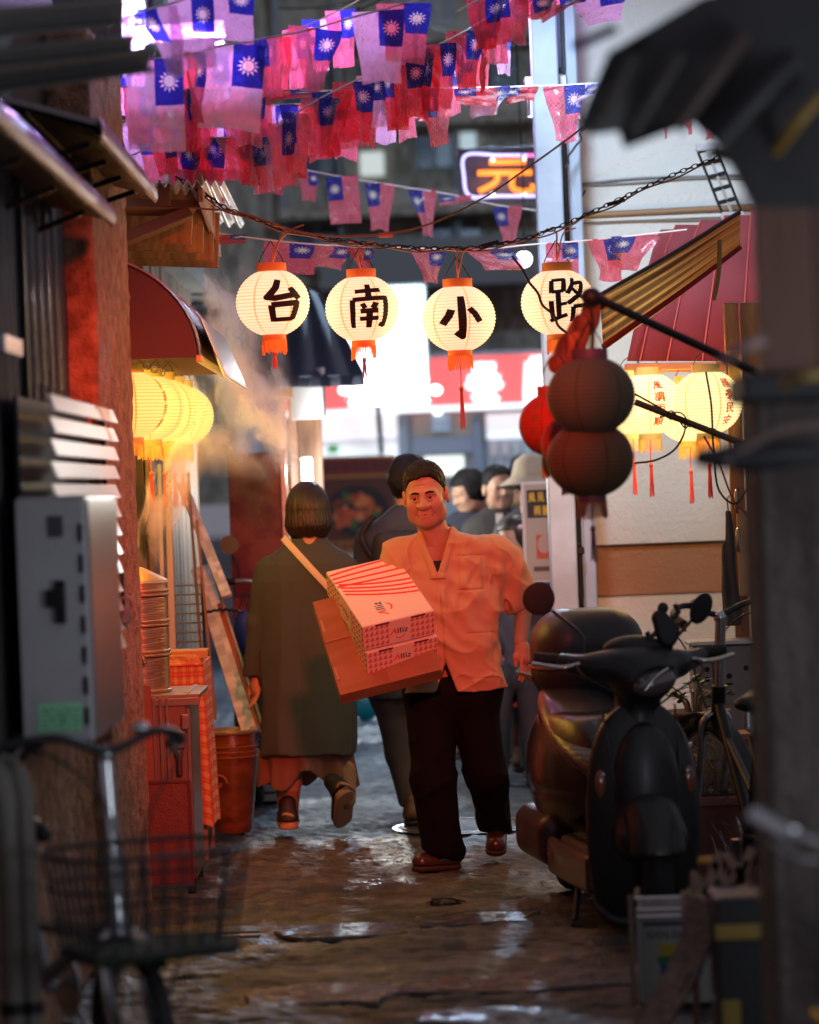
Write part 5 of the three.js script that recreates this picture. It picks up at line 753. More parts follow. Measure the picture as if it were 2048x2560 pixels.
{
  const P0 = at(405, 2240, 12.75), t = thing('stall_cart', 'steel stall cart with maroon lower panel under the steamers', 'cart', V(P0.x, 0, P0.z)), U = (px, py, z = 12.75) => at(px, py, z).sub(t.position), steel = M([0.38, 0.33, 0.3], 0.32, 0.85, { bump: grain, bumpScale: 0.003 }), maroon = M([0.15, 0.058, 0.054], 0.5, 0, { bump: fine, bumpRepeat: 3, bumpScale: 0.003 });
  part(t, 'counter_top', box(0.36, 0.02, 0.55, U(385, 1725).x, U(385, 1745).y, -0.3), steel); part(t, 'counter_edge', box(0.36, 0.03, 0.012, U(385, 1725).x, U(385, 1758).y, -0.02), steel);
  part(t, 'side_panel', box(0.02, 0.75, 0.5, U(466, 1725).x, 0.42, -0.3), steel); part(t, 'front_panel', box(0.06, 0.62, 0.012, U(358, 1700).x, 0.52, -0.005), M([0.22, 0.11, 0.085], 0.5)); part(t, 'front_panel', box(0.14, 0.36, 0.012, U(420, 1800).x, 0.6, -0.03), M([0.2, 0.14, 0.12], 0.45, 0.5));
  for (const px of [385, 402, 418]) part(t, 'slat', box(0.014, 0.36, 0.012, U(px, 1800).x, 0.6, -0.015), steel);
  part(t, 'lower_panel', box(0.21, 0.4, 0.015, U(412, 2060).x, 0.24, 0.02), maroon); for (const [x, w, y, h] of [[412, 0.22, 0.445, 0.014], [412, 0.22, 0.035, 0.014]]) part(t, 'panel_trim', box(w, h, 0.022, U(x, 2060).x, y, 0.022), M([0.1, 0.03, 0.03], 0.5)); part(t, 'panel_trim', box(0.012, 0.41, 0.022, U(478, 2060).x, 0.24, 0.022), M([0.1, 0.03, 0.03], 0.5));
  part(t, 'latch', box(0.05, 0.07, 0.03, U(446, 1830).x, 0.61, 0.0), steel); part(t, 'gas_valve', [cyl(0.012, 0.012, 0.1, 12, U(446, 1830).x, 0.52, 0.0), cyl(0.018, 0.018, 0.02, 12, U(446, 1830).x, 0.56, 0)], M([0.15, 0.06, 0.04], 0.4, 0.7)); part(t, 'hinge', box(0.03, 0.06, 0.02, U(462, 1760).x, 0.68, 0.0), steel);
  for (const [x, z] of [[345, -0.04], [478, -0.04], [345, -0.5], [478, -0.5]]) part(t, 'foot', cyl(0.018, 0.018, 0.06, 12, U(x, 2200).x, 0.02, z), metalDark);
}
{
  const P0 = at(478, 2120, 13.9), t = thing('cloth_draped_table', 'small table draped with red and cream checked cloth', 'table', V(P0.x, 0, P0.z)), check = canvasTexture(256, 256, (c, w, h) => { c.fillStyle = '#e0a878'; c.fillRect(0, 0, w, h); c.globalAlpha = 0.55; c.fillStyle = '#cf3220'; for (let i = 0; i < 4; i++) { c.fillRect(i * 64, 0, 32, h); c.fillRect(0, i * 64, w, 32); } c.globalAlpha = 0.4; c.fillStyle = '#f0d0a0'; for (let i = 0; i < 8; i++) { c.fillRect(i * 32 + 14, 0, 4, h); c.fillRect(0, i * 32 + 14, w, 4); } });
  const cloth = M([1, 1, 1], 0.75, 0, { map: check, bump: weave, bumpRepeat: 6, bumpScale: 0.001 }), top = at(478, 1660, 13.9).y, W = 0.18, low = 0.15;
  const side = (u) => { const p = [[-W / 2, 0.1], [W / 2, 0.1], [W / 2, -0.4], [-W / 2, -0.4], [-W / 2, 0.1]], k = Math.min(3, Math.floor(u * 4)), f = u * 4 - k; return [mix(p[k][0], p[k + 1][0], f), mix(p[k][1], p[k + 1][1], f)]; };
  const g = sheet((u, v) => { const [x, z] = side(u), s = 1 + 0.16 * v, w = 0.008 * Math.sin(u * 60) * v; return V(x * s + w, mix(top, low, v) + 0.012 * Math.sin(u * 40) * v, z * s + w); }, 96, 16, 0.003), uv = g.attributes.uv; for (let i = 0; i < uv.count; i++) uv.setXY(i, uv.getX(i) * 5.2, uv.getY(i) * 3.4);
  part(t, 'cloth_skirt', g, cloth); part(t, 'cloth_top', box(W * 1.02, 0.012, 0.52, 0, top + 0.004, -0.15), cloth); part(t, 'tray', [box(W * 1.1, 0.012, 0.12, 0.01, top + 0.06, 0.02), box(W * 1.12, 0.035, 0.012, 0.01, top + 0.045, 0.08)], M([0.5, 0.3, 0.12], 0.4, 0.3));
  part(t, 'wrapped_parcel', net((x, y, z) => rbox([0, top + 0.02, 0.03], [0.085, 0.035, 0.06], 0.02)(x, y, z) + 0.01 * fbm(x * 40, y * 40, z * 40, 3), [-0.11, top - 0.04, -0.06], [0.11, top + 0.08, 0.12], 0.007), M([0.5, 0.26, 0.1], 0.35));
  for (const [x, z] of [[-0.07, 0.06], [0.07, 0.06], [-0.07, -0.36], [0.07, -0.36]]) part(t, 'leg', box(0.02, top, 0.02, x, top / 2, z), M([0.3, 0.2, 0.12], 0.6));
}
{
  const P0 = at(585, 2060, 14.9), t = thing('glazed_pot', 'large brown glazed plant pot with green rim beside the checked table', 'pot', V(P0.x, 0, P0.z)), R = 0.125, top = at(585, 1822, 14.9).y;
  part(t, 'pot_body', lathe([[0.075, 0.005], [0.085, 0.02], [0.1, 0.14], [R * 0.97, top * 0.72], [R, top * 0.86], [R * 0.94, top * 0.9], [R * 0.97, top * 0.93], [R * 0.94, top * 0.96]], 48), M([0.2, 0.075, 0.025], 0.28, 0, { clearcoat: 0.6, clearcoatRoughness: 0.2, map: wearTint([0.5, 0.45, 0.4], [1, 1, 1], 611, 1, 5), bump: grain, bumpScale: 0.003 }));
  part(t, 'rim', lathe([[R * 0.94, top * 0.95], [R * 1.09, top * 0.96], [R * 1.1, top], [R * 0.92, top], [R * 0.9, top * 0.93]], 48), M([0.22, 0.2, 0.07], 0.22, 0, { clearcoat: 0.8 })); for (const k of [0.74, 0.79, 0.84]) part(t, 'groove_band', new THREE.TorusGeometry(R * (0.985 + (k - 0.74) * 0.18), 0.004, 6, 48).rotateX(Math.PI / 2).translate(0, top * k, 0), M([0.3, 0.11, 0.035], 0.3));
  const swirl = []; for (let i = 0; i < 26; i++) { const a = i / 25 * 6.4, r = 0.045 * (1 - i / 34); swirl.push(V(Math.sin(-0.5 + (r * Math.cos(a)) / R) * R * 0.98, top * 0.5 + r * Math.sin(a), Math.cos(-0.5 + (r * Math.cos(a)) / R) * R * 0.98)); }
  part(t, 'relief_swirl', tube(swirl, 0.007, 6, 60), M([0.3, 0.12, 0.04], 0.3)); part(t, 'soil', cyl(R * 0.88, R * 0.88, 0.02, 32, 0, top * 0.93, 0), M([0.04, 0.028, 0.02], 0.9));
}
// boards and poles leaning against the side wall
{
  const paint = M([0.66, 0.76, 0.92], 0.5, 0, { map: wearTint([0.6, 0.6, 0.62], [1, 1, 1], 621, 1, 6), bump: streak, bumpScale: 0.002 }), redPaint = M([0.3, 0.05, 0.035], 0.5), dark = M([0.1, 0.07, 0.05], 0.6), grey = M([0.3, 0.32, 0.36], 0.45, 0.3);
  const lean = (name, label, a, b, z0, z1, w, d, m, extra) => { const A = at(a[0], a[1], z0), B = at(b[0], b[1], z1), t = thing(name, label, name.includes('pole') ? 'pole' : 'board', B); part(t, 'board', bar(V(0, 0, 0), A.clone().sub(B), w, d), m); extra?.(t, A.clone().sub(B)); return t; };
  lean('leaning_board', 'bright white fluorescent-tube casing leaning against the plank wall', [455, 1210], [568, 1492], 15.6, 15.2, 0.052, 0.03, paint, (t, d) => part(t, 'end_cap', box(0.055, 0.012, 0.034), steelGrey, d));
  lean('leaning_board', 'wide pale board with red edge leaning behind the glazed pot', [500, 1418], [635, 1850], 15.5, 14.95, 0.09, 0.02, paint, (t, d) => { part(t, 'red_edge', bar(V(0.04, 0, 0.012), d.clone().multiplyScalar(0.78).add(V(0.036, 0, 0.012)), 0.018, 0.016), redPaint); part(t, 'cream_edge', bar(V(0.062, 0, 0.012), d.clone().multiplyScalar(0.8).add(V(0.056, 0, 0.012)), 0.014, 0.016), M([0.4, 0.33, 0.24], 0.6)); part(t, 'chain_tie', tube([...Array(16)].map((_, i) => d.clone().multiplyScalar(0.72).add(V(-0.07 + i * 0.014, 0.02 * Math.sin(i * 0.2) + 0.006 * (i % 2), 0.03 + 0.006 * (i % 3)))), 0.006, 6, 60), metalDark); });
  lean('leaning_board', 'narrow dark red plank between the pale boards', [552, 1495], [646, 1842], 15.4, 15.05, 0.03, 0.02, redPaint);
  lean('standing_pole', 'thin pale pole standing upright by the brick wall', [398, 1160], [412, 1700], 14.6, 14.5, 0.02, 0.02, grey); lean('standing_pole', 'thicker grey square pole standing by the brick wall', [418, 1150], [436, 1760], 14.7, 14.6, 0.034, 0.03, grey);
  lean('standing_pole', 'dark bamboo cane leaning beside the pale board', [470, 1180], [508, 1700], 15.2, 15.0, 0.014, 0.014, dark); lean('standing_pole', 'short brown stick leaning behind the checked table', [492, 1300], [540, 1800], 15.1, 14.9, 0.012, 0.012, M([0.2, 0.1, 0.05], 0.6));
  const g = thing('wire_rack', 'dark wire shelf rack behind the leaning sticks', 'rack', at(470, 1620, 15.3)); for (let i = 0; i < 14; i++) part(g, 'wire', rod(V(-0.08, 0.3 - i * 0.045, 0), V(0.08, 0.3 - i * 0.045, 0.02), 0.004), steelGrey); each(g, 'upright', [rod(V(-0.08, 0.34, 0), V(-0.08, -0.78, 0), 0.006), rod(V(0.08, 0.34, 0.02), V(0.08, -0.78, 0.02), 0.006)], metalDark);
  const b = thing('blue_bag', 'blue bag hanging behind the leaning boards', 'bag', at(612, 1580, 16.2)); part(b, 'bag', net((x, y, z) => egg([0, 0, 0], [0.06, 0.11, 0.05])(x, y, z) + 0.01 * fbm(x * 20, y * 20, z * 20, 2), [-0.1, -0.15, -0.09], [0.1, 0.15, 0.09], 0.012), M([0.02, 0.04, 0.22], 0.6)); part(b, 'handle', tube([V(-0.03, 0.1, 0), V(0, 0.17, 0), V(0.03, 0.1, 0)], 0.005, 6), metalDark);
  const tq = thing('teal_bag', 'small teal plastic bag resting on the road behind the boxes', 'bag', onGround(915, 1800).setY(0)); part(tq, 'bag', net((x, y, z) => egg([0, 0.11, 0], [0.1, 0.11, 0.08])(x, y, z) + 0.02 * fbm(x * 12, y * 12, z * 12, 3), [-0.14, -0.01, -0.12], [0.14, 0.26, 0.12], 0.014), M([0.01, 0.3, 0.36], 0.4)); part(tq, 'knot', ball(0.025, 0, 0.23, 0, 1, 0.8, 1), M([0.01, 0.3, 0.36], 0.4));
  const cr = thing('low_crate', 'low grey crate on the road edge behind the glazed pot', 'crate', onGround(655, 2010)); for (let i = 0; i < 4; i++) part(cr, 'slat', box(0.2, 0.035, 0.015, 0, 0.03 + i * 0.05, 0), grey); part(cr, 'body', box(0.19, 0.19, 0.12, 0, 0.1, -0.07), M([0.1, 0.1, 0.09], 0.7));
}
{ // steam over the stall
  const P0 = at(345, 1400, 13.1), t = thing('steam', 'white steam drifting up from the food steamers', 'steam', P0); t.userData.kind = 'stuff';
  const wisp = dataTexture(512, (u, v) => {
    const wx = u + 0.09 * (tileFbm(u, v, 3, 801, 4) - 0.5) * 2, wy = v + 0.09 * (tileFbm(u, v, 3, 811, 4) - 0.5) * 2, n = tileFbm(wx, wy, 4, 821, 6), e = Math.min(u, 1 - u, v, 1 - v);
    return clamp(smooth(0.36, 0.74, n) * smooth(0, 0.34, e) * 0.85);
  });
  const U = (px, py, z) => at(px, py, z).sub(P0);
  const puffs = [[[330, 1360, 12.9], [470, 1380, 13.0], [400, 900, 14.0], [560, 930, 14.2]], [[400, 1140, 14.7], [680, 1260, 14.8], [400, 560, 14.8], [680, 620, 14.9]], [[430, 1100, 15.0], [800, 1260, 15.1], [420, 680, 15.1], [720, 780, 15.2]], [[310, 1450, 13.1], [420, 1450, 13.1], [310, 1100, 13.1], [470, 1100, 13.2]], [[480, 1180, 14.6], [820, 1220, 14.7], [470, 880, 14.8], [720, 920, 14.8]], [[420, 920, 14.9], [660, 980, 15.0], [400, 540, 15.0], [640, 590, 15.1]]];
  puffs.forEach((q, i) => { const [a, b, c, d] = q.map((p) => U(...p)); part(t, 'wisp', sheet((u, v) => a.clone().lerp(b, u).lerp(c.clone().lerp(d, u), v).add(V(0.03 * noise(u * 3, v * 4, i), 0.03 * noise(u * 3 + 5, v * 4, i), 0.16 * noise(u * 2.4, v * 2.8, i + 9))), 24, 32), M([0.95, 0.93, 0.92], 1, 0, { alphaMap: wisp, transparent: true, opacity: i < 3 ? 0.95 : 0.8, transmission: 0.5 })); });
}
// ================================================================ props on the right
{ // plants and pots
  const leafMats = [[0.08, 0.17, 0.05], [0.11, 0.21, 0.06], [0.13, 0.17, 0.05]].map((c) => M(c, 0.5, 0, { transmission: 0.3 })), terracotta = M([0.36, 0.12, 0.06], 0.7, 0, { bump: grain, bumpScale: 0.002 });
  const leaf = () => new THREE.SphereGeometry(1, 8, 5).scale(0.5, 0.06, 1).translate(0, 0, 0.9);
  const L = leaf();
  function plant(label, P, potH, potR, stems, seed, tall) {
    const t = thing('potted_plant', label, 'plant', P, 0, 'potted plants behind the scooter'), r = rng(seed);
    part(t, 'pot', lathe([[0.001, 0.004], [potR * 0.7, 0.004], [potR * 0.95, potH * 0.8], [potR * 1.1, potH * 0.8], [potR * 1.12, potH], [potR * 0.98, potH], [potR * 0.95, potH * 0.88]], 32), terracotta); part(t, 'soil', cyl(potR * 0.93, potR * 0.93, 0.01, 24, 0, potH * 0.9, 0), M([0.04, 0.03, 0.02], 0.9));
    for (let i = 0; i < stems; i++) {
      const a = r() * 6.28, k = tall * (0.5 + 0.6 * r()), b = V(Math.cos(a) * potR * 1.3, potH + k, Math.sin(a) * potR * 0.9), m = V(Math.cos(a) * potR * 0.4, potH + k * 0.5, Math.sin(a) * potR * 0.3);
      part(t, 'stem', tube([V(Math.cos(a) * potR * 0.2, potH * 0.9, 0), m, b], 0.004, 6, 10), M([0.25, 0.16, 0.09], 0.7));
      for (let j = 0; j < 5; j++) { const q = part(t, 'leaf', L, leafMats[Math.floor(r() * 3)], m.clone().lerp(b, 0.3 + 0.8 * r())); q.scale.setScalar(0.014 + 0.012 * r()); q.rotation.set((r() - 0.5) * 1.6, r() * 6.28, (r() - 0.5) * 1.2); }
    }
    return t;
  }
  const A = at(1740, 1890, 12.6), shelf = thing('plant_stand', 'low brown stand holding a terracotta pot behind the scooter', 'stand', V(A.x, 0, A.z)); const sy = at(1740, 1832, 12.6).y - 0.015;
  part(shelf, 'stand_top', box(0.42, 0.025, 0.2, 0, sy, 0), M([0.3, 0.13, 0.07], 0.6)); for (const x of [-0.19, 0.19]) part(shelf, 'stand_leg', box(0.025, sy, 0.18, x, sy / 2, 0), M([0.2, 0.08, 0.05], 0.6));
  plant('leafy shrub in a terracotta pot on the low stand', V(A.x, sy + 0.013, A.z), 0.09, 0.13, 13, 71, 0.13);
  const B = onGround(1780, 2260); const trough = thing('planter_trough', 'long maroon planter trough full of dry tangled stems', 'planter', V(B.x, 0, -11.9)), ty = at(1780, 1985, 11.9).y;
  part(trough, 'trough', [box(0.36, ty - 0.03, 0.2, 0, (ty - 0.03) / 2, 0)], M([0.16, 0.05, 0.035], 0.6)); part(trough, 'rim', box(0.38, 0.035, 0.22, 0, ty - 0.018, 0), M([0.28, 0.1, 0.08], 0.55)); part(trough, 'soil', box(0.34, 0.012, 0.19, 0, ty + 0.002, 0), M([0.05, 0.035, 0.025], 0.9));
  const r = rng(91), dry = [];
  for (let i = 0; i < 130; i++) { const x = (r() - 0.5) * 0.32, z = (r() - 0.5) * 0.16, h = 0.06 + 0.16 * r(); dry.push(tube([V(x, ty, z), V(x + (r() - 0.5) * 0.1, ty + h * 0.6, z + (r() - 0.5) * 0.05), V(x + (r() - 0.5) * 0.2, ty + h, z + (r() - 0.5) * 0.1)], 0.0022, 4, 5)); }
  part(trough, 'dry_stems', dry, M([0.3, 0.2, 0.09], 0.7)); for (let i = 0; i < 40; i++) { const q = part(trough, 'leaf', L, leafMats[i % 3], V((r() - 0.5) * 0.32, ty + 0.03 + 0.17 * r(), (r() - 0.5) * 0.16)); q.scale.setScalar(0.008 + 0.01 * r()); q.rotation.set(r() * 3, r() * 6, r() * 3); }
  const C = at(1805, 1680, 13.2), bin = thing('perforated_bin', 'grey perforated metal bin behind the plants', 'bin', V(C.x, 0, C.z)), by = at(1805, 1608, 13.2).y; part(bin, 'body', box(0.25, by, 0.2, 0, by / 2, 0, 0.012), M([0.2, 0.16, 0.14], 0.45, 0.4)); part(bin, 'lid', box(0.28, 0.02, 0.23, 0, by + 0.006, 0, 0.006), M([0.35, 0.33, 0.32], 0.35, 0.6)); for (const [x, y] of [[-0.07, 0.1], [-0.07, 0.14], [0.02, 0.13], [0.09, 0.1], [-0.07, 0.26]]) part(bin, 'hole', cyl(0.011, 0.011, 0.006, 14).rotateX(Math.PI / 2), M([0.01, 0.01, 0.01], 0.8), V(x, by - y, 0.102));
}
{ // square oil tin with printed front
  const A = at(1672, 2300, 9.7), t = thing('oil_tin', 'square printed oil tin with bright metal rim full of scraps', 'tin', V(A.x + 0.02, 0, A.z), -0.1), art = canvasTexture(256, 384, (c, w, h) => {
    c.fillStyle = '#8f8f88'; c.fillRect(0, 0, w, h); c.fillStyle = '#2c3448'; c.font = 'bold 46px sans-serif'; c.fillText('GOLD AR', 22, 96); c.fillStyle = '#3a4152'; c.fillRect(12, 20, 232, 22); c.fillStyle = '#a58722'; c.fillRect(70, 120, 170, 56); c.fillStyle = '#1d6a44'; c.fillRect(62, 176, 150, 36); c.fillStyle = '#1c3a78'; c.fillRect(72, 212, 150, 50); c.fillStyle = '#7d4636'; c.fillRect(90, 276, 110, 12);
  });
  const h = at(1672, 2225, 9.7).y, w = 0.22, tinM = M([0.5, 0.5, 0.5], 0.3, 0.7);
  part(t, 'tin_body', [box(w, h - 0.05, 0.012, 0, h / 2 - 0.02, -w / 2), box(0.012, h - 0.05, w, w / 2, h / 2 - 0.02, 0), box(0.012, h - 0.05, w, -w / 2, h / 2 - 0.02, 0), box(w, 0.012, w, 0, 0.008, 0), box(w, h - 0.05, 0.01, 0, h / 2 - 0.02, w / 2)], tinM); part(t, 'printed_front', new THREE.PlaneGeometry(w * 0.96, h - 0.07), M([0.75, 0.75, 0.75], 0.4, 0.2, { map: art }), V(0, h / 2 - 0.03, w / 2 + 0.009));
  for (const k of [0.0, 0.034, 0.056]) part(t, 'rim_band', box(w + 0.012, 0.014, 0.014, 0, h - 0.01 - k, w / 2 + 0.004, 0.005), M([0.7, 0.7, 0.72], 0.18, 0.95)); part(t, 'rim_band', [box(0.014, 0.014, w, w / 2 + 0.003, h - 0.01, 0), box(0.014, 0.014, w, -w / 2 - 0.003, h - 0.01, 0)], M([0.6, 0.6, 0.6], 0.22, 0.95)); part(t, 'corner_angle', box(0.016, h, 0.016, -w / 2 - 0.02, h / 2, w / 2 + 0.01), M([0.2, 0.12, 0.09], 0.5)); part(t, 'clip', box(0.018, 0.08, 0.02, 0.03, h - 0.03, w / 2 + 0.014), M([0.3, 0.18, 0.14], 0.5));
  const s = thing('green_scrubber', 'rough green scrubbing pad lying in the oil tin', 'scrubber', V(A.x + 0.12, h - 0.04, A.z - 0.1)); part(s, 'pad', net((x, y, z) => rbox([0, 0, 0], [0.06, 0.025, 0.05], 0.02)(x, y, z) + 0.014 * fbm(x * 70, y * 70, z * 70, 2), [-0.1, -0.06, -0.09], [0.1, 0.06, 0.09], 0.007), M([0.14, 0.2, 0.03], 0.9)); part(s, 'worn_patch', box(0.04, 0.01, 0.03, 0.02, 0.022, 0.02), M([0.2, 0.25, 0.06], 0.9));
}
{ // folding wooden lattice and battens
  const O = at(1800, 2200, 8.9), t = thing('folded_trellis', 'folded wooden trellis of crossed battens leaning by the pillar', 'trellis', O), U = (px, py, z = 8.9) => at(px, py, z).sub(O), wood = M([0.2, 0.11, 0.075], 0.65, 0, { bump: streak, bumpScale: 0.003 });
  for (const [a, b] of [[[1735, 2188], [1800, 2270]], [[1800, 2130], [1760, 2250]], [[1815, 2135], [1870, 2215]], [[1850, 2165], [1800, 2290]], [[1778, 2150], [1835, 2235]], [[1870, 2150], [1835, 2270]], [[1820, 2260], [1880, 2120]]]) part(t, 'batten', bar(U(...a), U(...b), 0.024, 0.01), wood);
  part(t, 'reflector', box(0.045, 0.018, 0.012), M([0.6, 0.25, 0.02], 0.3), U(1765, 2150, 9.1)); part(t, 'stake', bar(U(1735, 2180), U(1745, 2700), 0.02, 0.02), wood);
  const q = thing('leaning_plank', 'cracked reddish plank bending past the oil tin', 'plank', at(1750, 2300, 8.7)), W = (px, py, z = 8.7) => at(px, py, z).sub(q.position), pw = M([0.28, 0.17, 0.14], 0.6, 0, { bump: streak, bumpScale: 0.004, map: wearTint([0.6, 0.55, 0.5], [1, 1, 1], 631, 8, 1) });
  const edge = [[1752, 2240], [1745, 2330], [1712, 2420], [1668, 2500], [1600, 2610], [1560, 2700]].map(([x, y]) => W(x, y)), cv = new THREE.CatmullRomCurve3(edge);
  part(q, 'board', sheet((u, v) => cv.getPoint(u).add(V((v - 0.5) * 0.075, (v - 0.5) * -0.02, (v - 0.5) * 0.06)), 40, 4, 0.012), pw); part(q, 'split', sheet((u, v) => cv.getPoint(0.42 + 0.14 * u).add(V((v - 0.5) * 0.01 + 0.02, 0, 0.022)), 6, 2, 0.004), M([0.08, 0.05, 0.04], 0.8));
  const c = thing('yellow_trim_crate', 'black crate with dull yellow trim standing at the pillar foot', 'crate', at(1850, 2420, 8.5)); part(c, 'body', box(0.16, 0.5, 0.24, 0.02, -0.06, -0.1, 0.01), M([0.015, 0.016, 0.018], 0.6)); part(c, 'trim', box(0.17, 0.04, 0.02, 0.02, 0.1, 0.03), M([0.3, 0.2, 0.03], 0.5)); part(c, 'trim', box(0.05, 0.16, 0.02, -0.03, -0.16, 0.03), M([0.28, 0.2, 0.03], 0.5)); part(c, 'bolt', ball(0.008), steelGrey, V(-0.08, -0.07, 0.03));
}

// ================================================================ bicycles
function bicycle(label, P, heading, { frame, basket = true, steer = 0, bars = 'chrome', lean = 0, moss = false, saddleH = 0.78, barH = 1.0, barTube, R = 0.32, basketH = 0.2, basketW = 0.17 } = {}) {
  const t = thing('bicycle', label, 'bicycle', P, heading, 'bicycles parked in the alley'), rubber = M([0.012, 0.012, 0.012], 0.75), chrome = M([0.6, 0.6, 0.62], 0.2, 0.95), paint = M(frame, 0.35, 0.5), black = M([0.02, 0.02, 0.022], 0.5);
  t.rotation.set(0, heading, lean, 'YXZ');
  const wb = 1.05, C = 2 * R + 0.07, front = new THREE.Group(); front.name = 'front_fork'; t.add(front); front.rotation.y = steer;      // forward is +z; the steering axis passes through the origin
  const wheel = (parent, z) => {
    const w = part(parent, 'wheel', new THREE.TorusGeometry(R, 0.024, 10, 56).rotateY(Math.PI / 2), rubber, V(0, R + 0.02, z));
    part(w, 'rim', new THREE.TorusGeometry(R - 0.025, 0.009, 8, 48).rotateY(Math.PI / 2), chrome); const sp = []; for (let i = 0; i < 28; i++) { const a = i / 28 * 6.283; sp.push(rod(V(i % 2 ? 0.02 : -0.02, Math.sin(a + 0.2) * 0.02, Math.cos(a + 0.2) * 0.02), V(0, Math.sin(a) * (R - 0.03), Math.cos(a) * (R - 0.03)), 0.0013, 0.0013, 4)); } part(w, 'spokes', sp, chrome); part(w, 'hub', cyl(0.02, 0.02, 0.08, 14).rotateZ(Math.PI / 2), chrome);
    part(parent, 'mudguard', sheet((u, v) => { const a = mix(-0.5, 2.3, u), r = R + 0.045; return V((v - 0.5) * 0.055, R + 0.02 + Math.sin(a) * r, z - Math.cos(a) * r); }, 30, 4, 0.002), black);
  };
  wheel(front, 0.1); wheel(t, 0.1 - wb);
  for (const s of [-1, 1]) part(front, 'fork_blade', tube([V(s * 0.05, R + 0.02, 0.1), V(s * 0.052, C - 0.16, 0.04), V(s * 0.05, C - 0.03, 0.015), V(s * 0.02, C, 0)], 0.0155, 10, 18), chrome);
  part(front, 'steerer', rod(V(0, C - 0.03, 0), V(0, barH, -0.05), 0.02), chrome); part(front, 'stem', ball(0.024, 0, barH, -0.045), chrome);
  part(front, 'handlebar', tube([V(-0.27, barH + 0.0, -0.26), V(-0.24, barH + 0.03, -0.14), V(-0.13, barH + 0.05, -0.04), V(0, barH + 0.01, -0.03), V(0.13, barH + 0.05, -0.04), V(0.24, barH + 0.03, -0.14), V(0.27, barH, -0.26)], 0.0115, 10, 50), bars === 'chrome' ? chrome : black);
  for (const s of [-1, 1]) { part(front, 'grip', rod(V(s * 0.255, barH + 0.015, -0.17), V(s * 0.275, barH - 0.005, -0.29), barTube ? 0.023 : 0.0165), bars === 'chrome' && barTube ? chrome : rubber); part(front, 'brake_lever', tube([V(s * 0.2, barH + 0.03, -0.1), V(s * 0.22, barH - 0.005, -0.13), V(s * 0.245, barH - 0.03, -0.24)], 0.006, 6, 12), chrome); part(front, 'brake_cable', tube([V(s * 0.19, barH + 0.03, -0.1), V(s * 0.14, barH - 0.02, 0.1), V(s * 0.06, barH - 0.12, 0.12), V(s * 0.02, C + 0.01, 0.05)], 0.0035, 5, 24), black); }
  part(front, 'bell', ball(0.024, 0.1, barH + 0.06, -0.05, 1, 0.7, 1), chrome); part(front, 'headlamp', [cyl(0.035, 0.026, 0.06, 18).rotateX(Math.PI / 2).translate(0, C - 0.05, 0.16)], black);
  part(t, 'frame', [rod(V(0, C + 0.03, -0.02), V(0, 0.32, -0.44), 0.02), rod(V(0, C - 0.03, -0.02), V(0, 0.45, -0.5), 0.014), rod(V(0, 0.28, -0.42), V(0, saddleH - 0.06, -0.6), 0.0155), rod(V(0.05, R + 0.02, 0.1 - wb), V(0.02, 0.3, -0.44), 0.009), rod(V(-0.05, R + 0.02, 0.1 - wb), V(-0.02, 0.3, -0.44), 0.009), rod(V(0.05, R + 0.02, 0.1 - wb), V(0.02, 0.66, -0.56), 0.009), rod(V(-0.05, R + 0.02, 0.1 - wb), V(-0.02, 0.66, -0.56), 0.009), rod(V(0, C - 0.05, 0.005), V(0, C + 0.1, -0.03), 0.026)], paint);
  const sd = blend([cone(V(0, saddleH, -0.42), V(0, saddleH + 0.005, -0.6), 0.022, 0.04), egg([0, saddleH + 0.005, -0.66], [0.1, 0.035, 0.075])], 0.05); part(t, 'saddle', net(sd, [-0.13, saddleH - 0.06, -0.77], [0.13, saddleH + 0.07, -0.37], 0.011), black); each(t, 'saddle_spring', [cyl(0.015, 0.015, 0.06, 10, -0.05, saddleH - 0.05, -0.66), cyl(0.015, 0.015, 0.06, 10, 0.05, saddleH - 0.05, -0.66)], chrome); part(t, 'seat_post', rod(V(0, saddleH - 0.08, -0.595), V(0, saddleH, -0.62), 0.0125), chrome);
  each(t, 'crank', [rod(V(0.06, 0.29, -0.42), V(0.09, 0.14, -0.36), 0.009), rod(V(-0.06, 0.29, -0.42), V(-0.09, 0.44, -0.48), 0.009), cyl(0.08, 0.08, 0.006, 24).rotateZ(Math.PI / 2).translate(0.05, 0.29, -0.42)], chrome); for (const [x, y, z] of [[0.13, 0.14, -0.36], [-0.13, 0.44, -0.48]]) { const p = part(t, 'pedal', box(0.09, 0.02, 0.06), black, V(x, y, z)); part(p, 'reflector', box(0.07, 0.012, 0.008), M([0.75, 0.34, 0.02], 0.3), V(0, 0, 0.034)); }
  part(t, 'rear_rack', [box(0.1, 0.008, 0.32, 0, 0.68, -0.98), rod(V(0.05, 0.68, -1.0), V(0.05, 0.34, -0.95), 0.005), rod(V(-0.05, 0.68, -1.0), V(-0.05, 0.34, -0.95), 0.005)], chrome); part(t, 'kickstand', rod(V(-0.06, 0.3, -0.93), V(-0.16, 0.01, -1.0), 0.008), chrome);
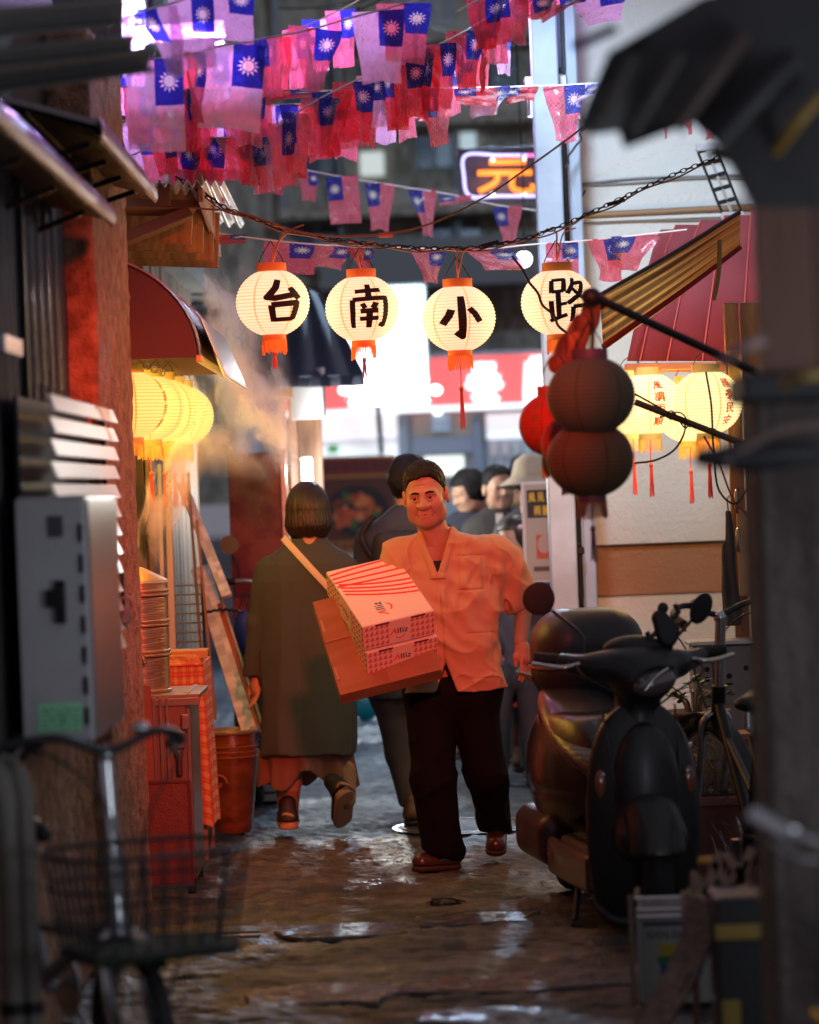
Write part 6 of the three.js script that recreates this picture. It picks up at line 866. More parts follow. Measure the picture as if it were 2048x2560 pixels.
  if (basket) {
    const wires = [], b = V(0, C - 0.02, 0.2), W = basketW, D = 0.13, H = basketH, thin = 0.0042, k = 1.18;
    const ring = (y, s, r) => wires.push(tube([V(-W * s, y, -D * s), V(W * s, y, -D * s), V(W * s, y, D * s), V(-W * s, y, D * s)].map((p) => p.add(b)), r, 6, 40, true));
    ring(H, k, 0.0065); ring(H * 0.66, 1.12, thin); ring(H * 0.33, 1.06, thin); ring(0, 1, 0.004);
    for (let i = 0; i <= 8; i++) { const x = -W + i * W / 4; for (const s of [-1, 1]) wires.push(rod(V(x, 0, s * D).add(b), V(x * k, H, s * D * k).add(b), thin, thin, 5)); wires.push(rod(V(x, 0, -D).add(b), V(x, 0, D).add(b), thin, thin, 5)); }
    for (let i = 0; i <= 6; i++) { const z = -D + i * D / 3; for (const s of [-1, 1]) wires.push(rod(V(s * W, 0, z).add(b), V(s * W * k, H, z * k).add(b), thin, thin, 5)); }
    part(front, 'wire_basket', wires, black); each(front, 'basket_stay', [rod(V(0.05, R + 0.04, 0.12), V(0.1, C - 0.02, 0.2), 0.005), rod(V(-0.05, R + 0.04, 0.12), V(-0.1, C - 0.02, 0.2), 0.005)], chrome);
    if (moss) part(front, 'basket_liner', net((x, y, z) => rbox([0, C - 0.03, 0.2], [basketW + 0.01, 0.014, 0.14], 0.01)(x, y, z) + 0.008 * fbm(x * 60, y * 60, z * 60, 2), [-0.26, C - 0.07, 0.02], [0.26, C + 0.02, 0.38], 0.01), M([0.018, 0.032, 0.014], 0.9));
  }
  return t;
}
const bikeA = at(290, 2150, 8.1); bicycle('grey bicycle with empty wire basket parked under the grey cabinet', V(bikeA.x, 0, bikeA.z), 0.55, { frame: [0.3, 0.31, 0.34], steer: -0.1, moss: true, bars: 'black', barH: 0.93, R: 0.21, basketH: 0.24, basketW: 0.18, saddleH: 0.7 });
const bikeB = at(1792, 1700, 11.75); bicycle('black bicycle without basket squeezed between scooter and pillar', V(bikeB.x, 0, bikeB.z), 3.28, { frame: [0.02, 0.02, 0.022], basket: false, bars: 'black', steer: 0.25, barH: 1.06, saddleH: 0.78 });
{ const p = at(1850, 2040, 6.3); bicycle('chrome-barred bicycle standing at the alley mouth before the dark pillar', V(p.x - 0.069, 0, p.z + 0.05), -0.35, { frame: [0.1, 0.1, 0.1], basket: false, barH: 0.83, barTube: true, steer: 0.75, lean: -0.55, saddleH: 0.7, R: 0.26 }); }
{ // handlebar and mirror of a vehicle parked by the maroon partition
  const t = thing('moped', 'moped with round mirror parked before the maroon partition', 'moped', at(610, 1470, 16.2).setY(0)), y = at(600, 1460, 16.2).y, chrome = M([0.6, 0.6, 0.62], 0.2, 0.9);
  part(t, 'handlebar', tube([V(-0.12, y + 0.01, 0), V(0.0, y + 0.015, 0.02), V(0.14, y, 0.03)], 0.012, 8, 20), chrome); part(t, 'grip', rod(V(-0.14, y + 0.012, 0), V(-0.04, y + 0.014, 0.01), 0.018), metalDark); part(t, 'mirror_stem', tube([V(-0.02, y + 0.02, 0), V(-0.03, y + 0.1, 0), V(-0.06, y + 0.16, 0)], 0.006, 6), metalDark); part(t, 'mirror', cyl(0.048, 0.048, 0.016, 24).rotateX(1.4).translate(-0.065, y + 0.2, 0), M([0.04, 0.04, 0.045], 0.25, 0.6));
  part(t, 'body', net((x, yy, z) => Math.min(rbox([0.02, 0.5, -0.1], [0.1, 0.3, 0.08], 0.05)(x, yy, z), rbox([0.02, 0.3, -0.6], [0.1, 0.2, 0.5], 0.06)(x, yy, z)), [-0.12, 0.05, -1.2], [0.16, 0.85, 0.05], 0.02), M([0.04, 0.04, 0.045], 0.4)); for (const z of [0.05, -1.0]) part(t, 'wheel', new THREE.TorusGeometry(0.19, 0.045, 10, 32).rotateY(Math.PI / 2), M([0.01, 0.01, 0.01], 0.8), V(0.02, 0.235, z));
}
// ================================================================ the scooter
{
  const F = at(1608, 2000, 11.1), Rr = at(1425, 2000, 12.35), yaw = Math.atan2(F.x - Rr.x, F.z - Rr.z), t = thing('motor_scooter', 'dark maroon motor scooter with large top box and round mirrors', 'scooter', V(F.x, 0, F.z), yaw);
  const U = (px, py, z) => t.worldToLocal(at(px, py, z)), shell = M([0.02, 0.01, 0.011], 0.3, 0, { clearcoat: 0.7, clearcoatRoughness: 0.18, bump: grain, bumpScale: 0.0006 }), dark = M([0.012, 0.011, 0.012], 0.42, 0, { clearcoat: 0.3, clearcoatRoughness: 0.3 }), rubber = M([0.012, 0.011, 0.011], 0.8), chrome = M([0.6, 0.58, 0.56], 0.18, 0.95), plastic = M([0.018, 0.017, 0.018], 0.55);
  // wheels: the axle of the front wheel is at the origin
  const tyre = (z, name) => { const w = part(t, name, new THREE.TorusGeometry(0.185, 0.055, 14, 44).rotateY(Math.PI / 2), rubber, V(0, 0.24, z)); part(w, 'rim', [cyl(0.14, 0.14, 0.06, 28).rotateZ(Math.PI / 2), cyl(0.05, 0.05, 0.12, 20).rotateZ(Math.PI / 2)], M([0.2, 0.2, 0.21], 0.35, 0.8)); };
  tyre(0, 'front_wheel'); tyre(-1.28, 'rear_wheel');
  part(t, 'front_mudguard', net((x, y, z) => smax(Math.hypot(Math.hypot(y - 0.24, z) - 0.21, x * 0.85) - 0.082, 0.29 - y, 0.02), [-0.12, 0.26, -0.32], [0.12, 0.56, 0.32], 0.012), dark);
  for (const s of [-1, 1]) part(t, 'fork_leg', rod(V(s * 0.075, 0.24, 0), V(s * 0.06, 0.62, -0.08), 0.02), dark);
  // leg shield: a tall rounded shell that curves back at its sides
  const shield = (x, y, z) => { const w = 0.2 * Math.pow(clamp(1 - Math.pow(Math.abs((y - 0.38) / 0.43), 2.6)), 0.45) + 0.005, bulge = -0.02 - 2.1 * x * x + 0.1 * (1 - Math.pow((y - 0.42) / 0.42, 2)); return smax(Math.abs(z - bulge) - 0.022, smax(Math.abs(x) - w, Math.abs(y - 0.43) - 0.4, 0.03), 0.03); };
  part(t, 'leg_shield', net(shield, [-0.25, 0.0, -0.2], [0.25, 0.86, 0.16], 0.012), dark);
  part(t, 'front_nose', net((x, y, z) => smin(egg([0, 0.5, 0.06], [0.12, 0.24, 0.075])(x, y, z), egg([0, 0.34, 0.1], [0.13, 0.09, 0.1])(x, y, z), 0.06), [-0.17, 0.2, -0.06], [0.17, 0.8, 0.24], 0.012), dark);
  for (const s of [-1, 1]) { const i = part(t, 'turn_signal', ball(0.03, 0, 0, 0, 0.75, 1.7, 0.5, 14), M([0.25, 0.06, 0.02], 0.15, 0, { clearcoat: 1 }), V(s * 0.155, 0.53, 0.04)); part(i, 'lens_glint', ball(0.006, -0.006 * s, 0.034, 0.012), M([0.8, 0.8, 0.85], 0.1)); }
  // head: handlebar cover with lamp
  const head = blend([egg([0, 0.93, -0.03], [0.17, 0.075, 0.1]), egg([0.02, 0.88, 0.03], [0.1, 0.07, 0.08]), cone(V(0, 0.86, -0.03), V(0, 0.74, -0.04), 0.07, 0.085), cone(V(-0.16, 0.93, -0.04), V(-0.25, 0.95, -0.1), 0.04, 0.03), cone(V(0.16, 0.93, -0.04), V(0.25, 0.95, -0.1), 0.04, 0.03)], 0.05);
  part(t, 'head_cover', net(head, [-0.32, 0.68, -0.2], [0.32, 1.04, 0.15], 0.012), dark);
  const lamp = part(t, 'headlamp', ball(0.075, 0, 0, 0, 1.05, 0.62, 0.5, 24), M([0.16, 0.13, 0.12], 0.12, 0.5, { clearcoat: 1 }), V(0.035, 0.875, 0.085), [-0.2, 0, 0.25]); part(lamp, 'reflector_rib', tube([V(-0.05, -0.02, 0.035), V(0, 0.012, 0.042), V(0.055, 0.03, 0.03)], 0.006, 8, 14), chrome); part(lamp, 'lamp_visor', tube([V(-0.08, 0.03, 0.01), V(0, 0.052, 0.03), V(0.08, 0.03, 0.01)], 0.008, 8, 16), plastic);
  part(t, 'meter_hood', net(egg([0, 0.99, -0.06], [0.11, 0.045, 0.07]), [-0.14, 0.93, -0.15], [0.14, 1.05, 0.03], 0.012), plastic);
  for (const s of [-1, 1]) { part(t, 'grip', rod(V(s * 0.22, 0.955, -0.09), V(s * 0.34, 0.965, -0.13), 0.019, 0.021, 14), rubber); part(t, 'brake_lever', tube([V(s * 0.2, 0.945, -0.03), V(s * 0.26, 0.935, -0.02), V(s * 0.36, 0.95, -0.07)], 0.008, 8, 16), chrome); }
  part(t, 'shield_seam', tube([V(-0.13, 0.79, -0.02), V(-0.12, 0.6, 0.06), V(-0.1, 0.42, 0.09), V(-0.06, 0.3, 0.1)], 0.004, 6, 24), M([0.04, 0.035, 0.035], 0.4)); part(t, 'shield_seam', tube([V(0.13, 0.79, -0.02), V(0.12, 0.6, 0.06), V(0.1, 0.42, 0.09), V(0.06, 0.3, 0.1)], 0.004, 6, 24), M([0.04, 0.035, 0.035], 0.4));
  for (const s of [-1, 1]) part(t, 'brake_cable', tube([V(s * 0.22, 0.95, -0.05), V(s * 0.2, 0.9, 0.1), V(s * 0.1, 0.84, 0.12), V(s * 0.04, 0.78, 0.04)], 0.004, 6, 24), rubber);
  // mirrors
  for (const [px, py, sx, sy, stem, z, rot] of [[1347, 1497, 0.058, 0.058, [1458, 1594], 11.25, 0.1], [1753, 1521, 0.036, 0.058, [1680, 1612], 11.15, -0.5]]) {
    const c = U(px, py, z), b = U(stem[0], stem[1], z), e = b.clone().setY(0.95), m = part(t, 'mirror', ball(1, 0, 0, 0, sx, sy, 0.016, 28), M([0.015, 0.014, 0.016], 0.85), c, [0, 0, rot]); part(m, 'mirror_glass', ball(1, 0, 0, -0.008, sx * 0.92, sy * 0.92, 0.012, 24), M([0.7, 0.7, 0.72], 0.03, 1)); part(t, 'mirror_stem', tube([c.clone().lerp(b, 0.3), b, b.clone().lerp(e, 0.5), e], 0.006, 8, 20), dark);
  }
  { // phone clamp
    const c = U(1660, 1560, 11.15), k = 0.00139, p = (x, y) => V((x - 1660) * k, (1560 - y) * k, 0), body = blend([cone(p(1650, 1545), p(1668, 1580), 0.03, 0.042), cone(p(1668, 1580), p(1668, 1600), 0.035, 0.028)], 0.02);
    const clampPart = part(t, 'phone_holder', net((x, y, z) => smax(body(x, y, z), Math.abs(z) - 0.022, 0.01), [-0.09, -0.09, -0.04], [0.09, 0.1, 0.04], 0.007), plastic, c);
    for (const [a, b, d] of [[[1655, 1545], [1662, 1520], [1654, 1514]], [[1680, 1550], [1698, 1530], [1690, 1512]], [[1645, 1575], [1622, 1592], [1616, 1578]], [[1690, 1565], [1697, 1563], [1694, 1566]]]) part(clampPart, 'claw', tube([p(...a), p(...b), p(...d)], 0.009, 8, 12), plastic);
    part(clampPart, 'knob', ball(0.02, 0, 0, 0, 1, 1, 0.7), plastic, p(1659, 1520)); part(t, 'holder_post', rod(c.clone().add(V(0.011, -0.05, 0)), c.clone().add(V(0.012, -0.12, -0.01)), 0.011), plastic);
  }
  // floor, under-seat body, seat, tail
  part(t, 'footboard', net(rbox([0, 0.24, -0.4], [0.17, 0.05, 0.28], 0.03), [-0.2, 0.16, -0.72], [0.2, 0.32, -0.1], 0.014), shell); part(t, 'footboard_mat', box(0.26, 0.006, 0.4, 0, 0.294, -0.4), rubber); for (const s of [-1, 1]) part(t, 'side_skirt', net((x, y, z) => rbox([s * 0.17, 0.2, -0.45], [0.022, 0.07, 0.36], 0.02)(x, y, z) + 0.02 * smooth(0.3, 0.6, -z - 0.45), [s * 0.17 - 0.06, 0.1, -0.86], [s * 0.17 + 0.06, 0.3, -0.06], 0.012), M([0.06, 0.03, 0.038], 0.3, 0, { clearcoat: 0.7 }));
  part(t, 'body_side', net((x, y, z) => { const a = egg([0, 0.5, -1.0], [0.2, 0.3, 0.46])(x, y, z); return smax(a, y - 0.72, 0.03) + 0.006 * Math.exp(-Math.pow((y - 0.42) / 0.012, 2)); }, [-0.24, 0.18, -1.5], [0.24, 0.78, -0.5], 0.013), shell);
  const quilt = dataTexture(64, (u, v) => 0.5 + 0.5 * Math.max(Math.abs(Math.sin(u * Math.PI * 4)), Math.abs(Math.sin(v * Math.PI * 4))));
  part(t, 'seat', net((x, y, z) => egg([0, 0.655, -0.9], [0.165, 0.085, 0.44])(x, y - 0.34 * (-0.9 - z), z), [-0.2, 0.42, -1.4], [0.2, 0.92, -0.42], 0.012), M([0.05, 0.04, 0.042], 0.26, 0, { clearcoat: 0.8, clearcoatRoughness: 0.15, bump: quilt, bumpRepeat: 14, bumpScale: 0.002 }));
  part(t, 'engine_case', net(rbox([-0.14, 0.24, -1.12], [0.065, 0.1, 0.27], 0.064), [-0.24, 0.12, -1.42], [-0.05, 0.36, -0.82], 0.014), M([0.1, 0.05, 0.06], 0.35, 0.4)); part(t, 'exhaust', rod(V(0.15, 0.26, -0.9), V(0.17, 0.3, -1.45), 0.045, 0.05, 18), M([0.05, 0.05, 0.05], 0.4, 0.6));
  part(t, 'rear_carrier', [bar(V(-0.1, 0.8, -1.2), V(-0.1, 0.82, -1.5), 0.02, 0.02), bar(V(0.1, 0.8, -1.2), V(0.1, 0.82, -1.5), 0.02, 0.02), box(0.26, 0.015, 0.3, 0, 0.83, -1.42)], dark); part(t, 'tail_lamp', ball(0.05, 0, 0.66, -1.45, 1.6, 0.7, 0.5), M([0.4, 0.02, 0.02], 0.2));
  // top box, placed where the photograph shows it above the seat
  const tb = U(1468, 1640, 12.35), bx = rbox([0, 0, 0], [0.212, 0.185, 0.19], 0.14);
  const tub = part(t, 'top_box_tub', net((x, y, z) => smax(bx(x, y * 1.0, z), y + 0.035, 0.01) , [-0.24, -0.22, -0.22], [0.24, 0.0, 0.22], 0.013), plastic, tb); part(t, 'top_box_lid', net((x, y, z) => smax(bx(x, y, z), -0.03 - y, 0.01), [-0.24, -0.06, -0.22], [0.24, 0.22, 0.22], 0.012), M([0.022, 0.02, 0.023], 0.42, 0, { clearcoat: 0.25, clearcoatRoughness: 0.4 }), tb); part(tub, 'trim_strip', net((x, y, z) => Math.max(Math.abs(bx(x, y, z) - 0.002) - 0.006, Math.abs(y + 0.033) - 0.008), [-0.24, -0.06, -0.22], [0.24, -0.01, 0.22], 0.007), M([0.5, 0.3, 0.18], 0.25, 0.8)); part(tub, 'lock', box(0.07, 0.05, 0.02, 0, -0.07, 0.19), dark); part(tub, 'mount_post', box(0.12, 0.08, 0.16, 0.02, -0.2, 0), dark);
  part(t, 'side_stand', [rod(V(-0.13, 0.24, -0.45), V(-0.2, 0.02, -0.28), 0.012), box(0.04, 0.012, 0.06, -0.2, 0.014, -0.27)], dark); part(t, 'bumper_guard', tube([V(-0.17, 0.12, -0.06), V(-0.13, 0.06, 0.02), V(0.13, 0.06, 0.02), V(0.17, 0.12, -0.06)], 0.02, 8, 24), plastic);
}

// ================================================================ people
const skinMat = M([0.43, 0.25, 0.17], 0.52, 0, { bump: fine, bumpRepeat: 10, bumpScale: 0.0006, sheen: 0.1 }), hairBlack = M([0.008, 0.0075, 0.008], 0.62, 0, { specularIntensity: 0.5, bump: streak, bumpRepeat: 6, bumpScale: 0.004 });
// head in its own axes: y up, z forward, chin at -0.115, crown at 0.125
function headField(o = {}) {
  const { jaw = 1, nose = 1, wide = 1 } = o, S = (f) => f;
  const parts = [egg([0, 0.035, -0.012], [0.077 * wide, 0.09, 0.096]), egg([0, -0.03, 0.022], [0.066 * wide, 0.08, 0.07]), egg([0, -0.078, 0.03], [0.05 * jaw, 0.036, 0.052]), egg([0, -0.097, 0.064], [0.026 * jaw, 0.017, 0.018])];
  for (const s of [-1, 1]) parts.push(egg([s * 0.042 * wide, -0.03, 0.062], [0.026, 0.026, 0.02]), egg([s * 0.05 * jaw * wide, -0.07, 0.015], [0.02, 0.03, 0.04]));
  const base = blend(parts, 0.03), brow = blend([cone(V(-0.042, 0.018, 0.074), V(-0.012, 0.02, 0.086), 0.011, 0.01), cone(V(0.042, 0.018, 0.074), V(0.012, 0.02, 0.086), 0.011, 0.01)], 0.02);
  const noseF = blend([cone(V(0, 0.012, 0.086), V(0, -0.03, 0.103), 0.009, 0.0135 * nose), egg([-0.014 * nose, -0.033, 0.092], [0.0105, 0.009, 0.012]), egg([0.014 * nose, -0.033, 0.092], [0.0105, 0.009, 0.012])], 0.012);
  const lips = blend([cone(V(-0.02, -0.0635, 0.081), V(0.02, -0.0635, 0.081), 0.006, 0.006), egg([0, -0.061, 0.085], [0.014, 0.006, 0.007]), egg([0, -0.0745, 0.084], [0.018, 0.0065, 0.007])], 0.008);
  const ears = [-1, 1].map((s) => (x, y, z) => smax(egg([s * 0.082 * wide, -0.005, -0.012], [0.011, 0.034, 0.021])(x, y, z), -egg([s * 0.094 * wide, 0.0, -0.006], [0.008, 0.02, 0.011])(x, y, z), 0.006));
  const neck = cone(V(0, -0.06, -0.022), V(0, -0.2, -0.035), 0.05, 0.057);
  return (x, y, z) => {
    let d = base(x, y, z); d = smin(d, neck(x, y, z), 0.03); d = smin(d, brow(x, y, z), 0.016);
    for (const s of [-1, 1]) { d = smax(d, -egg([s * 0.031, 0.0, 0.093], [0.018, 0.0095, 0.014])(x, y, z), 0.008); d = smin(d, cone(V(s * 0.018, 0.0085, 0.084), V(s * 0.046, 0.007, 0.072), 0.0045, 0.005)(x, y, z), 0.006); d = smin(d, cone(V(s * 0.019, -0.009, 0.083), V(s * 0.044, -0.009, 0.073), 0.0045, 0.0045)(x, y, z), 0.007); }
    d = smin(d, noseF(x, y, z), 0.012); d = smin(d, lips(x, y, z), 0.008); for (const m of [-1, 1]) { d = smax(d, -cone(V(0, -0.0672, 0.0905), V(m * 0.028, -0.0725, 0.079), 0.0026, 0.003)(x, y, z), 0.003); d = smax(d, -cone(V(m * 0.021, -0.034, 0.095), V(m * 0.036, -0.068, 0.079), 0.0022, 0.0035)(x, y, z), 0.007); d = smax(d, -cone(V(m * 0.02, -0.014, 0.09), V(m * 0.044, -0.017, 0.078), 0.002, 0.002)(x, y, z), 0.006); d = smax(d, -cone(V(m * 0.006, 0.02, 0.1), V(m * 0.007, 0.034, 0.097), 0.002, 0.0016)(x, y, z), 0.005); }
    for (const h of [0.05, 0.063]) d = smax(d, -cone(V(-0.034, h, 0.084), V(0.034, h + 0.002, 0.084), 0.0022, 0.0022)(x, y, z), 0.008);
    d = smin(d, Math.min(ears[0](x, y, z), ears[1](x, y, z)), 0.008);
    return d;
  };
}
function hairField(style = 'short') {
  const cap = egg([0, 0.038, -0.014], [0.083, 0.098, 0.102]);
  if (style === 'short') return (x, y, z) => {
    const line = z < -0.03 ? mix(-0.06, -0.02, clamp((z + 0.1) / 0.07)) : z < 0.03 ? mix(-0.02, 0.035, (z + 0.03) / 0.06) : mix(0.035, 0.08, clamp((z - 0.03) / 0.04));
    return smax(cap(x, y, z) + 0.008 * fbm(x * 120, y * 90, z * 120, 2) - 0.007 * smooth(0.04, 0.11, y), line + 0.006 * noise(x * 60, 3) - y - 0.25 * Math.max(0, Math.abs(x) - 0.05), 0.008);
  };
  if (style === 'bob') return (x, y, z) => {
    const r = y > 0 ? 0.104 * Math.sqrt(Math.max(0, 1 - Math.pow(y / 0.137, 2.3))) : 0.104 + 0.004 * smooth(0, -0.06, y) - 0.03 * smooth(-0.07, -0.14, y), bell = y > 0 ? egg([0, 0, -0.014], [0.104, 0.137, 0.11])(x, y, z) : Math.hypot(x, (z + 0.014) * 0.95) - r;
    const strand = 0.0012 * Math.sin(Math.atan2(x, -z) * 44 + 6 * noise(y * 9, x * 20)) + 0.002 * noise(Math.atan2(x, -z) * 30, y * 6);
    return smax(smax(bell + strand, -0.128 + 0.008 * noise(Math.atan2(x, z) * 14, 1) - y, 0.012), smax(z - 0.035, y - 0.06, 0.01) > 0 && z > 0.035 && y < 0.06 ? z - 0.035 : -1, 0.006);
  };
  return (x, y, z) => {      // long or fluffy hair
    const big = egg([0, 0.035, -0.02], [0.098, 0.105, 0.112])(x, y, z), fall = style === 'long' ? Math.max(Math.hypot(x, (z + 0.045) * 1.3) - 0.098, Math.abs(y + 0.12) - 0.17) : egg([0, 0.0, -0.03], [0.095, 0.09, 0.1])(x, y, z);
    return smax(smin(big, fall, 0.03) + 0.008 * fbm(x * 40, y * 26, z * 40, 3), Math.min(z - 0.045, 0.062 - y) > 0 ? Math.min(z - 0.045, 0.062 - y) : -1, 0.01);
  };
}
const placeHead = (g, P, rot, scale = 1) => g.clone().scale(scale, scale, scale).applyMatrix4(new THREE.Matrix4().makeRotationFromEuler(new THREE.Euler(...rot, 'YXZ'))).translate(P.x, P.y, P.z);
const headBounds = [[-0.11, -0.2, -0.13], [0.11, 0.15, 0.125]];
const headCoarse = net(headField(), ...headBounds, 0.0065), hairCoarse = { short: net(hairField('short'), [-0.13, -0.16, -0.15], [0.13, 0.16, 0.13], 0.008), fluffy: net(hairField('fluffy'), [-0.14, -0.16, -0.16], [0.14, 0.17, 0.14], 0.009), long: net(hairField('long'), [-0.14, -0.32, -0.17], [0.14, 0.17, 0.14], 0.01) };
// a hand in its own axes: wrist at the origin, fingers along -y, palm towards -z, thumb on the SIDE given
function handField(side = 1, curl = 0.5) {
  const palm = blend([cone(V(0, 0, 0), V(0, -0.03, 0), 0.021, 0.026), cone(V(-0.018, -0.06, 0), V(0.018, -0.062, 0), 0.015, 0.015), cone(V(0, -0.02, 0), V(0, -0.07, 0), 0.025, 0.022)], 0.02), list = [];
  const bend = (o, lens, r, a0, spread) => { let p = o.clone(), a = a0; lens.forEach((l, i) => { const q = p.clone().add(V(spread * l, -Math.cos(a) * l, -Math.sin(a) * l)); list.push(cone(p, q, r * (1 - 0.1 * i), r * (0.9 - 0.1 * i))); p = q; a += curl * (0.5 + 0.25 * i); }); };
  [[-0.03, 0.036, 0.0078, -0.18], [-0.01, 0.042, 0.0085, -0.05], [0.011, 0.039, 0.0083, 0.05], [0.03, 0.031, 0.0074, 0.2]].forEach(([x, l, r, s], i) => bend(V(-x * side, -0.07, 0), [l, l * 0.66, l * 0.5], r, 0.15 + 0.1 * i, -s * side));
  const fingers = (x, y, z) => { let d = 1e9; for (const f of list) d = Math.min(d, f(x, y, z)); return d; };
  const thumb = blend([cone(V(side * 0.016, -0.02, -0.006), V(side * 0.036, -0.05, -0.018), 0.014, 0.011), cone(V(side * 0.036, -0.05, -0.018), V(side * 0.038, -0.085, -0.026), 0.0105, 0.0082)], 0.008);
  return (x, y, z) => smin(smin(palm(x, y, z), fingers(x, y, z), 0.008), thumb(x, y, z), 0.01);
}
// rows of [y, left, right, half depth, centre z] in local metres make a garment's trunk
function trunk(rows) {
  const n = rows.length;
  return (x, y, z) => {
    let i = 0; while (i < n - 2 && y < rows[i + 1][0]) i++;
    const a = rows[i], b = rows[i + 1], t = clamp((y - a[0]) / (b[0] - a[0])), l = mix(a[1], b[1], t), r = mix(a[2], b[2], t), h = mix(a[3], b[3], t), c = mix(a[4] ?? 0, b[4] ?? 0, t), w = (r - l) / 2;
    const q = Math.pow(Math.pow(Math.abs((x - (l + r) / 2) / w), 2.5) + Math.pow(Math.abs((z - c) / h), 2.5), 0.4);
    return Math.max((q - 1) * Math.min(w, h) * 0.9, Math.max(y - rows[0][0], rows[n - 1][0] - y));
  };
}
function shoe(heel, toe, up, { r = 0.04, sole = 0.012, cut = true } = {}) {   // fields of the upper and the sole of a shoe between heel and toe
  const f = toe.clone().sub(heel), n = up.clone().sub(f.clone().multiplyScalar(up.dot(f) / f.lengthSq())).normalize();
  const plane = (x, y, z) => (x - heel.x) * n.x + (y - heel.y) * n.y + (z - heel.z) * n.z;
  const up2 = blend([cone(heel.clone().addScaledVector(n, 0.03), toe.clone().addScaledVector(n, 0.024), r, r * 1.02), cone(heel.clone().addScaledVector(n, 0.035), heel.clone().addScaledVector(n, 0.1).addScaledVector(f, 0.1), r * 0.98, r * 0.96)], 0.03), foot = cone(heel, toe, r * 1.06, r * 1.12);
  return { upper: (x, y, z) => smax(up2(x, y, z), sole - plane(x, y, z), 0.004), sole: (x, y, z) => smax(foot(x, y, z), Math.abs(plane(x, y, z) - sole / 2 + 0.006) - sole / 2 - 0.006, 0.004) };
}
function around(list, pad) { const lo = [1e9, 1e9, 1e9], hi = [-1e9, -1e9, -1e9]; for (const p of list) p.toArray().forEach((v, k) => { lo[k] = Math.min(lo[k], v - pad); hi[k] = Math.max(hi[k], v + pad); }); return [lo, hi]; }

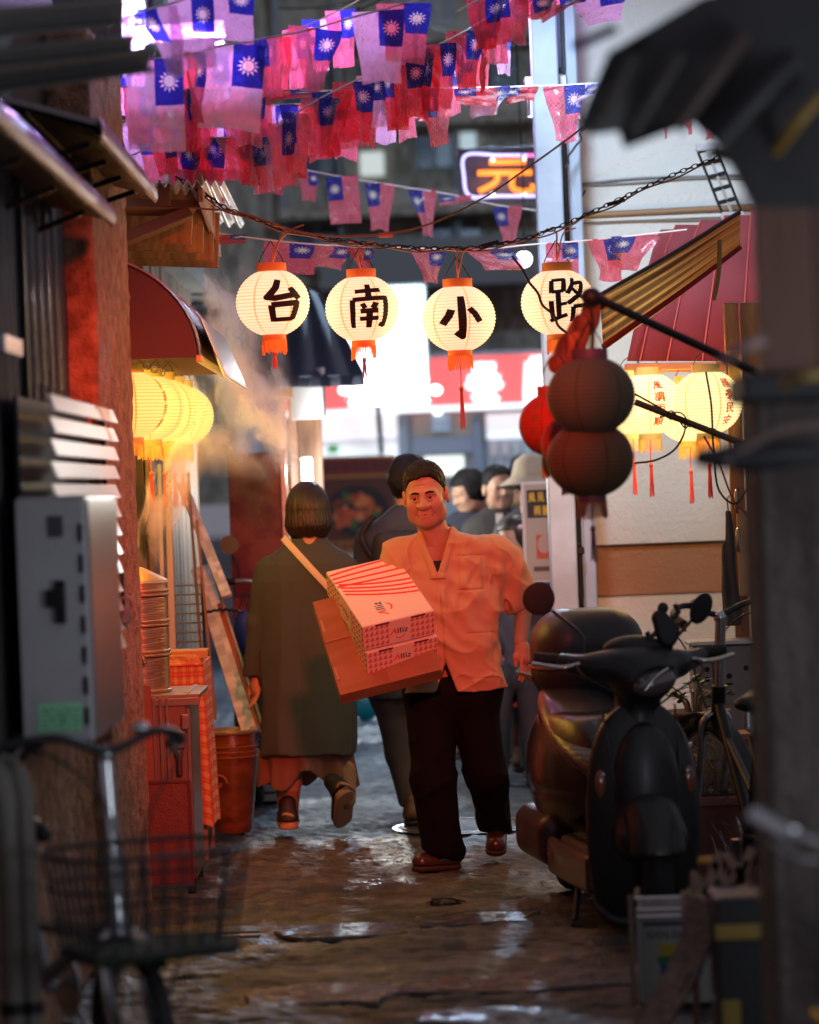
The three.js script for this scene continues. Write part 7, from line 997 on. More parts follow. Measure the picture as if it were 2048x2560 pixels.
// ---------------------------------------------------------------- the man with the boxes
{
  const Z = 13.2, O = V(at(1110, 2000, Z).x, 0, -Z), t = thing('person', 'person in cream wrap shirt and black trousers carrying a stack of boxes towards us', 'person', O), J = (px, py, dz = 0) => at(px, py, Z - dz).sub(O);
  const head = J(1064, 1240, 0.075), hr = [0.1, -0.12, 0.085], hs = 1.04;
  const shL = J(1005, 1385), shR = J(1238, 1380), elL = J(968, 1540, 0.05), wrL = J(960, 1690, 0.22), elR = J(1312, 1488, -0.03), wrR = J(1302, 1606, 0.04), neck = J(1092, 1345, 0.02);
  const hipL = J(1078, 1740), hipR = J(1182, 1740), knL = J(1086, 1945, 0.06), knR = J(1214, 1935, 0.0), anL = J(1108, 2122, 0.02), anR = J(1240, 2068, -0.34);
  const bodyBones = blend([cone(shL, shR, 0.055, 0.055), cone(J(1050, 1420), hipL, 0.11, 0.1), cone(J(1180, 1420), hipR, 0.11, 0.1), cone(neck, head.clone().add(V(0.01, -0.08, -0.03)), 0.062, 0.056), cone(shR, elR, 0.05, 0.041), cone(elR, wrR, 0.041, 0.029), cone(shL, elL, 0.05, 0.041), cone(elL, wrL, 0.041, 0.029), cone(hipL, knL, 0.085, 0.056), cone(knL, anL, 0.054, 0.036), cone(hipR, knR, 0.085, 0.056), cone(knR, anR, 0.054, 0.036)], 0.04);
  const handR = net(handField(-1, 0.42), [-0.08, -0.2, -0.1], [0.08, 0.04, 0.05], 0.0034).rotateX(-0.15).rotateY(0.9).rotateZ(0.12).scale(1.03, 1.03, 1.03).translate(wrR.x, wrR.y, wrR.z), handL = net(handField(-1, 0.25), [-0.08, -0.2, -0.1], [0.08, 0.04, 0.05], 0.0045).rotateX(1.75).rotateY(-0.5).translate(wrL.x, wrL.y, wrL.z);
  const [lo, hi] = around([shL, shR, elL, wrL, elR, wrR, anL, anR, head], 0.13);
  const face = headField({ jaw: 1.06, nose: 1.2, wide: 1.03 });
  part(t, 'body', [net(bodyBones, lo, hi, 0.014), placeHead(net(face, ...headBounds, 0.0027), head, hr, hs), handR, handL], skinMat);
  const hairM = part(t, 'hair', placeHead(net(hairField('short'), [-0.13, -0.16, -0.15], [0.13, 0.16, 0.13], 0.0042), head, hr, hs), hairBlack);
  // face features that have a colour of their own
  const onHead = (g) => placeHead(g, head, hr, hs), dark = M([0.012, 0.008, 0.008], 0.3), white = M([0.5, 0.42, 0.38], 0.25);
  for (const s of [-1, 1]) {
    const e = part(t, 'eye', onHead(ball(0.0125, s * 0.031, -0.0008, 0.0745, 1.15, 0.45, 0.8, 14)), white); part(e, 'iris', onHead(ball(0.0066, s * 0.031 - 0.002, -0.0006, 0.0815, 1.2, 0.75, 0.5, 12)), dark);
    part(t, 'eyebrow', onHead(tube([V(s * 0.012, 0.0195, 0.0955), V(s * 0.03, 0.0235, 0.0915), V(s * 0.05, 0.0165, 0.0765)], 0.0046, 6, 10)), hairBlack);
  }
  part(t, 'lips', onHead(join([cone2(V(-0.018, -0.0655, 0.0845), V(0.018, -0.0655, 0.0845), 0.003), cone2(V(-0.013, -0.0755, 0.0868), V(0.013, -0.0755, 0.0868), 0.004)])), M([0.34, 0.13, 0.1], 0.45));
  // shirt
  const R = (y, l, r, h, c = 0) => [J(1110, y).y, J(l, y).x, J(r, y).x, h, c];
  const shirtTrunk = trunk([R(1318, 1054, 1136, 0.072, 0.01), R(1332, 1046, 1150, 0.08, 0.01), R(1345, 1020, 1205, 0.095), R(1356, 1008, 1228, 0.105), R(1380, 990, 1252, 0.12), R(1440, 984, 1258, 0.135, 0.01), R(1520, 990, 1252, 0.145, 0.02), R(1600, 1002, 1250, 0.15, 0.025), R(1660, 1010, 1250, 0.15, 0.02), R(1728, 1012, 1256, 0.145, 0.02)]);
  const cuff = J(1302, 1512, -0.02), slR = blend([cone(J(1236, 1384), J(1300, 1482, -0.03), 0.086, 0.074), cone(J(1300, 1482, -0.03), cuff, 0.07, 0.056)], 0.03), slL = blend([cone(J(1004, 1390), elL, 0.08, 0.075), cone(elL, elL.clone().lerp(wrL, 0.6), 0.07, 0.058)], 0.03);
  const vTop = J(1092, 1322).y, vLow = J(1094, 1432).y, hemR = J(1200, 1722).y, Xc = (y) => mix(J(1094, 1432).x, J(1116, 1725).x, clamp((vLow - y) / (vLow - hemR)));
  const pocket = [J(1142, 1388), J(1208, 1470)], pocket2 = [J(1165, 1580), J(1236, 1690)];
  const boxLine = (x, y, [a, b]) => { const dx = Math.max(a.x - x, x - b.x), dy = Math.max(b.y - y, y - a.y); return Math.abs(Math.max(dx, dy)); };
  const shirt = (x, y, z) => {
    let d = smin(smin(shirtTrunk(x, y, z), slR(x, y, z), 0.05), slL(x, y, z), 0.05);
    if (d > 0.05) return d;
    const front = smooth(0.02, 0.06, z), w = mix(0, 0.06, clamp((y - vLow) / (vTop - vLow))), e = Math.abs(x - Xc(y)) - w;
    d += 0.016 * fbm(x * 4.5 + y * 5, y * 4 - x * 3, z * 5, 3) + 0.005 * Math.sin((x * 0.9 + y * 1.3) * 42 + 7 * noise(x * 6, y * 6, z * 5)) * smooth(0.0, 0.5, noise(x * 6, y * 5, z * 5 + 4)) + 0.006 * fbm(x * 16 + y * 12, y * 14, z * 14, 2) - 0.0095 * Math.pow(1 - Math.abs(noise(x * 5 + y * 4, y * 6.5 - x * 4, z * 5)), 6) - 0.006 * Math.pow(1 - Math.abs(noise(x * 9 - y * 5 + 3, y * 10 + x * 5, z * 7)), 6);
    d += 0.006 * Math.sin(x * 70 + 5 * noise(y * 4, x * 9)) * smooth(vLow + 0.12, vLow + 0.02, y) * smooth(vLow - 0.3, vLow - 0.05, y) * 0.8;
    if (y > vLow - 0.02) d -= 0.008 * front * smooth(0.034, 0.026, e) * smooth(-0.004, 0.0, e);                         // collar band
    if (y < vLow) d += 0.006 * front * Math.exp(-Math.pow((x - Xc(y)) / 0.005, 2)) - 0.003 * front * smooth(0.03, 0.0, Math.abs(x - Xc(y) - 0.02));
    d += 0.006 * front * (Math.exp(-Math.pow(boxLine(x, y, pocket) / 0.004, 2)) + 0.4 * Math.exp(-Math.pow(boxLine(x, y, pocket2) / 0.004, 2)));
    const hem = hemR + 0.012 * noise(x * 12, 2), slit = Math.max(Math.abs(x - J(1116, 1725).x) - 0.35 * Math.max(0, J(1116, 1650).y - y), y - J(1116, 1650).y);
    d = smax(d, hem - y, 0.006);
    if (z > 0) d = smax(d, -Math.max(e, vLow - y, -z), 0.004);
    if (z > 0) d = smax(d, -Math.max(slit * 0.3, 0.02 - z), 0.004);
    d = smax(d, -Math.max(Math.hypot(x - neck.x, (z - neck.z) * 1.0) - 0.057, J(1092, 1350).y - y), 0.005);
    return smax(d, -(egg([cuff.x, cuff.y - 0.045, cuff.z], [0.05, 0.05, 0.05])(x, y, z)), 0.008);
  };
  const cloth = M([0.5, 0.31, 0.185], 0.78, 0, { bump: weave, bumpRepeat: 12, bumpScale: 0.0006 });
  part(t, 'shirt', net(shirt, [J(930, 1550).x - 0.1, hemR - 0.06, -0.26], [J(1345, 1550).x + 0.06, J(1092, 1316).y + 0.02, 0.36], 0.0066), cloth);
  part(t, 'undershirt', net(trunk([R(1400, 1030, 1200, 0.1, 0.012), R(1440, 1030, 1200, 0.118, 0.012), R(1700, 1030, 1220, 0.12, 0.012)]), [J(1010, 1500).x, J(1100, 1560).y, -0.15], [J(1230, 1500).x, J(1092, 1392).y, 0.17], 0.014), M([0.012, 0.011, 0.012], 0.8));
  for (const y of [1500, 1560, 1620]) part(t, 'button', cyl(0.006, 0.006, 0.004, 12).rotateX(Math.PI / 2), M([0.6, 0.45, 0.35], 0.4), V(Xc(J(1100, y).y) + 0.018, J(1100, y).y, 0.172));
  // trousers
  const tr = (x, y, z) => {
    const wL = cone(hipL, knL, 0.106, 0.086)(x, y, z), wL2 = cone(knL, J(1106, 2128, 0.02), 0.086, 0.086)(x, y, z), wR = cone(hipR, knR, 0.105, 0.085)(x, y, z), wR2 = cone(knR, J(1240, 2074, -0.31), 0.083, 0.068)(x, y, z);
    let d = smin(smin(wL, wL2, 0.03), smin(wR, wR2, 0.03), 0.02); d = smin(d, cone(J(1090, 1715), J(1180, 1715), 0.13, 0.13)(x, y, z), 0.05);
    d += 0.012 * fbm(x * 6, y * 5, z * 6, 3) - 0.012 * Math.pow(1 - Math.abs(noise(x * 7 + y * 4, y * 7 - x * 5, z * 6)), 5) * smooth(0.75, 0.3, y);
    const cut = x < J(1175, 2080).x ? J(1106, 2138).y : J(1240, 2098).y; return smax(smax(d, cut - (x < J(1175, 2080).x ? 0.34 : 0.1) * (x - J(x < J(1175, 2080).x ? 1106 : 1240, 2120).x) - y, 0.008), y - J(1110, 1690).y, 0.01);
  };
  part(t, 'trousers', net(tr, [J(965, 1900).x, -0.02, -0.5], [J(1330, 1900).x, J(1110, 1680).y, 0.24], 0.0105), M([0.0045, 0.006, 0.007], 0.85, 0, { specularIntensity: 0.25, bump: weave, bumpRepeat: 12, bumpScale: 0.0006 }));
  const leather = M([0.05, 0.028, 0.016], 0.26, 0, { clearcoat: 0.5, clearcoatRoughness: 0.25 }), soleM = M([0.03, 0.02, 0.015], 0.6);
  for (const [h, e, up] of [[anL.clone().setY(0.012).add(V(0.03, 0, 0)), onGround(1056, 2178).sub(O).setY(0.012), V(0, 1, 0)], [anR.clone().add(V(0.005, -0.02, -0.04)), J(1240, 2126, -0.16), V(0, 0.75, 0.6)]]) { const s = shoe(h, e, up), b = around([h, e], 0.13); const q = part(t, 'shoe', net(s.upper, ...b, 0.007), leather); part(q, 'sole', net(s.sole, ...b, 0.007), soleM); }

  // ---------------- the boxes he carries: each its own thing
  const mpx = mpp(12.75), B = (a, b, z) => V((b[0] - a[0]) * mpx, -(b[1] - a[1]) * mpx, z), D = at(907, 1569, 12.72);
  const frame = (e1, e2, e3) => { const x = e1.clone().normalize(), b = e2.clone().addScaledVector(x, -e2.dot(x)).normalize(), y = x.clone().cross(b.clone().negate()).negate(); return new THREE.Matrix4().makeBasis(x, y.dot(e3) > 0 ? y.negate() : y, b.clone().negate()); };
  const e1 = B([907, 1569], [1087, 1535.5], -0.0825), e2 = B([907, 1569], [819.5, 1432], -0.372), e3 = B([907, 1569], [909, 1695], -0.128), m1 = frame(e1, e2, e3), W = e1.length(), L = e2.length(), H = 0.112;
  const ink = '#1d2152', coral = '#e0242f', word = (c, x, y, s) => { c.save(); c.translate(x, y); c.scale(s, s); c.fillStyle = ink; c.font = 'bold 64px sans-serif'; c.fillText('lliz', 46, 0); c.strokeStyle = coral; c.lineWidth = 11; c.lineCap = 'butt'; c.lineJoin = 'miter'; c.beginPath(); c.moveTo(-4, 4); c.lineTo(30, -44); c.lineTo(38, 2); c.stroke(); c.lineWidth = 9; c.beginPath(); c.arc(70, 8, 38, 0.35, 2.6); c.stroke(); c.restore(); };
  const lidArt = canvasTexture(512, 748, (c, w, h) => {
    c.fillStyle = '#e8dcd2'; c.fillRect(0, 0, w, h); c.strokeStyle = coral; c.lineWidth = 21; c.lineCap = 'butt';
    for (let i = 0; i < 4; i++) { c.beginPath(); c.moveTo(0, 60 + i * 52); c.bezierCurveTo(160, 30 + i * 62, 340, 20 + i * 72, w, 10 + i * 74); c.stroke(); }
    for (let i = 0; i < 4; i++) { c.beginPath(); c.moveTo(20, 190 + i * 44); c.bezierCurveTo(160, 250 + i * 46, 330, 300 + i * 52, w, 310 + i * 56); c.stroke(); }
    c.save(); c.translate(215, 660); c.rotate(-Math.PI / 2); word(c, 0, 0, 1.2); c.restore(); c.fillStyle = '#7a4a40'; c.fillRect(60, 700, 10, 3);
  });
  const sideArt = canvasTexture(512, 192, (c, w, h) => {
    c.fillStyle = '#ddd0c8'; c.fillRect(0, 0, w, h); c.fillStyle = '#c4605a';
    for (let i = 0; i < 14; i++) for (let j = 0; j < 4; j++) { if (i > 4 && i < 9) continue; const x = i * 37, y = j * 48; c.beginPath(); c.moveTo(x, y + 40); c.lineTo(x + 20, y + 4); c.lineTo(x + 34, y + 4); c.lineTo(x + 26, y + 22); c.lineTo(x + 37, y + 22); c.lineTo(x + 16, y + 48); c.lineTo(x + 20, y + 32); c.fill(); }
    word(c, 196, 112, 0.92);
  });
  const card = M([0.75, 0.7, 0.66], 0.7), inner = M([0.4, 0.25, 0.15], 0.8), brown = M([0.32, 0.17, 0.09], 0.8, 0, { bump: streak, bumpScale: 0.001, map: wearTint([0.8, 0.78, 0.75], [1, 1, 1], 641, 1, 4) });
  for (let k = 0; k < 2; k++) {
    const b = thing('printed_carton', k ? 'lower printed carton, squeezed between the striped lid carton and brown box' : 'upper printed carton with coral stripes across its lid', 'carton', V(0, 0, 0), 0, 'cartons carried by the walking person'); b.matrixAutoUpdate = true; b.quaternion.setFromRotationMatrix(m1);
    const up = V(0, 1, 0).applyQuaternion(b.quaternion); b.position.copy(D).addScaledVector(up, -k * (H + 0.008)).addScaledVector(V(1, 0, 0).applyQuaternion(b.quaternion), k * 0.006).addScaledVector(V(0, 0, 1).applyQuaternion(b.quaternion), k * 0.006);
    part(b, 'tray', box(W, H, L, W / 2, -H / 2, -L / 2, 0.003), card);
    part(b, 'lid_print', new THREE.PlaneGeometry(W - 0.006, L - 0.006).rotateX(-Math.PI / 2), M([0.95, 0.92, 0.9], 0.6, 0, { map: lidArt }), V(W / 2, 0.0015, -L / 2)); part(b, 'front_print', new THREE.PlaneGeometry(W - 0.006, H - 0.008), M([0.95, 0.92, 0.9], 0.65, 0, { map: sideArt }), V(W / 2, -H / 2, 0.0015)); part(b, 'side_print', new THREE.PlaneGeometry(L - 0.006, H - 0.008).rotateY(-Math.PI / 2), M([0.95, 0.92, 0.9], 0.65, 0, { map: sideArt }), V(-0.0015, -H / 2, -L / 2));
    for (const x of [0.24, 0.74]) part(b, 'slot', box(0.06, 0.005, 0.008, x * W + 0.01, -0.004, 0.001), M([0.08, 0.03, 0.02], 0.8)); for (const x of [0.24, 0.74]) part(b, 'slot', box(0.06, 0.006, 0.006, x * W, -0.002, -L + 0.001), M([0.12, 0.03, 0.02], 0.8)); part(b, 'tape', box(0.002, 0.06, 0.02, -0.003, -H / 2, -L * 0.3), M([0.5, 0.4, 0.36], 0.3));
  }
  const D2 = at(850, 1738, 12.78), f1 = B([852, 1770], [1031, 1733], -0.03), f2 = B([850, 1738], [787, 1510.5], -0.27), f3 = B([850, 1738], [852, 1770], -0.076), m2 = frame(f1, f2, f3), bb = thing('brown_carton', 'flat brown cardboard carton at the bottom of the carried stack', 'carton', D2); bb.quaternion.setFromRotationMatrix(m2);
  part(bb, 'tray', box(0.42, 0.07, 0.47, 0.21, -0.035, -0.235, 0.003), brown); part(bb, 'lid_flap', box(0.4, 0.003, 0.2, 0.205, 0.003, -0.36), brown); for (const z of [-0.1, -0.34]) part(bb, 'slot', box(0.01, 0.004, 0.06, 0.012, 0.003, z), inner); part(bb, 'crease', box(0.4, 0.002, 0.003, 0.2, 0.0045, -0.26), inner);
}
function cone2(a, b, r) { return join([rod(a, b, r, r, 8), ball(r, a.x, a.y, a.z, 1, 1, 1, 8), ball(r, b.x, b.y, b.z, 1, 1, 1, 8)]); }
// ---------------------------------------------------------------- the woman seen from behind
{
  const Z = 14.66, O = V(at(770, 2000, Z).x, 0, -Z), t = thing('person', 'person in long grey coat with white bag strap walking away', 'person', O), J = (px, py, dz = 0) => at(px, py, Z - dz).sub(O);
  const head = J(770, 1276, -0.0), hr = [0.04, Math.PI, 0], shL = J(696, 1434), shR = J(850, 1434), elL = J(652, 1560), wrL = J(640, 1690, 0.0), elR = J(890, 1560), wrR = J(892, 1690, -0.1), hipL = J(730, 1700), hipR = J(815, 1700), knL = J(720, 1880, 0.02), knR = J(845, 1870, -0.06), anL = J(722, 2040, 0.02), anR = J(866, 2000, 0.12);
  const bones = blend([cone(shL, shR, 0.045, 0.045), cone(J(735, 1470), hipL, 0.1, 0.1), cone(J(805, 1470), hipR, 0.1, 0.1), cone(J(770, 1390), head.clone().add(V(0, -0.07, 0.02)), 0.056, 0.05), cone(shL, elL, 0.045, 0.038), cone(elL, wrL, 0.037, 0.026), cone(shR, elR, 0.045, 0.038), cone(elR, wrR, 0.037, 0.026), cone(hipL, knL, 0.08, 0.06), cone(hipR, knR, 0.08, 0.06), cone(knL, J(720, 1950, 0.02), 0.056, 0.06), cone(J(720, 1950, 0.02), anL, 0.06, 0.036), cone(knR, J(855, 1930, 0.02), 0.056, 0.058), cone(J(855, 1930, 0.02), anR, 0.058, 0.036)], 0.03);
  const hand = net(handField(1, 0.4), [-0.08, -0.2, -0.1], [0.08, 0.04, 0.05], 0.005).scale(0.92, 0.92, 0.92).rotateY(2.0), [lo, hi] = around([shL, shR, wrL, wrR, anL, anR, head], 0.1);
  part(t, 'body', [net(bones, lo, hi, 0.014), placeHead(headCoarse, head, hr), hand.clone().translate(wrL.x, wrL.y - 0.01, wrL.z), hand.clone().translate(wrR.x, wrR.y, wrR.z)], M([0.5, 0.27, 0.18], 0.55));
  part(t, 'hair', placeHead(net(hairField('bob'), [-0.15, -0.17, -0.16], [0.15, 0.17, 0.13], 0.0055), head, hr), M([0.022, 0.013, 0.01], 0.38, 0, { bump: streak, bumpRepeat: 8, bumpScale: 0.003 }));
  const R = (y, l, r, h, c = 0) => [J(770, y).y, J(l, y).x, J(r, y).x, h, c], tk = trunk([R(1346, 728, 812, 0.075, 0.0), R(1362, 714, 826, 0.09), R(1388, 680, 862, 0.11), R(1408, 660, 884, 0.125), R(1450, 648, 893, 0.14), R(1560, 652, 890, 0.16), R(1720, 652, 890, 0.18), R(1850, 648, 888, 0.19), R(1905, 650, 882, 0.19)]);
  const sL = blend([cone(J(676, 1430), elL, 0.062, 0.06), cone(elL, J(640, 1690), 0.06, 0.052)], 0.02), sR = blend([cone(J(868, 1430), elR, 0.062, 0.06), cone(elR, J(890, 1690, -0.08), 0.06, 0.052)], 0.02), hemY = J(770, 1884).y;
  const coat = (x, y, z) => { let d = smin(tk(x, y, z), Math.min(sL(x, y, z), sR(x, y, z)), 0.022); if (d > 0.05) return d; d += 0.004 * Math.exp(-Math.pow((x + 0.01) / 0.004, 2)) * (z > 0 ? 1 : 0) - 0.012 * Math.pow(1 - Math.abs(noise(x * 6, y * 1.8, z * 6)), 5) + 0.01 * fbm(x * 5, y * 2.6, z * 5, 3) + 0.006 * Math.sin(x * 30 + 3 * noise(x * 3, y * 2)) * smooth(1.2, 0.4, y); d = smax(d, hemY - 0.1 * (x - 0.02) * (x - 0.02) * -6 - 0.03 * smooth(0.1, 0.22, Math.abs(x)) - y, 0.006); d = smax(d, -Math.max(Math.hypot(x, z) - 0.056, J(770, 1366).y - y), 0.006); return Math.max(d, J(640, 1688).y - y > 0 && (x < J(646, 1690).x - 0.004) ? J(640, 1688).y - y : -1); };
  part(t, 'coat', net(coat, [J(585, 1620).x, hemY - 0.08, -0.26], [J(945, 1620).x, J(770, 1346).y, 0.26], 0.0085), M([0.058, 0.07, 0.074], 0.9, 0, { bump: weave, bumpRepeat: 14, bumpScale: 0.001 }));
  const skirtTop = J(770, 1868).y, skirtLow = J(770, 1945).y;
  part(t, 'skirt', sheet((u, v) => { const a = u * Math.PI * 2, f = 1 + 0.1 * v * Math.sin(a * 9 + 1) + 0.05 * v * Math.sin(a * 17), drop = 0.03 * Math.sin(a * 3 + 0.6) + 0.025 * Math.sin(a * 7); return V(Math.cos(a) * 0.215 * f - 0.005, mix(skirtTop, skirtLow - drop * v, v), Math.sin(a) * 0.17 * f); }, 140, 8, 0.002), M([0.24, 0.1, 0.075], 0.8, 0, { transmission: 0.3, bump: streak, bumpScale: 0.002 }));
  part(t, 'bag_strap', sheet((u, v) => { const p = J(708, 1344, 0.07).lerp(J(838, 1486, 0.168), u), s = Math.sin(u * Math.PI) * 0.035; return p.add(V((v - 0.5) * 0.03 * 0.74, (v - 0.5) * 0.03 * 0.7, s)); }, 18, 2, 0.004), M([0.6, 0.52, 0.42], 0.6)); part(t, 'collar_scarf', new THREE.TorusGeometry(0.062, 0.017, 8, 28).rotateX(Math.PI / 2).scale(1, 0.8, 1), M([0.36, 0.2, 0.13], 0.8), J(770, 1356, 0));
  const rubber = M([0.42, 0.26, 0.17], 0.6), blk = M([0.02, 0.018, 0.018], 0.6), sock = M([0.34, 0.22, 0.14], 0.85, 0, { bump: weave, bumpRepeat: 16, bumpScale: 0.002 });
  for (const [an, up0, h, e, up] of [[anL, J(720, 1965, 0.02), J(722, 2066, 0.09), J(716, 2050, -0.14), V(0, 1, 0.08)], [anR, J(860, 1940, 0.06), J(862, 1990, 0.2), J(858, 2050, 0.02), V(0, 0.72, 0.8)]]) {
    part(t, 'sock', net(cone(up0, an, 0.058, 0.044), ...around([up0, an], 0.07), 0.007), sock); const hh = up0 === anL ? h : h, s = shoe(hh, e, up, { r: 0.043, sole: 0.026 }), b = around([hh, e], 0.14), q = part(t, 'sneaker', net(s.upper, ...b, 0.007), blk); part(q, 'sole', net(s.sole, ...b, 0.007), rubber); part(q, 'heel_stripe', tube([hh.clone().add(V(-0.044, 0.02, 0.0)), hh.clone().add(V(-0.015, 0.06, 0.036)), hh.clone().add(V(0.02, 0.05, 0.036)), hh.clone().add(V(0.045, 0.02, -0.02))], 0.008, 8, 20), rubber);
  }
}
// ---------------------------------------------------------------- the person in the dark jacket between them
function walker(label, Z, px, rows, head, hr, hairStyle, hairM, joints, colors, extra) {
  const O = V(at(px, 2000, Z).x, 0, -Z), t = thing('person', label, 'person', O), J = (x, y, dz = 0) => at(x, y, Z - dz).sub(O), hd = J(...head), j = Object.fromEntries(Object.entries(joints).map(([k, v]) => [k, J(...v)]));
  const leg = (h, k, a) => [cone(j[h], j[k], 0.085, 0.06), cone(j[k], j[a], 0.056, 0.036)], bones = blend([cone(j.shL, j.shR, 0.042, 0.042), cone(j.shL.clone().lerp(j.shR, 0.3).add(V(0, -0.08, 0)), j.hipL, 0.09, 0.09), cone(j.shL.clone().lerp(j.shR, 0.7).add(V(0, -0.08, 0)), j.hipR, 0.09, 0.09), cone(j.shL.clone().lerp(j.shR, 0.5), hd.clone().add(V(0, -0.07, 0)), 0.06, 0.052), cone(j.shL, j.elL, 0.046, 0.038), cone(j.elL, j.wrL, 0.038, 0.028), cone(j.shR, j.elR, 0.046, 0.038), cone(j.elR, j.wrR, 0.038, 0.028), ...leg('hipL', 'knL', 'anL'), ...leg('hipR', 'knR', 'anR')], 0.035);
  const hand = net(handField(1, 0.4), [-0.08, -0.2, -0.1], [0.08, 0.04, 0.05], 0.006), [lo, hi] = around([hd, ...Object.values(j)], 0.12);
  part(t, 'body', [net(bones, lo, hi, 0.02), placeHead(headCoarse, hd, hr), hand.clone().translate(j.wrL.x, j.wrL.y, j.wrL.z), hand.clone().translate(j.wrR.x, j.wrR.y, j.wrR.z)], skinMat);
  part(t, 'hair', placeHead(hairCoarse[hairStyle], hd, hr), hairM);
  const R = ([y, l, r, h]) => [J(px, y).y, J(l, y).x, J(r, y).x, h, 0], tk = trunk(rows.map(R)), sl = blend([cone(j.shL, j.elL, 0.07, 0.06), cone(j.elL, j.wrL, 0.058, 0.048)], 0.02), sr = blend([cone(j.shR, j.elR, 0.07, 0.06), cone(j.elR, j.wrR, 0.058, 0.048)], 0.02), coatLow = J(px, rows[rows.length - 1][0]).y;
  part(t, 'jacket', net((x, y, z) => { const d = smin(tk(x, y, z), Math.min(sl(x, y, z), sr(x, y, z)), 0.04); return d > 0.06 ? d : smax(d + 0.012 * fbm(x * 7, y * 6, z * 7, 3), -Math.max(Math.hypot(x - hd.x, z - hd.z) - 0.055, hd.y - 0.14 - y), 0.006); }, [lo[0] - 0.06, Math.min(coatLow, j.wrL.y, j.wrR.y) - 0.06, lo[2] - 0.08], [hi[0] + 0.06, hd.y - 0.1, hi[2] + 0.08], 0.013), M(colors.jacket, 0.7, 0, { bump: weave, bumpRepeat: 12, bumpScale: 0.001 }));
  const wide = (h, k, a) => [cone(j[h], j[k], 0.1, 0.078), cone(j[k], j[a], 0.076, 0.062)];
  part(t, 'trousers', net((x, y, z) => smax(blend([...wide('hipL', 'knL', 'anL'), ...wide('hipR', 'knR', 'anR'), cone(j.hipL, j.hipR, 0.12, 0.12)], 0.03)(x, y, z) + 0.008 * fbm(x * 8, y * 6, z * 8, 2), Math.min(j.anL.y, j.anR.y) - 0.01 - y, 0.006), [Math.min(j.hipL.x, j.anL.x, j.knL.x) - 0.16, -0.01, lo[2]], [Math.max(j.hipR.x, j.anR.x, j.knR.x) + 0.16, j.hipL.y + 0.14, hi[2]], 0.016), M(colors.trousers, 0.8));
  const f = colors.faces ?? -1; for (const a of ['anL', 'anR']) { const h = j[a].clone().add(V(0, -0.05, -0.05 * f)).setY(Math.max(0.012, j[a].y - 0.075)), e = h.clone().add(V(0, 0, 0.17 * f)), s = shoe(h, e, V(0, 1, 0)), b = around([h, e], 0.13), q = part(t, 'shoe', net(s.upper, ...b, 0.012), M(colors.shoe ?? [0.04, 0.025, 0.02], 0.4)); part(q, 'sole', net(s.sole, ...b, 0.012), M([0.03, 0.03, 0.03], 0.7)); }
  extra?.(t, J, hd);
  return t;
}
const standing = (px, shY, hipY, Z, w = 74) => { const g = (y) => onGroundPx(px, Z, y), k = 13.2 / Z; return { shL: [px - w, shY], shR: [px + w, shY], elL: [px - w - 24, shY + 120 * k], elR: [px + w + 24, shY + 120 * k], wrL: [px - w - 14, hipY + 10, 0.08], wrR: [px + w + 14, hipY + 10, 0.08], hipL: [px - 42 * k, hipY], hipR: [px + 42 * k, hipY], knL: [px - 46 * k, mix(hipY, g(0.08), 0.52)], knR: [px + 46 * k, mix(hipY, g(0.08), 0.52)], anL: [px - 46 * k, g(0.085)], anR: [px + 46 * k, g(0.085)] }; };
function onGroundPx(px, Z, y) { let lo = 1000, hi = 3000; for (let i = 0; i < 40; i++) { const m = (lo + hi) / 2; if (at(px, m, Z).y > y) lo = m; else hi = m; } return lo; }
walker('person in dark navy jacket with backpack straps walking away behind the boxes', 14.95, 1016, [[1262, 985, 1050, 0.08], [1285, 955, 1085, 0.1], [1310, 922, 1112, 0.12], [1350, 900, 1132, 0.135], [1450, 903, 1128, 0.15], [1600, 912, 1120, 0.15], [1745, 920, 1112, 0.15]], [1026, 1208, -0.02], [0.1, Math.PI - 0.25, 0.03], 'fluffy', hairBlack,
  { shL: [925, 1345], shR: [1108, 1345], elL: [905, 1500], elR: [1130, 1500], wrL: [912, 1640, -0.1], wrR: [1120, 1640, -0.1], hipL: [985, 1730], hipR: [1062, 1730], knL: [1005, 1880, -0.02], knR: [1072, 1870, -0.12], anL: [1030, 2012, 0.02], anR: [1075, 1990, -0.3] }, { jacket: [0.03, 0.04, 0.065], trousers: [0.07, 0.065, 0.075], shoe: [0.1, 0.05, 0.03] },
  (t, J) => { part(t, 'strap', tube([J(935, 1290, 0.11), J(905, 1340, 0.1), J(950, 1420, 0.15)], 0.014, 8, 20), M([0.012, 0.013, 0.018], 0.7)); part(t, 'backpack', net(rbox([0.02, J(1016, 1430).y, 0.2], [0.13, 0.2, 0.07], 0.05), [-0.15, J(1016, 1430).y - 0.23, 0.1], [0.18, J(1016, 1430).y + 0.23, 0.3], 0.016), M([0.018, 0.02, 0.028], 0.7)); });
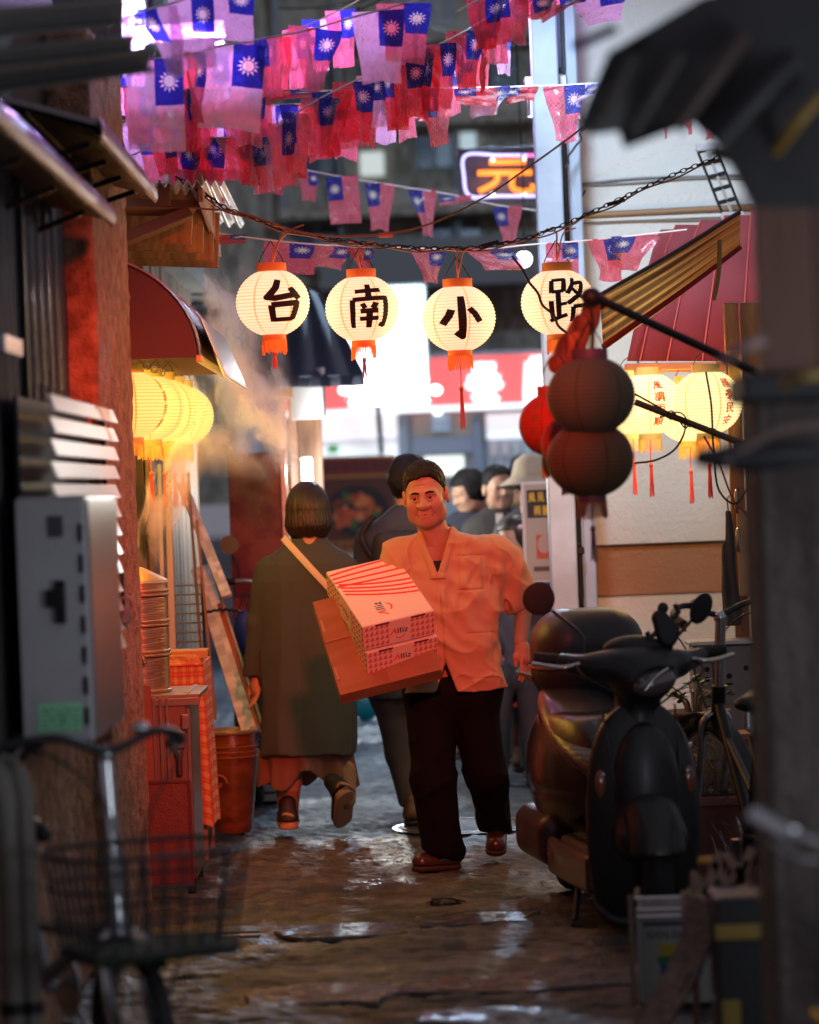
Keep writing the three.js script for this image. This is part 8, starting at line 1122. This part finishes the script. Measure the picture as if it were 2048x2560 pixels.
// ---------------------------------------------------------------- bystanders across the street
const crowd = [
  ['bystander with bowed dark head and navy coat beside the walking person', 1170, 1176, 18.6, [0.35, -1.1, 0], 'fluffy', [0.02, 0.024, 0.045], [0.03, 0.03, 0.035]],
  ['bystander in dark suit with open white shirt looking this way', 1246, 1166, 18.2, [0, 0.35, 0.03], 'short', [0.028, 0.025, 0.026], [0.02, 0.02, 0.024]],
  ['bystander in profile right behind the suited bystander', 1294, 1168, 19.6, [0, -1.2, 0], 'short', [0.03, 0.028, 0.03], [0.03, 0.03, 0.03]],
  ['taller bystander at the back of the group', 1306, 1140, 21.5, [0.05, -0.5, 0], 'short', [0.03, 0.03, 0.036], [0.03, 0.03, 0.03]],
  ['bystander with grey cap of hair glimpsed between the bowed and suited ones', 1212, 1190, 20.6, [0.1, 0.7, 0], 'fluffy', [0.1, 0.09, 0.08], [0.03, 0.03, 0.035]],
  ['bystander in tan jacket standing under the shop shelf at the back', 1268, 1186, 22.6, [0, -0.3, 0.04], 'short', [0.22, 0.15, 0.09], [0.04, 0.04, 0.05]],
  ['bystander in pale jacket half hidden behind the menu board', 1366, 1178, 20.2, [0.05, -0.8, 0], 'fluffy', [0.3, 0.28, 0.27], [0.05, 0.05, 0.06]],
  ['bystander in beige bucket hat with back turned', 1332, 1160, 17.6, [0.1, 2.6, 0], 'short', [0.05, 0.048, 0.055], [0.03, 0.03, 0.034]],
];
crowd.forEach(([label, px, top, Z, hr, hair, jacket, trousers], i) => {
  const k = 13.2 / Z, hc = top + 76 * k, sh = top + 226 * k, hip = top + 560 * k, w = 118 * k;
  walker(label, Z, px, [[top + 142 * k, px - 46 * k, px + 46 * k, 0.085], [top + 166 * k, px - 92 * k, px + 92 * k, 0.1], [top + 190 * k, px - w, px + w, 0.12], [top + 260 * k, px - w - 10, px + w + 10, 0.14], [hip + 70 * k, px - w, px + w, 0.15]], [px, hc, 0.02], hr, hair, hairBlack, standing(px, sh, hip, Z, 86 * k), { jacket, trousers, faces: Math.cos(hr[1]) > 0 ? 1 : -1 }, (t, J, hd) => {
    if (i === 1) { part(t, 'white_shirt', sheet((u, v) => J(px + mix(-6, 12, u) * (1 - v * 0.75) + v * 2, mix(top + 162 * k, top + 330 * k, v), 0.155 - 0.03 * (1 - v)), 6, 10, 0.004), M([0.6, 0.54, 0.48], 0.7)); for (const s of [-1, 1]) part(t, 'eye', placeHead(ball(0.012, s * 0.031, 0, 0.077, 1.1, 0.6, 0.7, 10), hd, hr), M([0.05, 0.035, 0.03], 0.3)); }
    if (i === 7) part(t, 'bucket_hat', placeHead(lathe([[0.001, 0.155], [0.05, 0.152], [0.088, 0.12], [0.1, 0.06], [0.104, 0.045], [0.16, 0.0], [0.158, -0.006], [0.1, 0.035]], 36), hd, hr, 1.17), M([0.55, 0.46, 0.33], 0.85, 0, { bump: weave, bumpRepeat: 6, bumpScale: 0.002 }));
  });
});
{ // seated person with long hair, lower than the rest
  const Z = 17.2, px = 1288, top = 1296, k = 13.2 / Z;
  walker('seated bystander with long dark hair and slate coat beside the menu board', Z, px, [[top + 140 * k, px - 40 * k, px + 60 * k, 0.085], [top + 165 * k, px - 60 * k, px + 100 * k, 0.1], [top + 200 * k, px - 80 * k, px + 130 * k, 0.13], [top + 330 * k, px - 90 * k, px + 140 * k, 0.16], [top + 500 * k, px - 90 * k, px + 140 * k, 0.18]], [px, top + 74 * k, 0.02], [0.05, -0.9, 0.05], 'long', M([0.03, 0.018, 0.012], 0.45), { shL: [px - 62, top + 170], shR: [px + 62, top + 170], elL: [px - 80, top + 260, 0.05], elR: [px + 84, top + 260, 0.05], wrL: [px - 50, top + 330, 0.2], wrR: [px + 40, top + 330, 0.2], hipL: [px - 34, top + 400], hipR: [px + 34, top + 400], knL: [px - 40, top + 400, 0.38], knR: [px + 40, top + 400, 0.38], anL: [px - 44, onGroundPx(px, 16.82, 0.085), 0.38], anR: [px + 44, onGroundPx(px, 16.82, 0.085), 0.38] }, { jacket: [0.06, 0.065, 0.08], trousers: [0.03, 0.03, 0.035], faces: 1 });
  const s = thing('low_stool', 'low wooden stool under the seated bystander', 'stool', V(at(px, 1700, Z).x, 0, -Z)), sy = at(px, top + 400, Z).y - 0.13; part(s, 'seat', box(0.34, 0.03, 0.3, 0, sy, 0), M([0.3, 0.17, 0.09], 0.6)); for (const [x, z] of [[-0.14, -0.12], [0.14, -0.12], [-0.14, 0.12], [0.14, 0.12]]) part(s, 'leg', box(0.03, sy, 0.03, x, sy / 2, z), M([0.3, 0.17, 0.09], 0.6));
}
{ // menu board on a stand, in front of the bystanders
  const Z = 16.7, P0 = at(1350, 1330, Z), t = thing('menu_board', 'white framed menu board with yellow lettering on black and food picture', 'sign', V(P0.x, 0, P0.z)), y = P0.y, art = canvasTexture(192, 512, (c, w, h) => {
    c.fillStyle = '#b09a86'; c.fillRect(0, 0, w, h); c.fillStyle = '#16100c'; c.fillRect(14, 30, 164, 150); ['feng', 'min', 'an'].forEach((g, i) => brush(c, g, 24 + i * 52, 44, 40, 50, 7, '#d8a520', i)); ['yu', 'guo'].forEach((g, i) => brush(c, g, 54 + i * 52, 116, 40, 50, 7, '#d8a520', i)); c.fillStyle = '#c24a20'; c.fillRect(60, 270, 118, 130); c.fillStyle = '#b98f80'; c.beginPath(); c.ellipse(110, 320, 42, 50, 0.3, 0, 7); c.fill(); c.fillStyle = '#5c3c2c'; c.fillRect(40, 440, 120, 26);
  });
  part(t, 'print', new THREE.PlaneGeometry(0.17, 0.5), M([0.9, 0.9, 0.9], 0.5, 0, { map: art }), V(0.01, y, 0.014)); part(t, 'frame', box(0.2, 0.53, 0.02, 0.01, y, 0), M([0.6, 0.52, 0.48], 0.5)); part(t, 'stand', [box(0.03, y - 0.26, 0.03, 0.01, (y - 0.26) / 2, -0.01), box(0.24, 0.02, 0.2, 0.01, 0.012, 0)], metalDark); part(t, 'clip', ball(0.014, -0.1, y + 0.03, 0.015), M([0.7, 0.5, 0.45], 0.4));
}
renderer.render(scene, camera);
